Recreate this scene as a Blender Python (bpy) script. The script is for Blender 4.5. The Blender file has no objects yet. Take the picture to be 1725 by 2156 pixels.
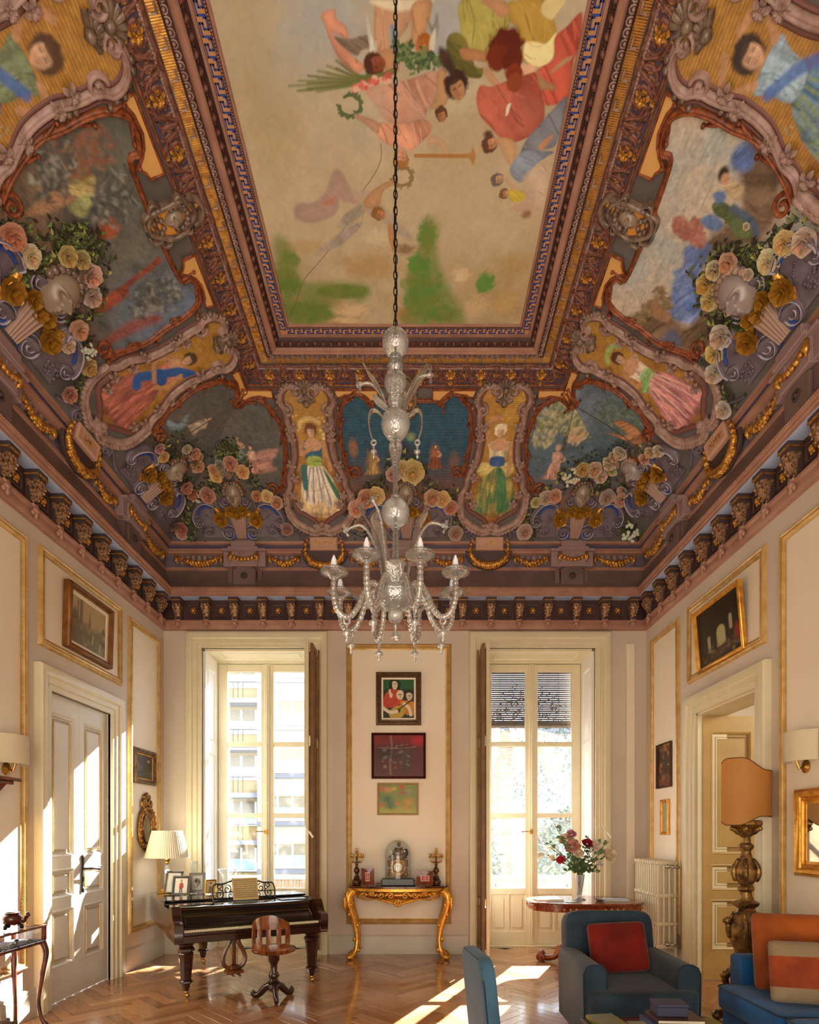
import bpy, math, random
import numpy as np
from mathutils import Vector, Matrix
from mathutils.geometry import tessellate_polygon
random.seed(7); rng = np.random.default_rng(7)
SC = bpy.context.scene; COL = SC.collection
PI = math.pi
# ---------------------------------------------------------------- camera, sky, sun, lamps, exposure
# measured: focal length in pixels, vanishing point, eye height, walls (metres, eye above origin, +Y towards the windows)
F, CX, CY, EYE = 1240.0, 872.0, 1756.0, 1.5
XL, XR, YB, YF = -3.137, 2.91, 7.38, -2.6
cam = bpy.data.objects.new('camera', bpy.data.cameras.new('camera')); COL.objects.link(cam)
cam.location = (0, 0, EYE); cam.rotation_euler = (PI/2, 0, 0)
cam.data.sensor_fit = 'HORIZONTAL'; cam.data.sensor_width = 36
cam.data.lens = 36*F/1725; cam.data.shift_x = (862.5-CX)/1725; cam.data.shift_y = (CY-1078)/1725
cam.data.clip_start = .05; cam.data.clip_end = 300
SC.camera = cam
w = bpy.data.worlds.new('sky'); SC.world = w; w.use_nodes = True
bg = w.node_tree.nodes['Background']; bg.inputs[0].default_value = (.76, .87, 1, 1); bg.inputs[1].default_value = 6.5
def lamp(name, kind, loc, energy, color, aim=None, **kw):
    d = bpy.data.lights.new(name, kind); d.energy = energy; d.color = color
    for k, v in kw.items(): setattr(d, k, v)
    o = bpy.data.objects.new(name, d); COL.objects.link(o); o.location = loc
    if aim is not None: o.rotation_euler = (Vector(aim)-Vector(loc)).to_track_quat('-Z', 'Y').to_euler()
    return o
SUN = Vector((.455, 1, .65)).normalized()
lamp('sun', 'SUN', (6, 14, 9), 85, (1, .95, .87), aim=Vector((6, 14, 9))-SUN, angle=.009)
# unseen fill lights added behind the viewer: one level, one aimed up as bounce
lamp('rear_fill_light', 'AREA', (0, YF+.25, 2.3), 125, (1, .87, .70), aim=(0, 6, 2.4), shape='RECTANGLE', size=4.6, size_y=3.0)
lamp('upward_fill_light', 'AREA', (-.1, -.7, .6), 170, (1, .87, .69), aim=(-.1, 2.6, 6), shape='RECTANGLE', size=4.6, size_y=3.0)
SC.view_settings.view_transform = 'Standard'; SC.view_settings.look = 'None'
SC.view_settings.exposure = 0.15; SC.view_settings.gamma = 1; SC.view_settings.use_curve_mapping = False
cy = SC.cycles
cy.max_bounces = 10; cy.diffuse_bounces = 5; cy.glossy_bounces = 4; cy.transmission_bounces = 8; cy.transparent_max_bounces = 12
cy.caustics_reflective = False; cy.caustics_refractive = False; cy.sample_clamp_indirect = 6; cy.use_denoising = True
# ---------------------------------------------------------------- numbers
def lin(h):
    h = h.lstrip('#'); c = [int(h[i:i+2], 16)/255 for i in (0, 2, 4)]
    return np.array([x/12.92 if x <= .04045 else ((x+.055)/1.055)**2.4 for x in c])
def vnoise(x, y, seed=0):
    xi = np.floor(x).astype(np.int64); yi = np.floor(y).astype(np.int64); fx = x-xi; fy = y-yi
    fx = fx*fx*(3-2*fx); fy = fy*fy*(3-2*fy)
    def h(a, b):
        n = (a*374761393+b*668265263+seed*974711) & 0x7fffffff
        n = ((n ^ (n >> 13))*1274126177) & 0x7fffffff
        return ((n ^ (n >> 16)) & 0xffff)/65535.
    return (h(xi, yi)*(1-fx)+h(xi+1, yi)*fx)*(1-fy)+(h(xi, yi+1)*(1-fx)+h(xi+1, yi+1)*fx)*fy
def fbm(x, y, seed=0, o=4):
    a, s, t = .5, 0, 0
    for i in range(o):
        s = s+a*vnoise(x*2**i, y*2**i, seed+i*17); t += a; a *= .55
    return s/t
def crom(pts, n=6, closed=True):
    P = np.array(pts, float); N = len(P); out = []
    for i in range(N if closed else N-1):
        if closed: p0, p1, p2, p3 = P[i-1], P[i], P[(i+1) % N], P[(i+2) % N]
        else: p0, p1, p2, p3 = P[max(i-1, 0)], P[i], P[i+1], P[min(i+2, N-1)]
        for k in range(n):
            t = k/n
            out.append(.5*(2*p1+(p2-p0)*t+(2*p0-5*p1+4*p2-p3)*t*t+(3*p1-p0-3*p2+p3)*t**3))
    if not closed: out.append(P[-1])
    return np.array(out)
def inside(U, V, poly):
    ins = np.zeros(U.shape, bool); x0, y0 = poly[-1]
    for x1, y1 in poly:
        if y0 != y1:
            c = ((y1 > V) != (y0 > V)) & (U < (x0-x1)*(V-y1)/(y0-y1)+x1); ins ^= c
        x0, y0 = x1, y1
    return ins
def segdist(U, V, pts, closed):
    d = np.full(U.shape, 1e9); n = len(pts)
    for i in range(n if closed else n-1):
        a = pts[i]; b = pts[(i+1) % n]; e = b-a; L = e@e+1e-12
        t = np.clip(((U-a[0])*e[0]+(V-a[1])*e[1])/L, 0, 1)
        d = np.minimum(d, (U-a[0]-t*e[0])**2+(V-a[1]-t*e[1])**2)
    return np.sqrt(d)
# ---------------------------------------------------------------- painter: pigment laid on a painted surface, in the surface's own metres
class Paint:
    def __init__(s, U, V, base): s.U, s.V = U, V; s.C = np.tile(np.array(base, float), (U.size, 1))
    def mix(s, m, c, i=slice(None)): s.C[i] += (np.asarray(c)-s.C[i])*np.clip(m, 0, 1)[:, None]
    def sub(s, lo, hi): return np.nonzero((s.U > lo[0]) & (s.U < hi[0]) & (s.V > lo[1]) & (s.V < hi[1]))[0]
    def poly(s, pts, c, soft=.006, a=1, fold=None, c2=None, edge=None, smooth=True):
        P = crom(pts, 5) if smooth else np.array(pts, float)
        i = s.sub(P.min(0)-3*soft, P.max(0)+3*soft)
        if not len(i): return
        U, V = s.U[i], s.V[i]; sd = segdist(U, V, P, True)*np.where(inside(U, V, P), 1, -1)
        m = np.clip(.5+sd/(2*soft), 0, 1)*a; c = np.tile(np.array(c, float), (len(i), 1))
        if c2 is not None:
            c += (np.array(c2)-c)*np.clip(fbm((U-P[0][0])*9, (V-P[0][1])*9, 5)*2.4-.7, 0, 1)[:, None]
        if fold:
            ang, fr, amp = fold; ca, sa = math.cos(ang), math.sin(ang)
            n = fbm((U*-sa+V*ca)*fr, (U*ca+V*sa)*fr*.16, 3, 3)
            c *= np.clip(1+(n-.47)*3.6*amp, .3, 1.8)[:, None]
        if edge: c *= (1-edge*np.exp(-np.maximum(sd, 0)/(3*soft)))[:, None]
        s.mix(m, c, i)
        if fold:
            g = np.random.default_rng(int(abs(P[0][0]*977+P[0][1]*613)) % 9999); ext = P.max(0)-P.min(0); L = float(np.hypot(*ext)); dr = np.array((math.cos(ang), math.sin(ang))); nr = np.array((-dr[1], dr[0])); base = np.mean(c, 0)
            for k in range(max(5, int(10*fold[2]/.3))):
                p = P.min(0)+ext*g.random(2); l = L*g.uniform(.12, .32); b = l*g.normal()*.18; q = crom([p-dr*l, p+nr*b, p+dr*l*g.uniform(.6, 1)], 4, False); wd = L*g.uniform(.006, .02)
                dd = segdist(U, V, q, False); s.mix(np.clip(1.2-dd/wd, 0, 1)*m*.6, base*(.52 if k % 2 else 1.4), i)
    def face(s, p, R, ang, hair, skin):
        """painted head: p its middle, ang the way the chin points"""
        d = np.array((math.cos(ang), math.sin(ang))); e = np.array((-d[1], d[0])); p = np.array(p); f = p+d*R*.22
        s.blob(p-d*R*.12, R*1.02, R*.98, hair, .12, 1, .22, ang=ang); s.blob(p-d*R*.55+e*R*.5, R*.5, R*.42, hair, .2, .9, .3); s.blob(f, R*.8, R*.58, skin, .12, 1, ang=ang)
        s.blob(f+e*R*.3+d*R*.05, R*.66, R*.3, skin*.62, .5, .55, ang=ang); s.blob(f-e*R*.22-d*R*.2, R*.3, R*.2, np.minimum(skin*1.25, .85), .7, .6, ang=ang); s.blob(f-d*R*.72, R*.28, R*.66, hair, .25, .95, .2, ang=ang)
        for k in (-1, 1):
            c = f-d*R*.12+e*R*.25*k; s.line([c-e*R*.13, c+e*R*.13], R*.05, hair*.5, R*.04, .75, False); s.line([c-e*R*.16-d*R*.14, c+e*R*.15-d*R*.15], R*.03, hair*.7, R*.04, .5, False)
        s.line([f-d*R*.08+e*R*.04, f+d*R*.2+e*R*.08, f+d*R*.22], R*.028, skin*.6, R*.04, .6); s.line([f+d*R*.42-e*R*.13, f+d*R*.4, f+d*R*.42+e*R*.13], R*.045, skin*np.array((.75, .35, .3)), R*.04, .8)
    def line(s, pts, w, c, soft=.003, a=1, smooth=True, taper=False):
        P = crom(pts, 5, False) if smooth else np.array(pts, float)
        i = s.sub(P.min(0)-w-2*soft, P.max(0)+w+2*soft)
        if len(i): s.mix(np.clip(.5+(w-segdist(s.U[i], s.V[i], P, False))/(2*soft), 0, 1)*a, c, i)
    def blob(s, p, rx, ry, c, soft=.3, a=1, rag=0, ang=0, seed=1):
        R = max(rx, ry)*(1+soft+rag); i = s.sub((p[0]-R, p[1]-R), (p[0]+R, p[1]+R))
        if not len(i): return
        x, y = s.U[i]-p[0], s.V[i]-p[1]; ca, sa = math.cos(ang), math.sin(ang)
        r = np.sqrt(((x*ca+y*sa)/rx)**2+((y*ca-x*sa)/ry)**2)
        if rag: r = r+rag*(fbm(s.U[i]*3/rx, s.V[i]*3/rx, seed)-.5)*2
        s.mix(np.clip(.5+(1-r)/(2*soft), 0, 1)*a, c, i)
    def spots(s, lo, hi, n, r, cols, a=.8, seed=3, mask=None, el=1, ang=0):
        g = np.random.default_rng(seed)
        for k in range(n):
            p = (g.uniform(lo[0], hi[0]), g.uniform(lo[1], hi[1])); q = r*g.uniform(.5, 1.3)
            if mask is None or mask(p): s.blob(p, q, q*el, cols[g.integers(len(cols))], .5, a, ang=ang+g.normal()*.4)
# ---------------------------------------------------------------- mesh builder
class MB:
    def __init__(s): s.v = []; s.f = []; s.mi = []; s.n = 0
    def add(s, V, Fc, mi=0):
        V = np.asarray(V, float).reshape(-1, 3); s.v.append(V)
        s.f += [tuple(int(i)+s.n for i in f) for f in Fc]; s.mi += [mi]*len(Fc); s.n += len(V); return s
    def grid(s, P, cu=False, cv=False, mi=0, flip=False):
        P = np.asarray(P, float); n, m = P.shape[:2]; Fc = []
        for i in range(n if cu else n-1):
            for j in range(m if cv else m-1):
                a, b, c, d = i*m+j, i*m+(j+1) % m, ((i+1) % n)*m+(j+1) % m, ((i+1) % n)*m+j
                Fc.append((a, d, c, b) if flip else (a, b, c, d))
        return s.add(P, Fc, mi)
    def box(s, lo, hi, mi=0, b=0, M=None):
        lo = np.array(lo, float); hi = np.array(hi, float); lo, hi = np.minimum(lo, hi), np.maximum(lo, hi)
        b = min(b, *( (hi-lo)*.45 ))
        if b <= 0:
            V = [(x, y, z) for z in (lo[2], hi[2]) for y in (lo[1], hi[1]) for x in (lo[0], hi[0])]
            Fc = [(0, 2, 3, 1), (4, 5, 7, 6), (0, 1, 5, 4), (2, 6, 7, 3), (0, 4, 6, 2), (1, 3, 7, 5)]
        else:
            R = lambda z, i: [(lo[0]+i, lo[1]+i+0, z), (hi[0]-i, lo[1]+i, z), (hi[0]-i, hi[1]-i, z), (lo[0]+i, hi[1]-i, z)]
            def ring(z, i):
                k = b-i if i < b else 0
                return [(lo[0]+b, lo[1]+i, z), (hi[0]-b, lo[1]+i, z), (hi[0]-i, lo[1]+b, z), (hi[0]-i, hi[1]-b, z), (hi[0]-b, hi[1]-i, z), (lo[0]+b, hi[1]-i, z), (lo[0]+i, hi[1]-b, z), (lo[0]+i, lo[1]+b, z)]
            q = lambda z: [(lo[0]+b, lo[1]+b, z), (hi[0]-b, lo[1]+b, z), (hi[0]-b, lo[1]+b, z), (hi[0]-b, hi[1]-b, z), (hi[0]-b, hi[1]-b, z), (lo[0]+b, hi[1]-b, z), (lo[0]+b, hi[1]-b, z), (lo[0]+b, lo[1]+b, z)]
            V = q(lo[2])+ring(lo[2]+b, 0)+ring(hi[2]-b, 0)+q(hi[2]); Fc = []
            for k in range(3):
                for j in range(8): Fc.append((k*8+j, k*8+(j+1) % 8, k*8+8+(j+1) % 8, k*8+8+j))
            Fc += [(7, 5, 3, 1), (25, 27, 29, 31)]
        V = np.array(V, float)
        if M is not None: V = V@np.array(M.to_3x3()).T+np.array(M.translation)
        return s.add(V, Fc, mi)
    def lathe(s, prof, seg=20, c=(0, 0, 0), mi=0, mod=None, sq=1, rot=0, axis=None):
        P = np.zeros((len(prof), seg, 3))
        for i, (r, z) in enumerate(prof):
            for j in range(seg):
                a = 2*PI*j/seg+rot; q = r*(mod(a, i, z) if mod else 1)
                P[i, j] = (q*math.cos(a)*sq, q*math.sin(a), z)
        if axis is not None:
            R = Vector((0, 0, 1)).rotation_difference(Vector(axis)).to_matrix(); P = P@np.array(R).T
        P += np.array(c); return s.grid(P, cv=True, mi=mi, flip=False)
    def tube(s, pts, r, seg=6, closed=False, mi=0, flat=1, up=None):
        P = np.array(pts, float); n = len(P); r = np.broadcast_to(np.array(r, float), (n,))
        T = np.gradient(P, axis=0) if not closed else np.roll(P, -1, 0)-np.roll(P, 1, 0)
        T /= np.linalg.norm(T, axis=1)[:, None]+1e-12
        u = np.array(up if up is not None else ((0, 0, 1) if abs(T[0][2]) < .9 else (1, 0, 0)), float); G = np.zeros((n, seg, 3))
        for i in range(n):
            if up is not None: u = np.array(up, float)
            u = u-T[i]*(u@T[i]); u /= np.linalg.norm(u)+1e-12; b = np.cross(T[i], u)
            for j in range(seg):
                a = 2*PI*j/seg; G[i, j] = P[i]+r[i]*(math.cos(a)*b+flat*math.sin(a)*u)
        k = s.n; s.grid(G, cu=closed, cv=True, mi=mi)
        if not closed:
            s.f += [tuple(k+j for j in range(seg))[::-1], tuple(k+(n-1)*seg+j for j in range(seg))]; s.mi += [mi, mi]
        return s
    def ball(s, c, r, u=12, v=8, mi=0):
        r = np.broadcast_to(np.array(r, float), (3,)); P = np.zeros((v+1, u, 3))
        for i in range(v+1):
            t = -PI/2+PI*i/v
            for j in range(u):
                a = 2*PI*j/u; P[i, j] = (math.cos(t)*math.cos(a), math.cos(t)*math.sin(a), math.sin(t))
        return s.grid(P*r+np.array(c), cv=True, mi=mi)
    def prism(s, poly, h0, h1, f, mi=0, b=0):
        """flat outline poly (2D) raised between h0 and h1, placed by f(p, q, h)"""
        P = [tuple(p) for p in poly]; n = len(P)
        ar = sum(P[i-1][0]*P[i][1]-P[i][0]*P[i-1][1] for i in range(n))
        if ar < 0: P = P[::-1]
        if b:
            A = np.array(P); t0 = A-np.roll(A, 1, 0); t1 = np.roll(A, -1, 0)-A
            t0 /= np.linalg.norm(t0, axis=1)[:, None]+1e-9; t1 /= np.linalg.norm(t1, axis=1)[:, None]+1e-9
            nn = np.stack([-(t0+t1)[:, 1], (t0+t1)[:, 0]], 1); nn /= np.linalg.norm(nn, axis=1)[:, None]+1e-9
            I = A+nn*b; V = [f(*p, h0) for p in P]+[f(*p, h1-b) for p in P]+[f(*p, h1) for p in I]; top = I
        else: V = [f(*p, h0) for p in P]+[f(*p, h1) for p in P]; top = P
        L = len(V)//n; Fc = [(k*n+i, k*n+(i+1) % n, (k+1)*n+(i+1) % n, (k+1)*n+i) for k in range(L-1) for i in range(n)]
        tri = tessellate_polygon([[Vector((p[0], p[1], 0)) for p in top]])
        for t in tri:
            a, b_, c = (top[j] for j in t); cr = (b_[0]-a[0])*(c[1]-a[1])-(b_[1]-a[1])*(c[0]-a[0])
            t = t if cr > 0 else t[::-1]; Fc.append(tuple((L-1)*n+j for j in t)); Fc.append(tuple(j for j in t[::-1]))
        return s.add(V, Fc, mi)
    def mesh(s, name, mats, smooth=35):
        me = bpy.data.meshes.new(name)
        V = np.concatenate(s.v) if s.v else np.zeros((0, 3)); me.from_pydata(V.tolist(), [], s.f)
        for m in (mats if isinstance(mats, (list, tuple)) else [mats]): me.materials.append(m)
        me.polygons.foreach_set('material_index', s.mi)
        if smooth:
            me.polygons.foreach_set('use_smooth', [True]*len(me.polygons))
            if smooth < 180: me.set_sharp_from_angle(angle=math.radians(smooth))
        me.update(); return me
INV = {}
def O(name, mb, mats, parent=None, smooth=35, kind=None, label=None, M=None):
    me = mb if isinstance(mb, bpy.types.Mesh) else mb.mesh(name, mats, smooth)
    o = bpy.data.objects.new(name, me); COL.objects.link(o)
    if parent is not None:
        o.parent = parent
        if parent.name in INV: o.matrix_parent_inverse = INV[parent.name]
    if M is not None: o.matrix_basis = M
    if kind: o['kind'] = kind
    if label: o['label'] = label
    return o
def tag(o, label, cat, group=None):
    o['label'] = label; o['category'] = cat
    if group: o['group'] = group
    return o
def thing(name, label, cat, loc, group=None, rz=0, world=False):
    """Empty at the base; children are given in its own frame, or in room coordinates when world"""
    e = bpy.data.objects.new(name, None); COL.objects.link(e); e.location = loc; e.rotation_euler = (0, 0, rz); e.empty_display_size = .05
    if world: INV[e.name] = (Matrix.Translation(Vector(loc))@Matrix.Rotation(rz, 4, 'Z')).inverted()
    return tag(e, label, cat, group)
def dup(e, loc, label=None, rz=None):
    r = e.copy(); COL.objects.link(r); r.location = loc
    if rz is not None: r.rotation_euler = (0, 0, rz)
    if label: r['label'] = label
    for c in e.children:
        k = c.copy(); COL.objects.link(k); k.parent = r
        for g in c.children:
            d = g.copy(); COL.objects.link(d); d.parent = k
    return r
def rect_sweep(mb, r, prof, plane, closed=True, mi=0):
    """moulding with mitred corners round rectangle r=(p0,q0,p1,q1); prof = (outward, proud) points; open = up, over and down again"""
    p0, q0, p1, q1 = r; P = []
    for a, b in prof:
        c = [(p0-a, q0-(a if closed else 0)), (p0-a, q1+a), (p1+a, q1+a), (p1+a, q0-(a if closed else 0))]
        P.append([plane(p, q, b) for p, q in c])
    P = np.array(P).transpose(1, 0, 2)
    return mb.grid(P, cu=closed, mi=mi)
PL = {'L': lambda p, q, b: (XL+b, p, q), 'R': lambda p, q, b: (XR-b, p, q), 'B': lambda p, q, b: (p, YB-b, q)}
# photograph point -> place in the room
def on_floor(x, y, z=0): Y = (EYE-z)*F/(y-CY); return np.array(((x-CX)*Y/F, Y, z))
def at(x, y, Y): return np.array(((x-CX)*Y/F, Y, EYE+(CY-y)*Y/F))
# ---------------------------------------------------------------- materials
def M_(name, col, rough=.5, metal=0, noise=None, bump=None, col2=None, coat=0, spec=.5, emit=0, trans=0, stretch=(1, 1, 1), ior=1.45, alpha=1, detail=4, sheen=0, thr=(.35, .65)):
    m = bpy.data.materials.new(name); m.use_nodes = True; nt = m.node_tree; N = nt.nodes; p = N['Principled BSDF']
    c = lin(col) if isinstance(col, str) else np.array(col)
    p.inputs['Base Color'].default_value = (*c, 1); p.inputs['Roughness'].default_value = rough; p.inputs['Metallic'].default_value = metal
    p.inputs['Specular IOR Level'].default_value = spec; p.inputs['Coat Weight'].default_value = coat; p.inputs['Coat Roughness'].default_value = .08
    p.inputs['Transmission Weight'].default_value = trans; p.inputs['IOR'].default_value = ior; p.inputs['Sheen Weight'].default_value = sheen
    if emit: p.inputs['Emission Color'].default_value = (*c, 1); p.inputs['Emission Strength'].default_value = emit
    if noise or bump:
        tc = N.new('ShaderNodeTexCoord'); mp = N.new('ShaderNodeMapping'); mp.inputs['Scale'].default_value = stretch
        nt.links.new(tc.outputs['Object'], mp.inputs[0])
    if noise:
        t = N.new('ShaderNodeTexNoise'); t.inputs['Scale'].default_value = noise; t.inputs['Detail'].default_value = detail; nt.links.new(mp.outputs[0], t.inputs['Vector'])
        r = N.new('ShaderNodeValToRGB'); c2 = lin(col2) if col2 is not None else c*.8
        r.color_ramp.elements[0].position = thr[0]; r.color_ramp.elements[1].position = thr[1]
        r.color_ramp.elements[0].color = (*c2, 1); r.color_ramp.elements[1].color = (*c, 1)
        nt.links.new(t.outputs['Fac'], r.inputs[0]); nt.links.new(r.outputs[0], p.inputs['Base Color'])
    if bump:
        t = N.new('ShaderNodeTexNoise'); t.inputs['Scale'].default_value = bump[0]; t.inputs['Detail'].default_value = 5; nt.links.new(mp.outputs[0], t.inputs['Vector'])
        b = N.new('ShaderNodeBump'); b.inputs['Strength'].default_value = bump[1]; b.inputs['Distance'].default_value = .01
        nt.links.new(t.outputs['Fac'], b.inputs['Height']); nt.links.new(b.outputs[0], p.inputs['Normal'])
    return m
def MV(name, rough=.6, bump=None, metal=0, spec=.3):
    m = M_(name, '#808080', rough, metal, bump=bump, spec=spec); nt = m.node_tree; a = nt.nodes.new('ShaderNodeAttribute'); a.attribute_name = 'Col'
    nt.links.new(a.outputs['Color'], nt.nodes['Principled BSDF'].inputs['Base Color']); return m
def MO(name, rough=.5, var=.25, noise=30, **k):
    """colour of the single object, mottled"""
    m = M_(name, '#808080', rough, noise=noise, **k); nt = m.node_tree; r = [n for n in nt.nodes if n.type == 'VALTORGB'][0]
    r.color_ramp.elements[0].color = (1-var,)*3+(1,); r.color_ramp.elements[1].color = (1, 1, 1, 1)
    oi = nt.nodes.new('ShaderNodeObjectInfo'); x = nt.nodes.new('ShaderNodeMix'); x.data_type = 'RGBA'; x.blend_type = 'MULTIPLY'; x.inputs['Factor'].default_value = 1
    nt.links.new(oi.outputs['Color'], x.inputs[6]); nt.links.new(r.outputs[0], x.inputs[7]); nt.links.new(x.outputs[2], nt.nodes['Principled BSDF'].inputs['Base Color']); return m
def glassy(name, tint=(1, 1, 1), white=.25, rough=.05):
    """thin clear glass: mostly passes light, some mirror, a little milky body"""
    m = bpy.data.materials.new(name); m.use_nodes = True; nt = m.node_tree; N = nt.nodes; N.clear(); L = nt.links
    out = N.new('ShaderNodeOutputMaterial'); tr = N.new('ShaderNodeBsdfTransparent'); gl = N.new('ShaderNodeBsdfGlossy'); tl = N.new('ShaderNodeBsdfTranslucent'); df = N.new('ShaderNodeBsdfDiffuse')
    tr.inputs[0].default_value = (*tint, 1); gl.inputs['Roughness'].default_value = rough
    lw = N.new('ShaderNodeLayerWeight'); f = N.new('ShaderNodeMapRange'); f.inputs['From Min'].default_value = .35; f.inputs['To Min'].default_value = .04; f.inputs['To Max'].default_value = .55; L.new(lw.outputs['Facing'], f.inputs[0])
    a = N.new('ShaderNodeMixShader'); b = N.new('ShaderNodeMixShader'); c = N.new('ShaderNodeMixShader'); c.inputs[0].default_value = .5; b.inputs[0].default_value = white
    L.new(tl.outputs[0], c.inputs[1]); L.new(df.outputs[0], c.inputs[2]); L.new(tr.outputs[0], b.inputs[1]); L.new(c.outputs[0], b.inputs[2])
    L.new(f.outputs[0], a.inputs[0]); L.new(b.outputs[0], a.inputs[1]); L.new(gl.outputs[0], a.inputs[2]); L.new(a.outputs[0], out.inputs[0]); return m
def crystal(name, white=.25, ior=1.38, gl=.1):
    m = bpy.data.materials.new(name); m.use_nodes = True; nt = m.node_tree; N = nt.nodes; N.clear(); L = nt.links
    out = N.new('ShaderNodeOutputMaterial'); g = N.new('ShaderNodeBsdfGlass'); g.inputs['IOR'].default_value = ior; g.inputs['Roughness'].default_value = .02
    t = N.new('ShaderNodeBsdfTranslucent'); d = N.new('ShaderNodeBsdfDiffuse'); a = N.new('ShaderNodeMixShader'); b = N.new('ShaderNodeMixShader'); a.inputs[0].default_value = .5; b.inputs[0].default_value = white
    tc = N.new('ShaderNodeTexCoord'); n = N.new('ShaderNodeTexVoronoi'); n.inputs['Scale'].default_value = 90; bp = N.new('ShaderNodeBump'); bp.inputs['Strength'].default_value = .5; bp.inputs['Distance'].default_value = .004
    L.new(tc.outputs['Object'], n.inputs['Vector']); L.new(n.outputs['Distance'], bp.inputs['Height']); L.new(bp.outputs[0], g.inputs['Normal'])
    L.new(t.outputs[0], a.inputs[1]); L.new(d.outputs[0], a.inputs[2]); L.new(g.outputs[0], b.inputs[1]); L.new(a.outputs[0], b.inputs[2]); gs = N.new('ShaderNodeBsdfGlossy'); gs.inputs['Roughness'].default_value = .12; c = N.new('ShaderNodeMixShader'); c.inputs[0].default_value = gl; L.new(bp.outputs[0], gs.inputs['Normal']); L.new(b.outputs[0], c.inputs[1]); L.new(gs.outputs[0], c.inputs[2]); L.new(c.outputs[0], out.inputs[0]); return m
def colmesh(name, V, Fc, C, mat, smooth=True):
    me = bpy.data.meshes.new(name); V = np.asarray(V); Fc = np.asarray(Fc, np.int32); k = Fc.shape[1]
    me.vertices.add(len(V)); me.vertices.foreach_set('co', V.ravel().astype(np.float32))
    me.loops.add(Fc.size); me.loops.foreach_set('vertex_index', Fc.ravel())
    me.polygons.add(len(Fc)); me.polygons.foreach_set('loop_start', np.arange(0, Fc.size, k, dtype=np.int32))
    me.update(calc_edges=True)
    if smooth: me.polygons.foreach_set('use_smooth', np.ones(len(Fc), bool))
    a = me.color_attributes.new('Col', 'FLOAT_COLOR', 'POINT'); a.data.foreach_set('color', np.c_[np.clip(C, 0, 1), np.ones(len(C))].ravel().astype(np.float32))
    me.materials.append(mat); me.validate(); return me
def gridfaces(n, m, keep=None):
    i, j = np.meshgrid(np.arange(n-1), np.arange(m-1), indexing='ij'); a = i*m+j
    Fc = np.stack([a, a+1, a+m+1, a+m], -1).reshape(-1, 4)
    return Fc if keep is None else Fc[keep.ravel()]
# ================================================================ the room shell
WALL = M_('wall_paint', '#d2c6b8', .6, noise=1.3, col2='#cabdaf', bump=(9, .04))
FIELD = M_('panel_field_paint', '#efe4d2', .55, noise=.9, col2='#e8dac4', bump=(7, .04))
CREAM = M_('cream_woodwork', '#dfd6b8', .38, noise=6, col2='#dad0b0')
DOORP = M_('grey_cream_door_paint', '#dcd8cc', .4, noise=4, col2='#d8d3c6')
SKIRT = M_('skirting_paint', '#c9c2b4', .45, noise=3, col2='#c0b8a8')
MOULD = M_('gilt_moulding_paint', '#cfae72', .36, .3, noise=12, col2='#bb9354')
GILT = M_('gilding', '#e8b04c', .27, .62, noise=18, col2='#c88630', bump=(60, .12))
DGILT = M_('old_gilding', '#a87a3e', .42, .75, noise=26, col2='#5e3d1e', bump=(70, .2))
BRASS = M_('brass', '#b98c48', .28, .9); IRON = M_('dark_iron', '#2a2622', .45, .7); CHROME = M_('nickel', '#c8c6c2', .2, 1)
WHITE = M_('white_lacquer', '#f2f0ea', .35); DWOOD = M_('dark_polished_wood', '#2a1410', .16, noise=9, col2='#150907', stretch=(1, 1, 6), coat=.6)
REDWOOD = M_('red_mahogany', '#7a3418', .2, noise=7, col2='#4a1b0c', stretch=(5, 1, 1), coat=.5); PINE = M_('raw_wood', '#a8763f', .5, noise=8, col2='#7d5226', stretch=(1, 5, 1))
GLASS = glassy('window_glass', (.97, .98, 1), .02, .01); CLEAR = glassy('clear_glass', (.96, .98, .98), .05, .02)
def wall_cells(mb, us, zs, holes, fn):
    for a, b in zip(us, us[1:]):
        run = None
        for c, d in zip(zs, zs[1:]):
            hole = any(h[0] <= (a+b)/2 <= h[2] and h[1] <= (c+d)/2 <= h[3] for h in holes)
            if hole and run is not None: fn(a, b, run, c); run = None
            if not hole and run is None: run = c
        if run is not None: fn(a, b, run, zs[-1])
TOPZ = 6.6
W1C, W2C, WH = -1.963, 1.572, .695
HB = [(c-WH, -1, c+WH, 3.83) for c in (W1C, W2C)]
mb = MB(); wall_cells(mb, [XL-.3, W1C-WH, W1C+WH, W2C-WH, W2C+WH, XR+.3], [-.1, 3.83, TOPZ], HB, lambda a, b, c, d: mb.box((a, YB, c), (b, YB+.55, d)))
wall_back = O('wall_back', mb, WALL, kind='structure', smooth=0)
mb = MB(); wall_cells(mb, [YF-.3, 5.05, 6.08, YB], [-.1, 2.735, TOPZ], [(5.05, -1, 6.08, 2.735)], lambda a, b, c, d: mb.box((XL-.3, a, c), (XL, b, d)))
wall_left = O('wall_left', mb, WALL, kind='structure', smooth=0)
mb = MB(); wall_cells(mb, [YF-.3, 4.98, 6.06, YB], [-.1, 2.735, TOPZ], [(4.98, -1, 6.06, 2.735)], lambda a, b, c, d: mb.box((XR, a, c), (XR+.3, b, d)))
wall_right = O('wall_right', mb, WALL, kind='structure', smooth=0)
O('wall_front', MB().box((XL-.3, YF-.3, -.1), (XR+.3, YF, TOPZ)), WALL, kind='structure', smooth=0)
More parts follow.
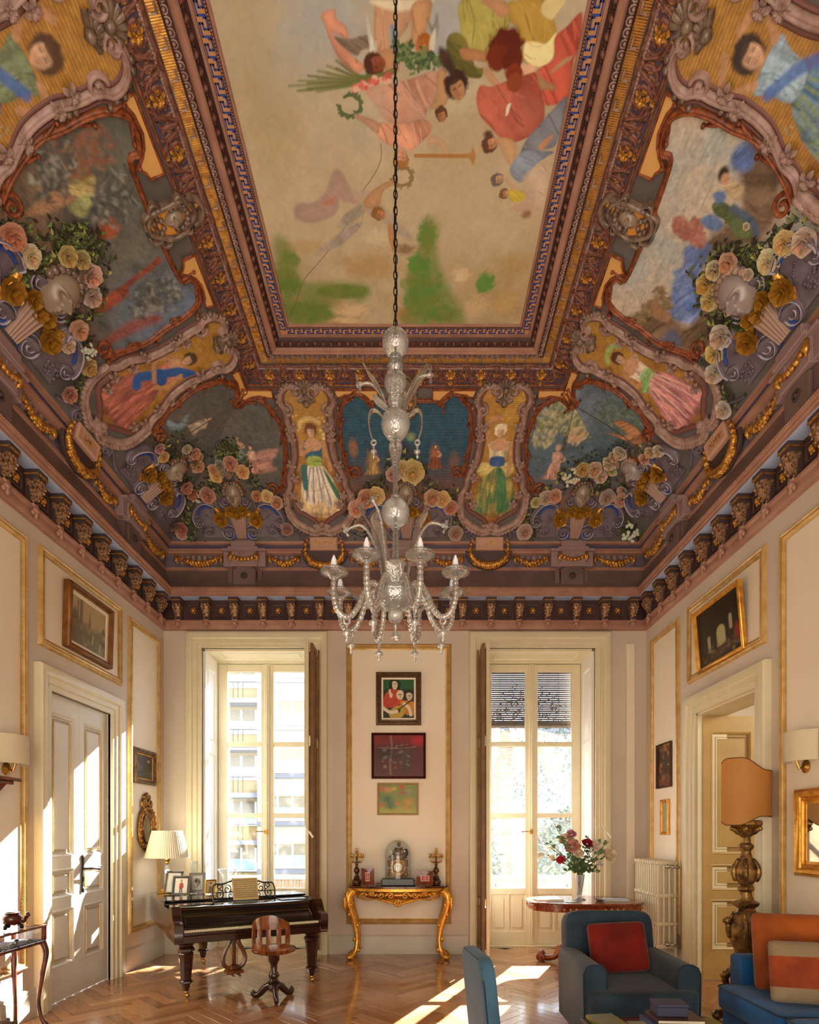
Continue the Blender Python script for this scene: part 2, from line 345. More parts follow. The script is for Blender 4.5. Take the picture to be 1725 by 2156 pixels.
# panels: field and gilt moulding
PM = [(-.012, 0), (-.012, .008), (0, .012), (.012, .03), (.03, .022), (.042, .032), (.06, .014), (.066, 0)]
def panel(parent, pl, r, field=True):
    f = PL[pl]
    if field:
        mb = MB(); q = MB(); a, c, b, d = r
        lo, hi = f(a, c, 0), f(b, d, .006); mb.box(lo, hi); O('panel_field', mb, FIELD, parent, smooth=0)
    O('panel_moulding', rect_sweep(MB(), r, PM, f), MOULD, parent, smooth=40)
    bd = MB()
    for k in range(int((r[2]-r[0])/.03)):
        bd.ball(f(r[0]+.015+k*.03, r[1]-.006, .012), .009, 5, 3)
    for k in range(int((r[3]-r[1])/.03)):
        for x in (r[0]-.006, r[2]+.006): bd.ball(f(x, r[1]+.015+k*.03, .012), .009, 5, 3)
    O('bead_row', bd, MOULD, parent, kind='stuff', smooth=180)
panel(wall_left, 'L', (3.3, .47, 4.69, 3.84)); panel(wall_left, 'L', (4.97, 3.145, 6.23, 3.86)); panel(wall_left, 'L', (6.52, .46, 7.18, 3.83))
panel(wall_right, 'R', (6.5, .46, 7.14, 3.81)); panel(wall_right, 'R', (4.92, 3.145, 6.17, 3.83)); panel(wall_right, 'R', (3.3, .47, 4.6, 3.8))
panel(wall_back, 'B', (-.785, .435, .404, 3.815))
O('wall_strip', MB().box((2.655, YB-.03, .24), (2.76, YB, 3.88), b=.006), FIELD, wall_back, label='pale vertical batten beside the right window')
BBP = [(0, 0), (.024, 0), (.024, .19), (.016, .205), (.018, .225), (.006, .24), (0, .24)]
def baseboard(name, pl, a, b, mat=SKIRT):
    f = PL[pl]; mb = MB(); mb.grid([[f(u, z, h) for h, z in BBP] for u in (a, b)]); return mb
mb = MB(); [mb.grid([[PL['L'](u, z, h) for h, z in BBP] for u in ab]) for ab in ((YF, 4.89), (6.29, YB))]; O('baseboard_left', mb, SKIRT, kind='structure')
mb = MB(); [mb.grid([[PL['R'](u, z, h) for h, z in BBP] for u in ab]) for ab in ((YF, 4.84), (6.25, YB))]; O('baseboard_right', mb, SKIRT, kind='structure')
mb = MB(); [mb.grid([[PL['B'](u, z, h) for h, z in BBP] for u in ab]) for ab in ((XL, -2.87), (-1.06, .68), (2.48, XR))]; O('baseboard_back', mb, SKIRT, kind='structure')
# floor: herringbone oak
floor = O('floor', MB().box((XL-.3, YF-.3, -.16), (XR+.9, YB+.55, -.022)), M_('subfloor', '#3a2412', .8), kind='structure', smooth=0)
def plank_mat(name, obj):
    m = M_(name, '#b37a48', .2, noise=14, stretch=(.6, 9, 1), coat=.6); nt = m.node_tree; N = nt.nodes
    r = [n for n in N if n.type == 'VALTORGB'][0]; r.color_ramp.elements[0].color = (.72, .72, .72, 1); r.color_ramp.elements[1].color = (1.06, 1.06, 1.06, 1)
    x = N.new('ShaderNodeMix'); x.data_type = 'RGBA'; x.blend_type = 'MULTIPLY'; x.inputs['Factor'].default_value = 1; nt.links.new(r.outputs[0], x.inputs[6])
    if obj:
        oi = N.new('ShaderNodeObjectInfo'); nt.links.new(oi.outputs['Color'], x.inputs[7])
        t = [n for n in N if n.type == 'MAPPING'][0]; v = N.new('ShaderNodeCombineXYZ'); k = N.new('ShaderNodeMath'); k.operation = 'MULTIPLY'; k.inputs[1].default_value = 60
        nt.links.new(oi.outputs['Random'], k.inputs[0]); nt.links.new(k.outputs[0], v.inputs[0]); nt.links.new(k.outputs[0], v.inputs[1]); nt.links.new(v.outputs[0], t.inputs['Location'])
    else:
        a = N.new('ShaderNodeAttribute'); a.attribute_name = 'Col'; nt.links.new(a.outputs['Color'], x.inputs[7])
    nt.links.new(x.outputs[2], N['Principled BSDF'].inputs['Base Color']); return m
PLK, PLS = plank_mat('oak_plank', True), plank_mat('oak_planks_far', False)
PW, PLEN = .096, .48
pm = MB().box((-PLEN/2+.0008, -PW/2+.0008, -.02), (PLEN/2-.0008, PW/2-.0008, 0), b=.0016).mesh('plank', PLK, 30)
HC = [lin(h) for h in ('#bd8a62', '#b07c54', '#a8724c', '#ba855c', '#a06a44', '#b27d54', '#c2926c')]
pl = []
for i in range(-140, 141):
    for j in range(-14, 15):
        for o, (cx_, cy_) in enumerate(((PLEN/2, PW/2), (PW/2, PW+PLEN/2))):
            x, y = i*PW+j*2*PLEN+cx_, i*PW+cy_
            X, Y = (x-y)*.70711-.1, (x+y)*.70711+3.5
            if XL-.15 < X < XR+.75 and YF-.1 < Y < YB+.45: pl.append((X, Y, o*PI/2+PI/4))
def seen(p):
    d = (p[1], abs(p[0]-(-.1)))
    return 0 if (p[1] > 4.55 and abs(p[0]) < .72*p[1]+.2 and XL < p[0] < XR and p[1] < 7.4) else 1
pl.sort(key=lambda p: (seen(p), p[1])); st = MB(); sc_ = []
for k, (X, Y, a) in enumerate(pl):
    c = HC[int(rng.integers(len(HC)))]*rng.uniform(.82, 1.12)
    M = Matrix.Translation((X, Y, -rng.uniform(0, .0006)))@Matrix.Rotation(a, 4, 'Z')@Matrix.Rotation(rng.normal()*.0012, 4, 'X')
    if k < 300: o = O('plank', pm, None, floor, M=M); o.color = (*c, 1)
    else:
        st.box((-PLEN/2+.001, -PW/2+.001, -.02), (PLEN/2-.001, PW/2-.001, 0), M=M); sc_.append(c)
me = st.mesh('plank_field', PLS, 0); a = me.color_attributes.new('Col', 'FLOAT_COLOR', 'POINT'); a.data.foreach_set('color', np.c_[np.repeat(np.array(sc_), 8, 0), np.ones(len(sc_)*8)].ravel())
O('plank_field', me, None, floor, kind='stuff')
# casings, shutters, windows
CAS = [(0, -.02), (0, .03), (.045, .03), (.05, .045), (.1, .045), (.11, .065), (.165, .075), (.18, .07), (.19, .05), (.19, 0)]
def boards(mb, r, plane, t0, t1, rects, rec=.012, mould=.02):
    """panelled board: rails proud, panels recessed with a raised field"""
    us = sorted({r[0], r[2], *[q[0] for q in rects], *[q[2] for q in rects]}); zs = sorted({r[1], r[3], *[q[1] for q in rects], *[q[3] for q in rects]})
    wall_cells(mb, us, zs, rects, lambda a, b, c, d: mb.box(plane(a, c, t0), plane(b, d, t1)))
    for q in rects:
        mb.box(plane(q[0], q[1], t0), plane(q[2], q[3], t1-rec*1.6))
        rect_sweep(mb, (q[0]+mould, q[1]+mould, q[2]-mould, q[3]-mould), [(0, t1-rec*1.6), (mould*.4, t1-rec*.3), (mould, t1+.004), (mould*1.3, t1)], plane, mi=0)
        g = mould*2.4
        if q[2]-q[0] > 3*g and q[3]-q[1] > 3*g:
            a, c, b, d = q[0]+g, q[1]+g, q[2]-g, q[3]-g; h = t1-rec*.5; z = t1-rec*1.6
            mb.box(plane(a, c, z), plane(b, d, h), b=.004)
YC = 7.88
def window(n, c, leaf_side):
    e = bpy.data.objects.new(f'window_{n}', None); COL.objects.link(e); e['kind'] = 'structure'; e.location = (0, 0, 0)
    O('casing', rect_sweep(MB(), (c-WH, 0, c+WH, 3.83), CAS, PL['B'], closed=False), CREAM, e)
    pl_l = lambda p, q, b: (c-WH+b, p, q); pl_r = lambda p, q, b: (c+WH-b, p, q)
    zs = [(.1, .62), (.72, 2.55), (2.68, 3.62)]
    for f in (pl_l, pl_r):
        m = MB(); boards(m, (YB+.03, 0, YC-.03, 3.80), f, .002, .035, [(YB+.1, a, YC-.1, b) for a, b in zs]); O('reveal_panel', m, WHITE, e)
    m = MB(); boards(m, (c-WH+.03, YB+.02, c+WH-.03, YC), lambda p, q, b: (p, q, 3.83-b), .002, .03, [(c-WH+.16, YB+.1, c+WH-.16, YC-.1)]); O('soffit_panel', m, CREAM, e)
    m = MB(); m.box((c-WH+.0, YC-.02, 3.777), (c+WH, YC+.07, 3.83)); m.box((c-WH, YC-.02, 0), (c-.66, YC+.07, 3.777)); m.box((c+.66, YC-.02, 0), (c+WH, YC+.07, 3.777)); m.box((c-WH, YC-.05, -.02), (c+WH, YC+.1, .02), b=.006)
    O('outer_frame', m, CREAM, e)
    for s in (-1, 1):
        X = lambda a: c+s*a
        m = MB(); y0, y1 = YC, YC+.05
        def bx(a, z0, b, z1, yy0=y0, yy1=y1, bb=.006): m.box((X(a), yy0, z0), (X(b), yy1, z1), b=bb)
        bx(.535, .02, .658, 3.77); bx(.004 if s < 0 else .03, .02, .085, 3.77)
        if s > 0: bx(-.035, .02, .03, 3.77, y0-.025, y0+.02)
        for a, b in ((3.67, 3.77), (2.67, 2.735), (1.716, 1.78), (.69, .775), (.02, .2)): bx(.08, a, .54, b)
        bx(.08, .2, .54, .7, y0+.02, y1-.01, 0)
        bx(.29, .2, .33, .7)
        for a, b in ((.1, .28), (.345, .52)):
            m.box((X(a+.02), y0+.004, .24), (X(b-.02), y0+.024, .64), b=.008)
        cs = O('casement', m, CREAM, e)
        for a, b in ((2.735, 3.67), (1.78, 2.67), (.775, 1.716)):
            O('pane', MB().box((X(.082), y0+.022, a-.004), (X(.538), y0+.026, b+.004)), GLASS, cs, smooth=0)
    m = MB(); m.tube([(c+.0, YC-.034, .1), (c, YC-.034, 3.74)], .008, 6)
    for z in (.3, 1.1, 1.9, 2.7, 3.4): m.box((c-.014, YC-.045, z), (c+.014, YC-.022, z+.03))
    O('bolt_rod', m, CREAM, e)
    m = MB().box((c-.03, YC-.05, 1.5), (c+.02, YC-.02, 1.56), b=.004); m.tube([(c-.01, YC-.05, 1.53), (c-.06, YC-.07, 1.535), (c-.14, YC-.07, 1.53)], .006); m.ball((c-.14, YC-.07, 1.53), .012); O('handle', m, BRASS, e)
    # shutter leaf swung into the room on the side towards the middle of the wall
    s = 1 if leaf_side > 0 else -1; hx, hy = c+s*(WH+.09), YB-.02; ang = math.radians(103 if s > 0 else 77)
    d = Vector((math.cos(ang), -math.sin(ang))) ; nrm = Vector((math.sin(ang), math.cos(ang)))*s
    f = lambda p, q, b: (hx+d.x*p+nrm.x*b, hy+d.y*p+nrm.y*b, q)
    m = MB(); boards(m, (0, .06, .4, 3.78), f, -.016, .016, [(.06, .12, .34, .62), (.06, .72, .34, 2.55), (.06, 2.68, .34, 3.68)]); sl = O('shutter_leaf', m, M_('shaded_wood_paint', '#8a6640', .45, noise=5, col2='#74522f'), e); O('edge_strip', MB().add([f(p, q, b) for q in (.058, 3.782) for p, b in ((.385, -.019), (.404, -.019), (.404, .019), (.385, .019))], [(0, 1, 2, 3), (4, 5, 6, 7), (0, 1, 5, 4), (1, 2, 6, 5), (2, 3, 7, 6), (3, 0, 4, 7)]), CREAM, sl, smooth=0)  # leaf colour darkened to give the shade beside the casing; edge stays cream
    rx = c+WH+.06 if n == 2 else hx+d.x*.4-.02; ry = YB-.1 if n == 2 else hy+d.y*.4-.02
    O('crank_rod', MB().tube([(rx, ry, 3.8), (rx, ry, 1.62), (rx+.03, ry-.01, 1.56), (rx+.1, ry-.02, 1.46)], .008), CREAM, e)
    O('crank_grip', MB().tube([(rx+.055, ry-.014, 1.525), (rx+.1, ry-.02, 1.46)], .014), WHITE, e)
    return e
window_1 = window(1, W1C, 1); window_2 = window(2, W2C, -1)
# slatted roller blind outside the right window
bl = thing('roller_blind', 'dark bamboo slatted blind half lowered outside the right window', 'blind', (W2C, 8.03, 3.86), world=True)
BAM = M_('dark_bamboo', '#4a382c', .6, noise=20, col2='#2e221a', stretch=(1, 9, 9))
me = MB().box((-.62, -.003, -.0126), (.62, .003, .0126), b=.002).mesh('slat', BAM)
for k in range(29): O('slat', me, None, bl, M=Matrix.Translation((W2C, 8.03, 3.83-k*.0285))@Matrix.Rotation(.12+rng.normal()*.04, 4, 'X'))
O('blind_roll', MB().tube([(W2C-.63, 8.03, 2.985), (W2C+.63, 8.03, 2.985)], .042, 12), BAM, bl)
[O('blind_cord', MB().tube([(W2C+d, 8.022, 3.85), (W2C+d, 8.022, 2.99)], .003, 4), IRON, bl) for d in (-.4, .4)]
O('head_batten', MB().box((W2C-.64, 8.0, 3.84), (W2C+.64, 8.06, 3.88)), BAM, bl)
# left door: pair of panelled leaves
def door_leaf(e, pl, a, b, z1, t0, mat, gilt, name='door_leaf'):
    m = MB(); w = .085; rects = [(a+w, 1.30, b-w, z1-.17), (a+w, .93, b-w, 1.18), (a+w, .32, b-w, .82)]
    boards(m, (a, .012, b, z1), pl, t0-.04, t0, rects, .016, .026)
    o = O(name, m, mat, e)
    g = MB()
    for q in rects: rect_sweep(g, (q[0]+.05, q[1]+.05, q[2]-.05, q[3]-.05), [(0, t0-.012), (.003, t0-.004), (.007, t0-.012)], pl)
    O('gilt_fillet', g, gilt, o); return o
e = bpy.data.objects.new('door_1', None); COL.objects.link(e); e['kind'] = 'structure'
O('casing', rect_sweep(MB(), (5.05, 0, 6.08, 2.735), CAS, PL['L'], closed=False), CREAM, e)
plL = lambda p, q, b: (XL+b, p, q)
for a, b in ((5.05, 5.563), (5.567, 6.08)): o = door_leaf(e, plL, a, b, 2.73, -.03, DOORP, MOULD)
m = MB().box((XL-.028, 5.60, .98), (XL-.016, 5.635, 1.27), b=.005); m.ball((XL-.02, 5.617, 1.28), (.01, .022, .03)); m.ball((XL-.02, 5.617, .97), (.01, .022, .03))
m.tube([(XL-.02, 5.617, 1.17), (XL+.05, 5.617, 1.17), (XL+.055, 5.66, 1.175), (XL+.05, 5.76, 1.165)], [.012, .01, .011, .013], 8); m.ball((XL+.05, 5.765, 1.163), .018)
O('door_handle', m, IRON, o)
# right door: one leaf swung open into the next room
e = bpy.data.objects.new('door_2', None); COL.objects.link(e); e['kind'] = 'structure'
O('casing', rect_sweep(MB(), (4.98, 0, 6.06, 2.735), CAS, PL['R'], closed=False), CREAM, e)
m = MB()
for y0, y1 in ((4.98, 5.0), (6.04, 6.06)): m.box((XR, y0, 0), (XR+.3, y1, 2.735))
m.box((XR, 4.98, 2.715), (XR+.3, 6.06, 2.735)); O('door_lining', m, CREAM, e)
door_leaf(e, lambda p, q, b: (p, 6.03-b, q), XR+.05, 3.535, 2.71, 0, M_('ochre_door_paint', '#b8985c', .4, noise=4, col2='#ac8c52'), MOULD)
# the next room
m = MB(); m.box((XR+.3, 3.4, -.1), (6.6, 7.9, -.02)); O('floor_beyond', m, PLS, kind='structure', smooth=0)
m = MB(); m.box((XR+.3, 7.8, -.05), (6.6, 7.9, 3.6)); m.box((6.5, 3.4, -.05), (6.6, 7.9, 3.6)); m.box((XR+.3, 3.3, -.05), (6.6, 3.4, 3.6)); O('wall_beyond', m, FIELD, kind='structure', smooth=0)
m = MB(); m.box((XR+.3, 3.3, 3.5), (6.6, 7.9, 3.6)); cb = O('ceiling_beyond', m, FIELD, kind='structure', smooth=0)
for k in range(5): O('beam', MB().box((XR+.32, 3.9+k*.8, 3.36), (6.5, 4.06+k*.8, 3.5), b=.01), M_('beam_paint', '#e8d9bf', .5) if k == 0 else bpy.data.materials['beam_paint'], cb)
lamp('next_room_light', 'AREA', (5.2, 4.6, 3.2), 90, (1, .9, .74), aim=(4.4, 6.2, .6), size=1.5)
# outside: balcony, street, trees, apartment house
STONE = M_('balcony_stone', '#b8b0a4', .8, noise=8, col2='#a89e8c')
bal = O('ground_balcony', MB().box((-3.4, YB+.56, -.2), (3.2, 9.1, -.03)), STONE, kind='structure', smooth=0)
pr = thing('balcony_fence', 'weathered wooden plank fence with white coping outside both windows', 'fence', (0, 8.9, -.03), world=True)
REED = M_('weathered_planks', '#8d7768', .8, noise=6, col2='#6d584c', stretch=(9, 9, 1))
me = MB().box((-.042, -.012, 0), (.042, .012, .84), b=.003).mesh('plank', REED)
for k in range(68): O('plank', me, None, pr, M=Matrix.Translation((-3.1+k*.0895, 8.9+rng.normal()*.003, -.03))@Matrix.Rotation(rng.normal()*.008, 4, 'Y'))
O('coping', MB().box((-3.2, 8.84, .82), (3.1, 8.96, .875), b=.01), STONE, pr)
O('ground_street', MB().box((-60, 9.2, -6.3), (60, 90, -6)), M_('asphalt', '#55524d', .9, noise=3), kind='structure', smooth=0)
ab = thing('apartment_building', 'cream and yellow apartment house with balconies seen through the left window', 'building', (-9, 38, -6), world=True)
CW, YW, GW = M_('cream_render', '#9c927e', .8, noise=.6, col2='#948a76'), M_('yellow_render', '#947a42', .8), M_('grey_concrete', '#6c6a6e', .8)
SHU = M_('tan_roller_shutter', '#7f7050', .7); DARKG = M_('dim_window_glass', '#7f97a8', .12, spec=.8)
z0 = -5.6
O('wall', MB().box((-24, 38, -6), (-9.75, 46, 14.4)), YW, ab, smooth=0); O('bay_wall', MB().box((-9.75, 36.6, -6), (-4.6, 46, 14.6)), CW, ab, smooth=0)
O('roof', MB().box((-24.5, 36.5, 14.4), (-9.75, 46, 14.8)).box((-10.05, 35.9, 14.6), (-4.2, 46, 15.1)), GW, ab, smooth=0)
wm = MB().box((-1.4, -.04, 0), (1.4, .12, 1.35)).mesh('window', DARKG, 0); sm = MB(); [sm.box((-1.42, -.07, 1.45-.7+k*.088), (1.42, .0, 1.45-.7+k*.088+.075)) for k in range(8)]; sm = sm.mesh('roller_shutter', SHU, 0)
fr = MB(); [fr.box((x-.06, -.08, -.05), (x+.06, .06, 1.45)) for x in (-1.4, -.47, .47, 1.4)]; fr.box((-1.5, -.1, -.1), (1.5, .06, .0)); fr = fr.mesh('window_frame', WHITE, 0)
for k in range(6):
    z = -4.6+k*2.96
    for x, y in ((-8.0, 36.6), (-11.6, 38), (-15.6, 38), (-19.6, 38)):
        M = Matrix.Translation((x, y, z+1.1 if y < 37 else z+.8)); o = O('window', wm, None, ab, M=M); O('window_frame', fr, None, o); O('roller_shutter', sm, None, o)
    O('balcony_slab', MB().box((-23, 36.7, z-.5), (-9.75, 38, z-.2)), GW, ab, smooth=0)
    rl = MB(); rl.box((-23, 36.7, z+.75), (-9.75, 36.76, z+.8))
    for q in range(42): rl.box((-23+q*.3, 36.71, z-.2), (-22.96+q*.3, 36.75, z+.76))
    O('railing', rl, IRON, ab, smooth=0)
    O('string_course', MB().box((-9.755, 36.5, z+.7), (-4.55, 36.62, z+.95)), GW, ab, smooth=0)
pb = thing('pale_house', 'hazy pale house wall behind the trees in the right window', 'building', (8, 44, -6), world=True)
O('wall', MB().box((-3, 44, -6), (22, 50, 9)), CW, pb, smooth=0); O('roof', MB().box((-3.4, 43.6, 9), (22, 50, 9.4)), GW, pb, smooth=0)
for k in range(3): O('window', wm, None, pb, M=Matrix.Translation((4+k*5, 44, 3.5)))
LEAF = [M_('leaf_green', '#33462e', .6), M_('leaf_blue_green', '#3b565a', .6), M_('leaf_pale', '#5f6c50', .6)]
def leafcloud(mb, c, r, n, size, g):
    for k in range(n):
        d = g.normal(size=3); d /= np.linalg.norm(d); p = np.array(c)+d*np.array(r)*g.uniform(.55, 1)**.5
        a = g.normal(size=3); a /= np.linalg.norm(a); b = np.cross(a, d); b /= np.linalg.norm(b)+1e-9; s = size*g.uniform(.6, 1.4)
        mb.add([p-a*s, p+b*s*.4, p+a*s, p-b*s*.4], [(0, 1, 2, 3)], int(g.integers(len(LEAF))))
for nm, lab, c, r, n in (('shrub', 'blue green bush behind the fence, left panes of right window', (1.2, 12.4, .3), (.7, .5, 1.7), 900), ('shrub', 'dense blue green bush behind the fence under the bouquet', (3.5, 13.6, .4), (.9, .6, 1.8), 1300), ('tree', 'tall hazy pale tree crown in the right window', (4.6, 24, 5.0), (2.2, 1.2, 2.6), 900)):
    t = thing(nm, lab, nm, (c[0], c[1], -6), world=True); m = MB(); leafcloud(m, c, r, int(n*2.2), .085, rng); O('foliage', m, LEAF, t, kind='stuff', smooth=0)
    O('trunk', MB().tube([(c[0], c[1], -6), (c[0]+.05, c[1], c[2])], [.14, .08], 8), REED, t)
t = thing('tree', 'unseen leafy tree beyond the balcony, placed to shade the left window', 'tree', (.4, 12.0, -6), world=True); m = MB(); leafcloud(m, (.4, 12.0, 4.0), (.95, .5, 1.15), 420, .15, rng); O('foliage', m, LEAF, t, kind='stuff', smooth=0); O('trunk', MB().tube([(.4, 12.0, -6), (.5, 12.0, 4)], [.15, .06], 8), REED, t)  # added tree hidden by the wall; its crown blocks low sun
pt = thing('palm_tree', 'palm with a thick shaggy trunk and drooping dry fronds in the right window', 'tree', (2.2, 14.9, -6), world=True)
BARK = M_('palm_bark', '#9a8674', .9, noise=7, col2='#6f5b4c', stretch=(1, 1, 4), bump=(14, .8))
O('trunk', MB().lathe([(.3+.02*(k % 2), -6+k*.22) for k in range(45)], 14, (2.2, 14.9, 0)), BARK, pt)
m = MB()
for k in range(70):
    a = rng.uniform(0, 2*PI); L = rng.uniform(.8, 1.7); r0 = rng.uniform(.2, .6); z = 4.0+rng.normal()*.12; dr = rng.uniform(.7, 1.8)
    P = [(2.2+math.cos(a)*(r0+L*t), 14.9+math.sin(a)*(r0+L*t), z+.3*t-dr*t*t) for t in (0, .25, .5, .75, 1)]; m.tube(P, [.02, .06, .07, .05, .01], 4, flat=.25)
O('fronds', m, M_('dry_frond', '#cdbfa0', .8, noise=8, col2='#8f8566'), pt, kind='stuff')
# ================================================================ cove: curved surface between cornice and ceiling frame
_t = np.linspace(0, 1, 61)
CT = (1-_t)**2*.16+2*_t*(1-_t)*.75+_t**2*1.65; CZ_ = (1-_t)**2*5.09+2*_t*(1-_t)*5.70+_t**2*6.08
CS = np.r_[0, np.cumsum(np.hypot(np.diff(CT), np.diff(CZ_)))]; SMAX = CS[-1]
_dt, _dz = np.gradient(CT, CS), np.gradient(CZ_, CS)
def rsh(t): return .055*np.clip((np.asarray(t)-.3)/1.1, 0, 1)
def room(side, u, t, z):
    u, t, z = np.broadcast_arrays(np.asarray(u, float), np.asarray(t, float), np.asarray(z, float))
    if side == 'B': return np.stack([u, YB-t, z], -1)
    if side == 'L': return np.stack([XL+t, u, z], -1)
    return np.stack([XR-t+rsh(t), u, z], -1)
def cove(side, u, s, h=0):
    s = np.asarray(s, float); t = np.interp(s, CS, CT); z = np.interp(s, CS, CZ_); h = np.asarray(h, float)
    return room(side, u, t+h*np.interp(s, CS, _dz), z-h*np.interp(s, CS, _dt))
def inv(side, x, y):
    dx, dz = (x-CX)/F, (CY-y)/F
    Y = YB-CT if side == 'B' else ((XL+CT)/dx if side == 'L' else (XR-CT+rsh(CT))/dx)
    g = EYE+dz*Y-CZ_; k = np.nonzero(g[:-1]*g[1:] <= 0)[0]
    if not len(k): k = [int(np.argmin(abs(g[:-1])))]
    k = k[0]; f = np.clip(g[k]/(g[k]-g[k+1]+1e-12), 0, 1); s = CS[k]+f*(CS[k+1]-CS[k]); Yk = Y[k]+f*(Y[k+1]-Y[k])
    return (dx*Yk if side == 'B' else Yk, s)
def limits(s):
    t = np.interp(s, CS, CT); return XL+t, XR-t+rsh(t), YB-t
def inv_any(x, y):
    u, s = inv('B', x, y); a, b, c = limits(s)
    if a <= u <= b: return 'B', u, s
    q = 'L' if x < CX else 'R'; return (q,)+inv(q, x, y)
def zz(ox, oy, k): return lambda x, y: (ox+x/k, oy+y/k)
z1, z2, z3, z4 = zz(560, 780, 5.673), zz(320, 780, 5.673), zz(960, 780, 5.673), zz(1090, 780, 5.565)
z5, z6, z7, z8 = zz(0, 440, 5.135), zz(1450, 440, 4.687), zz(0, 200, 3.85), zz(1260, 180, 3.71)
z9, z10 = zz(640, 660, 4.662), zz(640, 1030, 4.662)
CG = np.array((1.28, 1.44, 1.72))          # pigment strength: how much paler the paint is than it looks in this light
def A(h, k=1): return np.clip(lin(h)*CG*k, .004, .88)
def AM(name, h, rough=.5, h2=None, **k):
    if h2 is None: return M_(name, A(h), rough, **k)
    m = M_(name, A(h), rough, noise=k.pop('noise', 14), **k); r = [n for n in m.node_tree.nodes if n.type == 'VALTORGB'][0]; r.color_ramp.elements[0].color = (*A(h2), 1); return m
PINKM = AM('rose_plaster', '#9c7059', .5, '#8b5f4a', noise=5); DARKM = AM('dark_umber_plaster', '#4a2e28', .55, '#3a221e', noise=6)
SLATE = AM('slate_plaster', '#5c5550', .6, '#50483f', noise=4); BLUEM = AM('pale_blue_paint', '#a2aabd', .6); LILAC = AM('lilac_grey_plaster', '#695b5e', .45, '#54474a', noise=8)
MAUVE = AM('mauve_stucco', '#a28072', .42, '#80604f', noise=16); RUST = AM('russet_stucco', '#8f4a26', .4, '#5a2812', noise=26); OCHRE = AM('ochre_field', '#c69350', .5); BANDM = AM('ribbed_band_ochre', '#a8763a', .45)
NAVY = AM('deep_blue_paint', '#2a3f7c', .5); UMB = AM('umber_cyma', '#6e564e', .42, '#5d4740', noise=3); BROWNL = AM('carved_brown', '#7c4c3a', .45, '#50281c', noise=40)
GOLDP = M_('ceiling_gilding', A('#b5701c', 1.25), .3, .55, noise=30); GOLDP.node_tree.nodes['Principled BSDF'].inputs['Roughness'].default_value = .34
_r = [n for n in GOLDP.node_tree.nodes if n.type == 'VALTORGB'][0]; _r.color_ramp.elements[0].color = (*A('#8a4a1c'), 1); _r.color_ramp.elements[1].color = (*A('#bd8a38', 1.15), 1)
BRONZE = AM('bronze_stucco', '#7d6450', .32, '#4e3a2c', noise=18, spec=.8); VC = MV('painted_plaster', .62, bump=(40, .1)); VCG = MV('painted_gold_ground', .42, spec=.6)
# ---- ceiling slab, cove shells, painted sky, frame
ceiling = O('ceiling', MB().box((XL-.3, YF-.3, 6.3), (XR+.3, YB+.55, 6.6)), FIELD, kind='structure', smooth=0)
def strip(side, prof, mi=0, mb=None, y0=-.4):
    """sweep (t, z) profile along one side, mitred at the window wall"""
    mb = mb or MB(); T = np.array([p[0] for p in prof], float); Z = np.array([p[1] for p in prof], float)
    a, b = (XL+T, XR-T+rsh(T)) if side == 'B' else (np.full(len(T), y0), YB-T)
    return mb.grid([room(side, a, T, Z), room(side, b, T, Z)], mi=mi)
for sd in 'BLR':
    n, m = 41, 31; S = np.linspace(0, SMAX, m); a, b, c = limits(S); lo, hi = (a, b) if sd == 'B' else (np.full(m, -.4), c)
    mb = MB(); mb.grid([cove(sd, lo+(hi-lo)*k/(n-1), S) for k in range(n)]); O('cove', mb, SLATE, ceiling, smooth=180)
FR = [('rope', [(1.60, 6.058), (1.612, 6.05), (1.625, 6.058), (1.632, 6.085)], MAUVE), ('ribbed_band', [(1.632, 6.085), (1.722, 6.102)], BANDM), ('ovolo', [(1.722, 6.08), (1.74, 6.066), (1.765, 6.062), (1.785, 6.07)], DARKM),
      ('torus', [(1.785, 6.06), (1.79, 6.048), (1.805, 6.04), (1.815, 6.05), (1.825, 6.05), (1.838, 6.06), (1.842, 6.075)], PINKM), ('cavetto', [(1.842, 6.075), (1.845, 6.11), (1.855, 6.137), (1.873, 6.15)], DARKM),
      ('fillet', [(1.873, 6.142), (1.893, 6.142), (1.896, 6.157)], PINKM), ('key_band', [(1.896, 6.157), (1.956, 6.159)], AM('orange_key_ground', '#b27a4c', .5)), ('bead_band', [(1.956, 6.15), (1.975, 6.15)], DARKM), ('inner_fillet', [(1.975, 6.15), (1.983, 6.146), (1.992, 6.15), (1.994, 6.168)], PINKM)]
fpart = {}
for nm, pr_, mt in FR:
    for sd in 'BLR': fpart[nm, sd] = O(nm, strip(sd, pr_), mt, ceiling, smooth=60, label=None)
def span(sd, t): return (XL+t, XR-t+float(rsh(t))) if sd == 'B' else (2.9, YB-t)
def along(sd, t, step, y0=None):
    a, b = span(sd, t); n = int((b-a)/step); return [b-(k+.5)*(b-a)/n for k in range(n)]
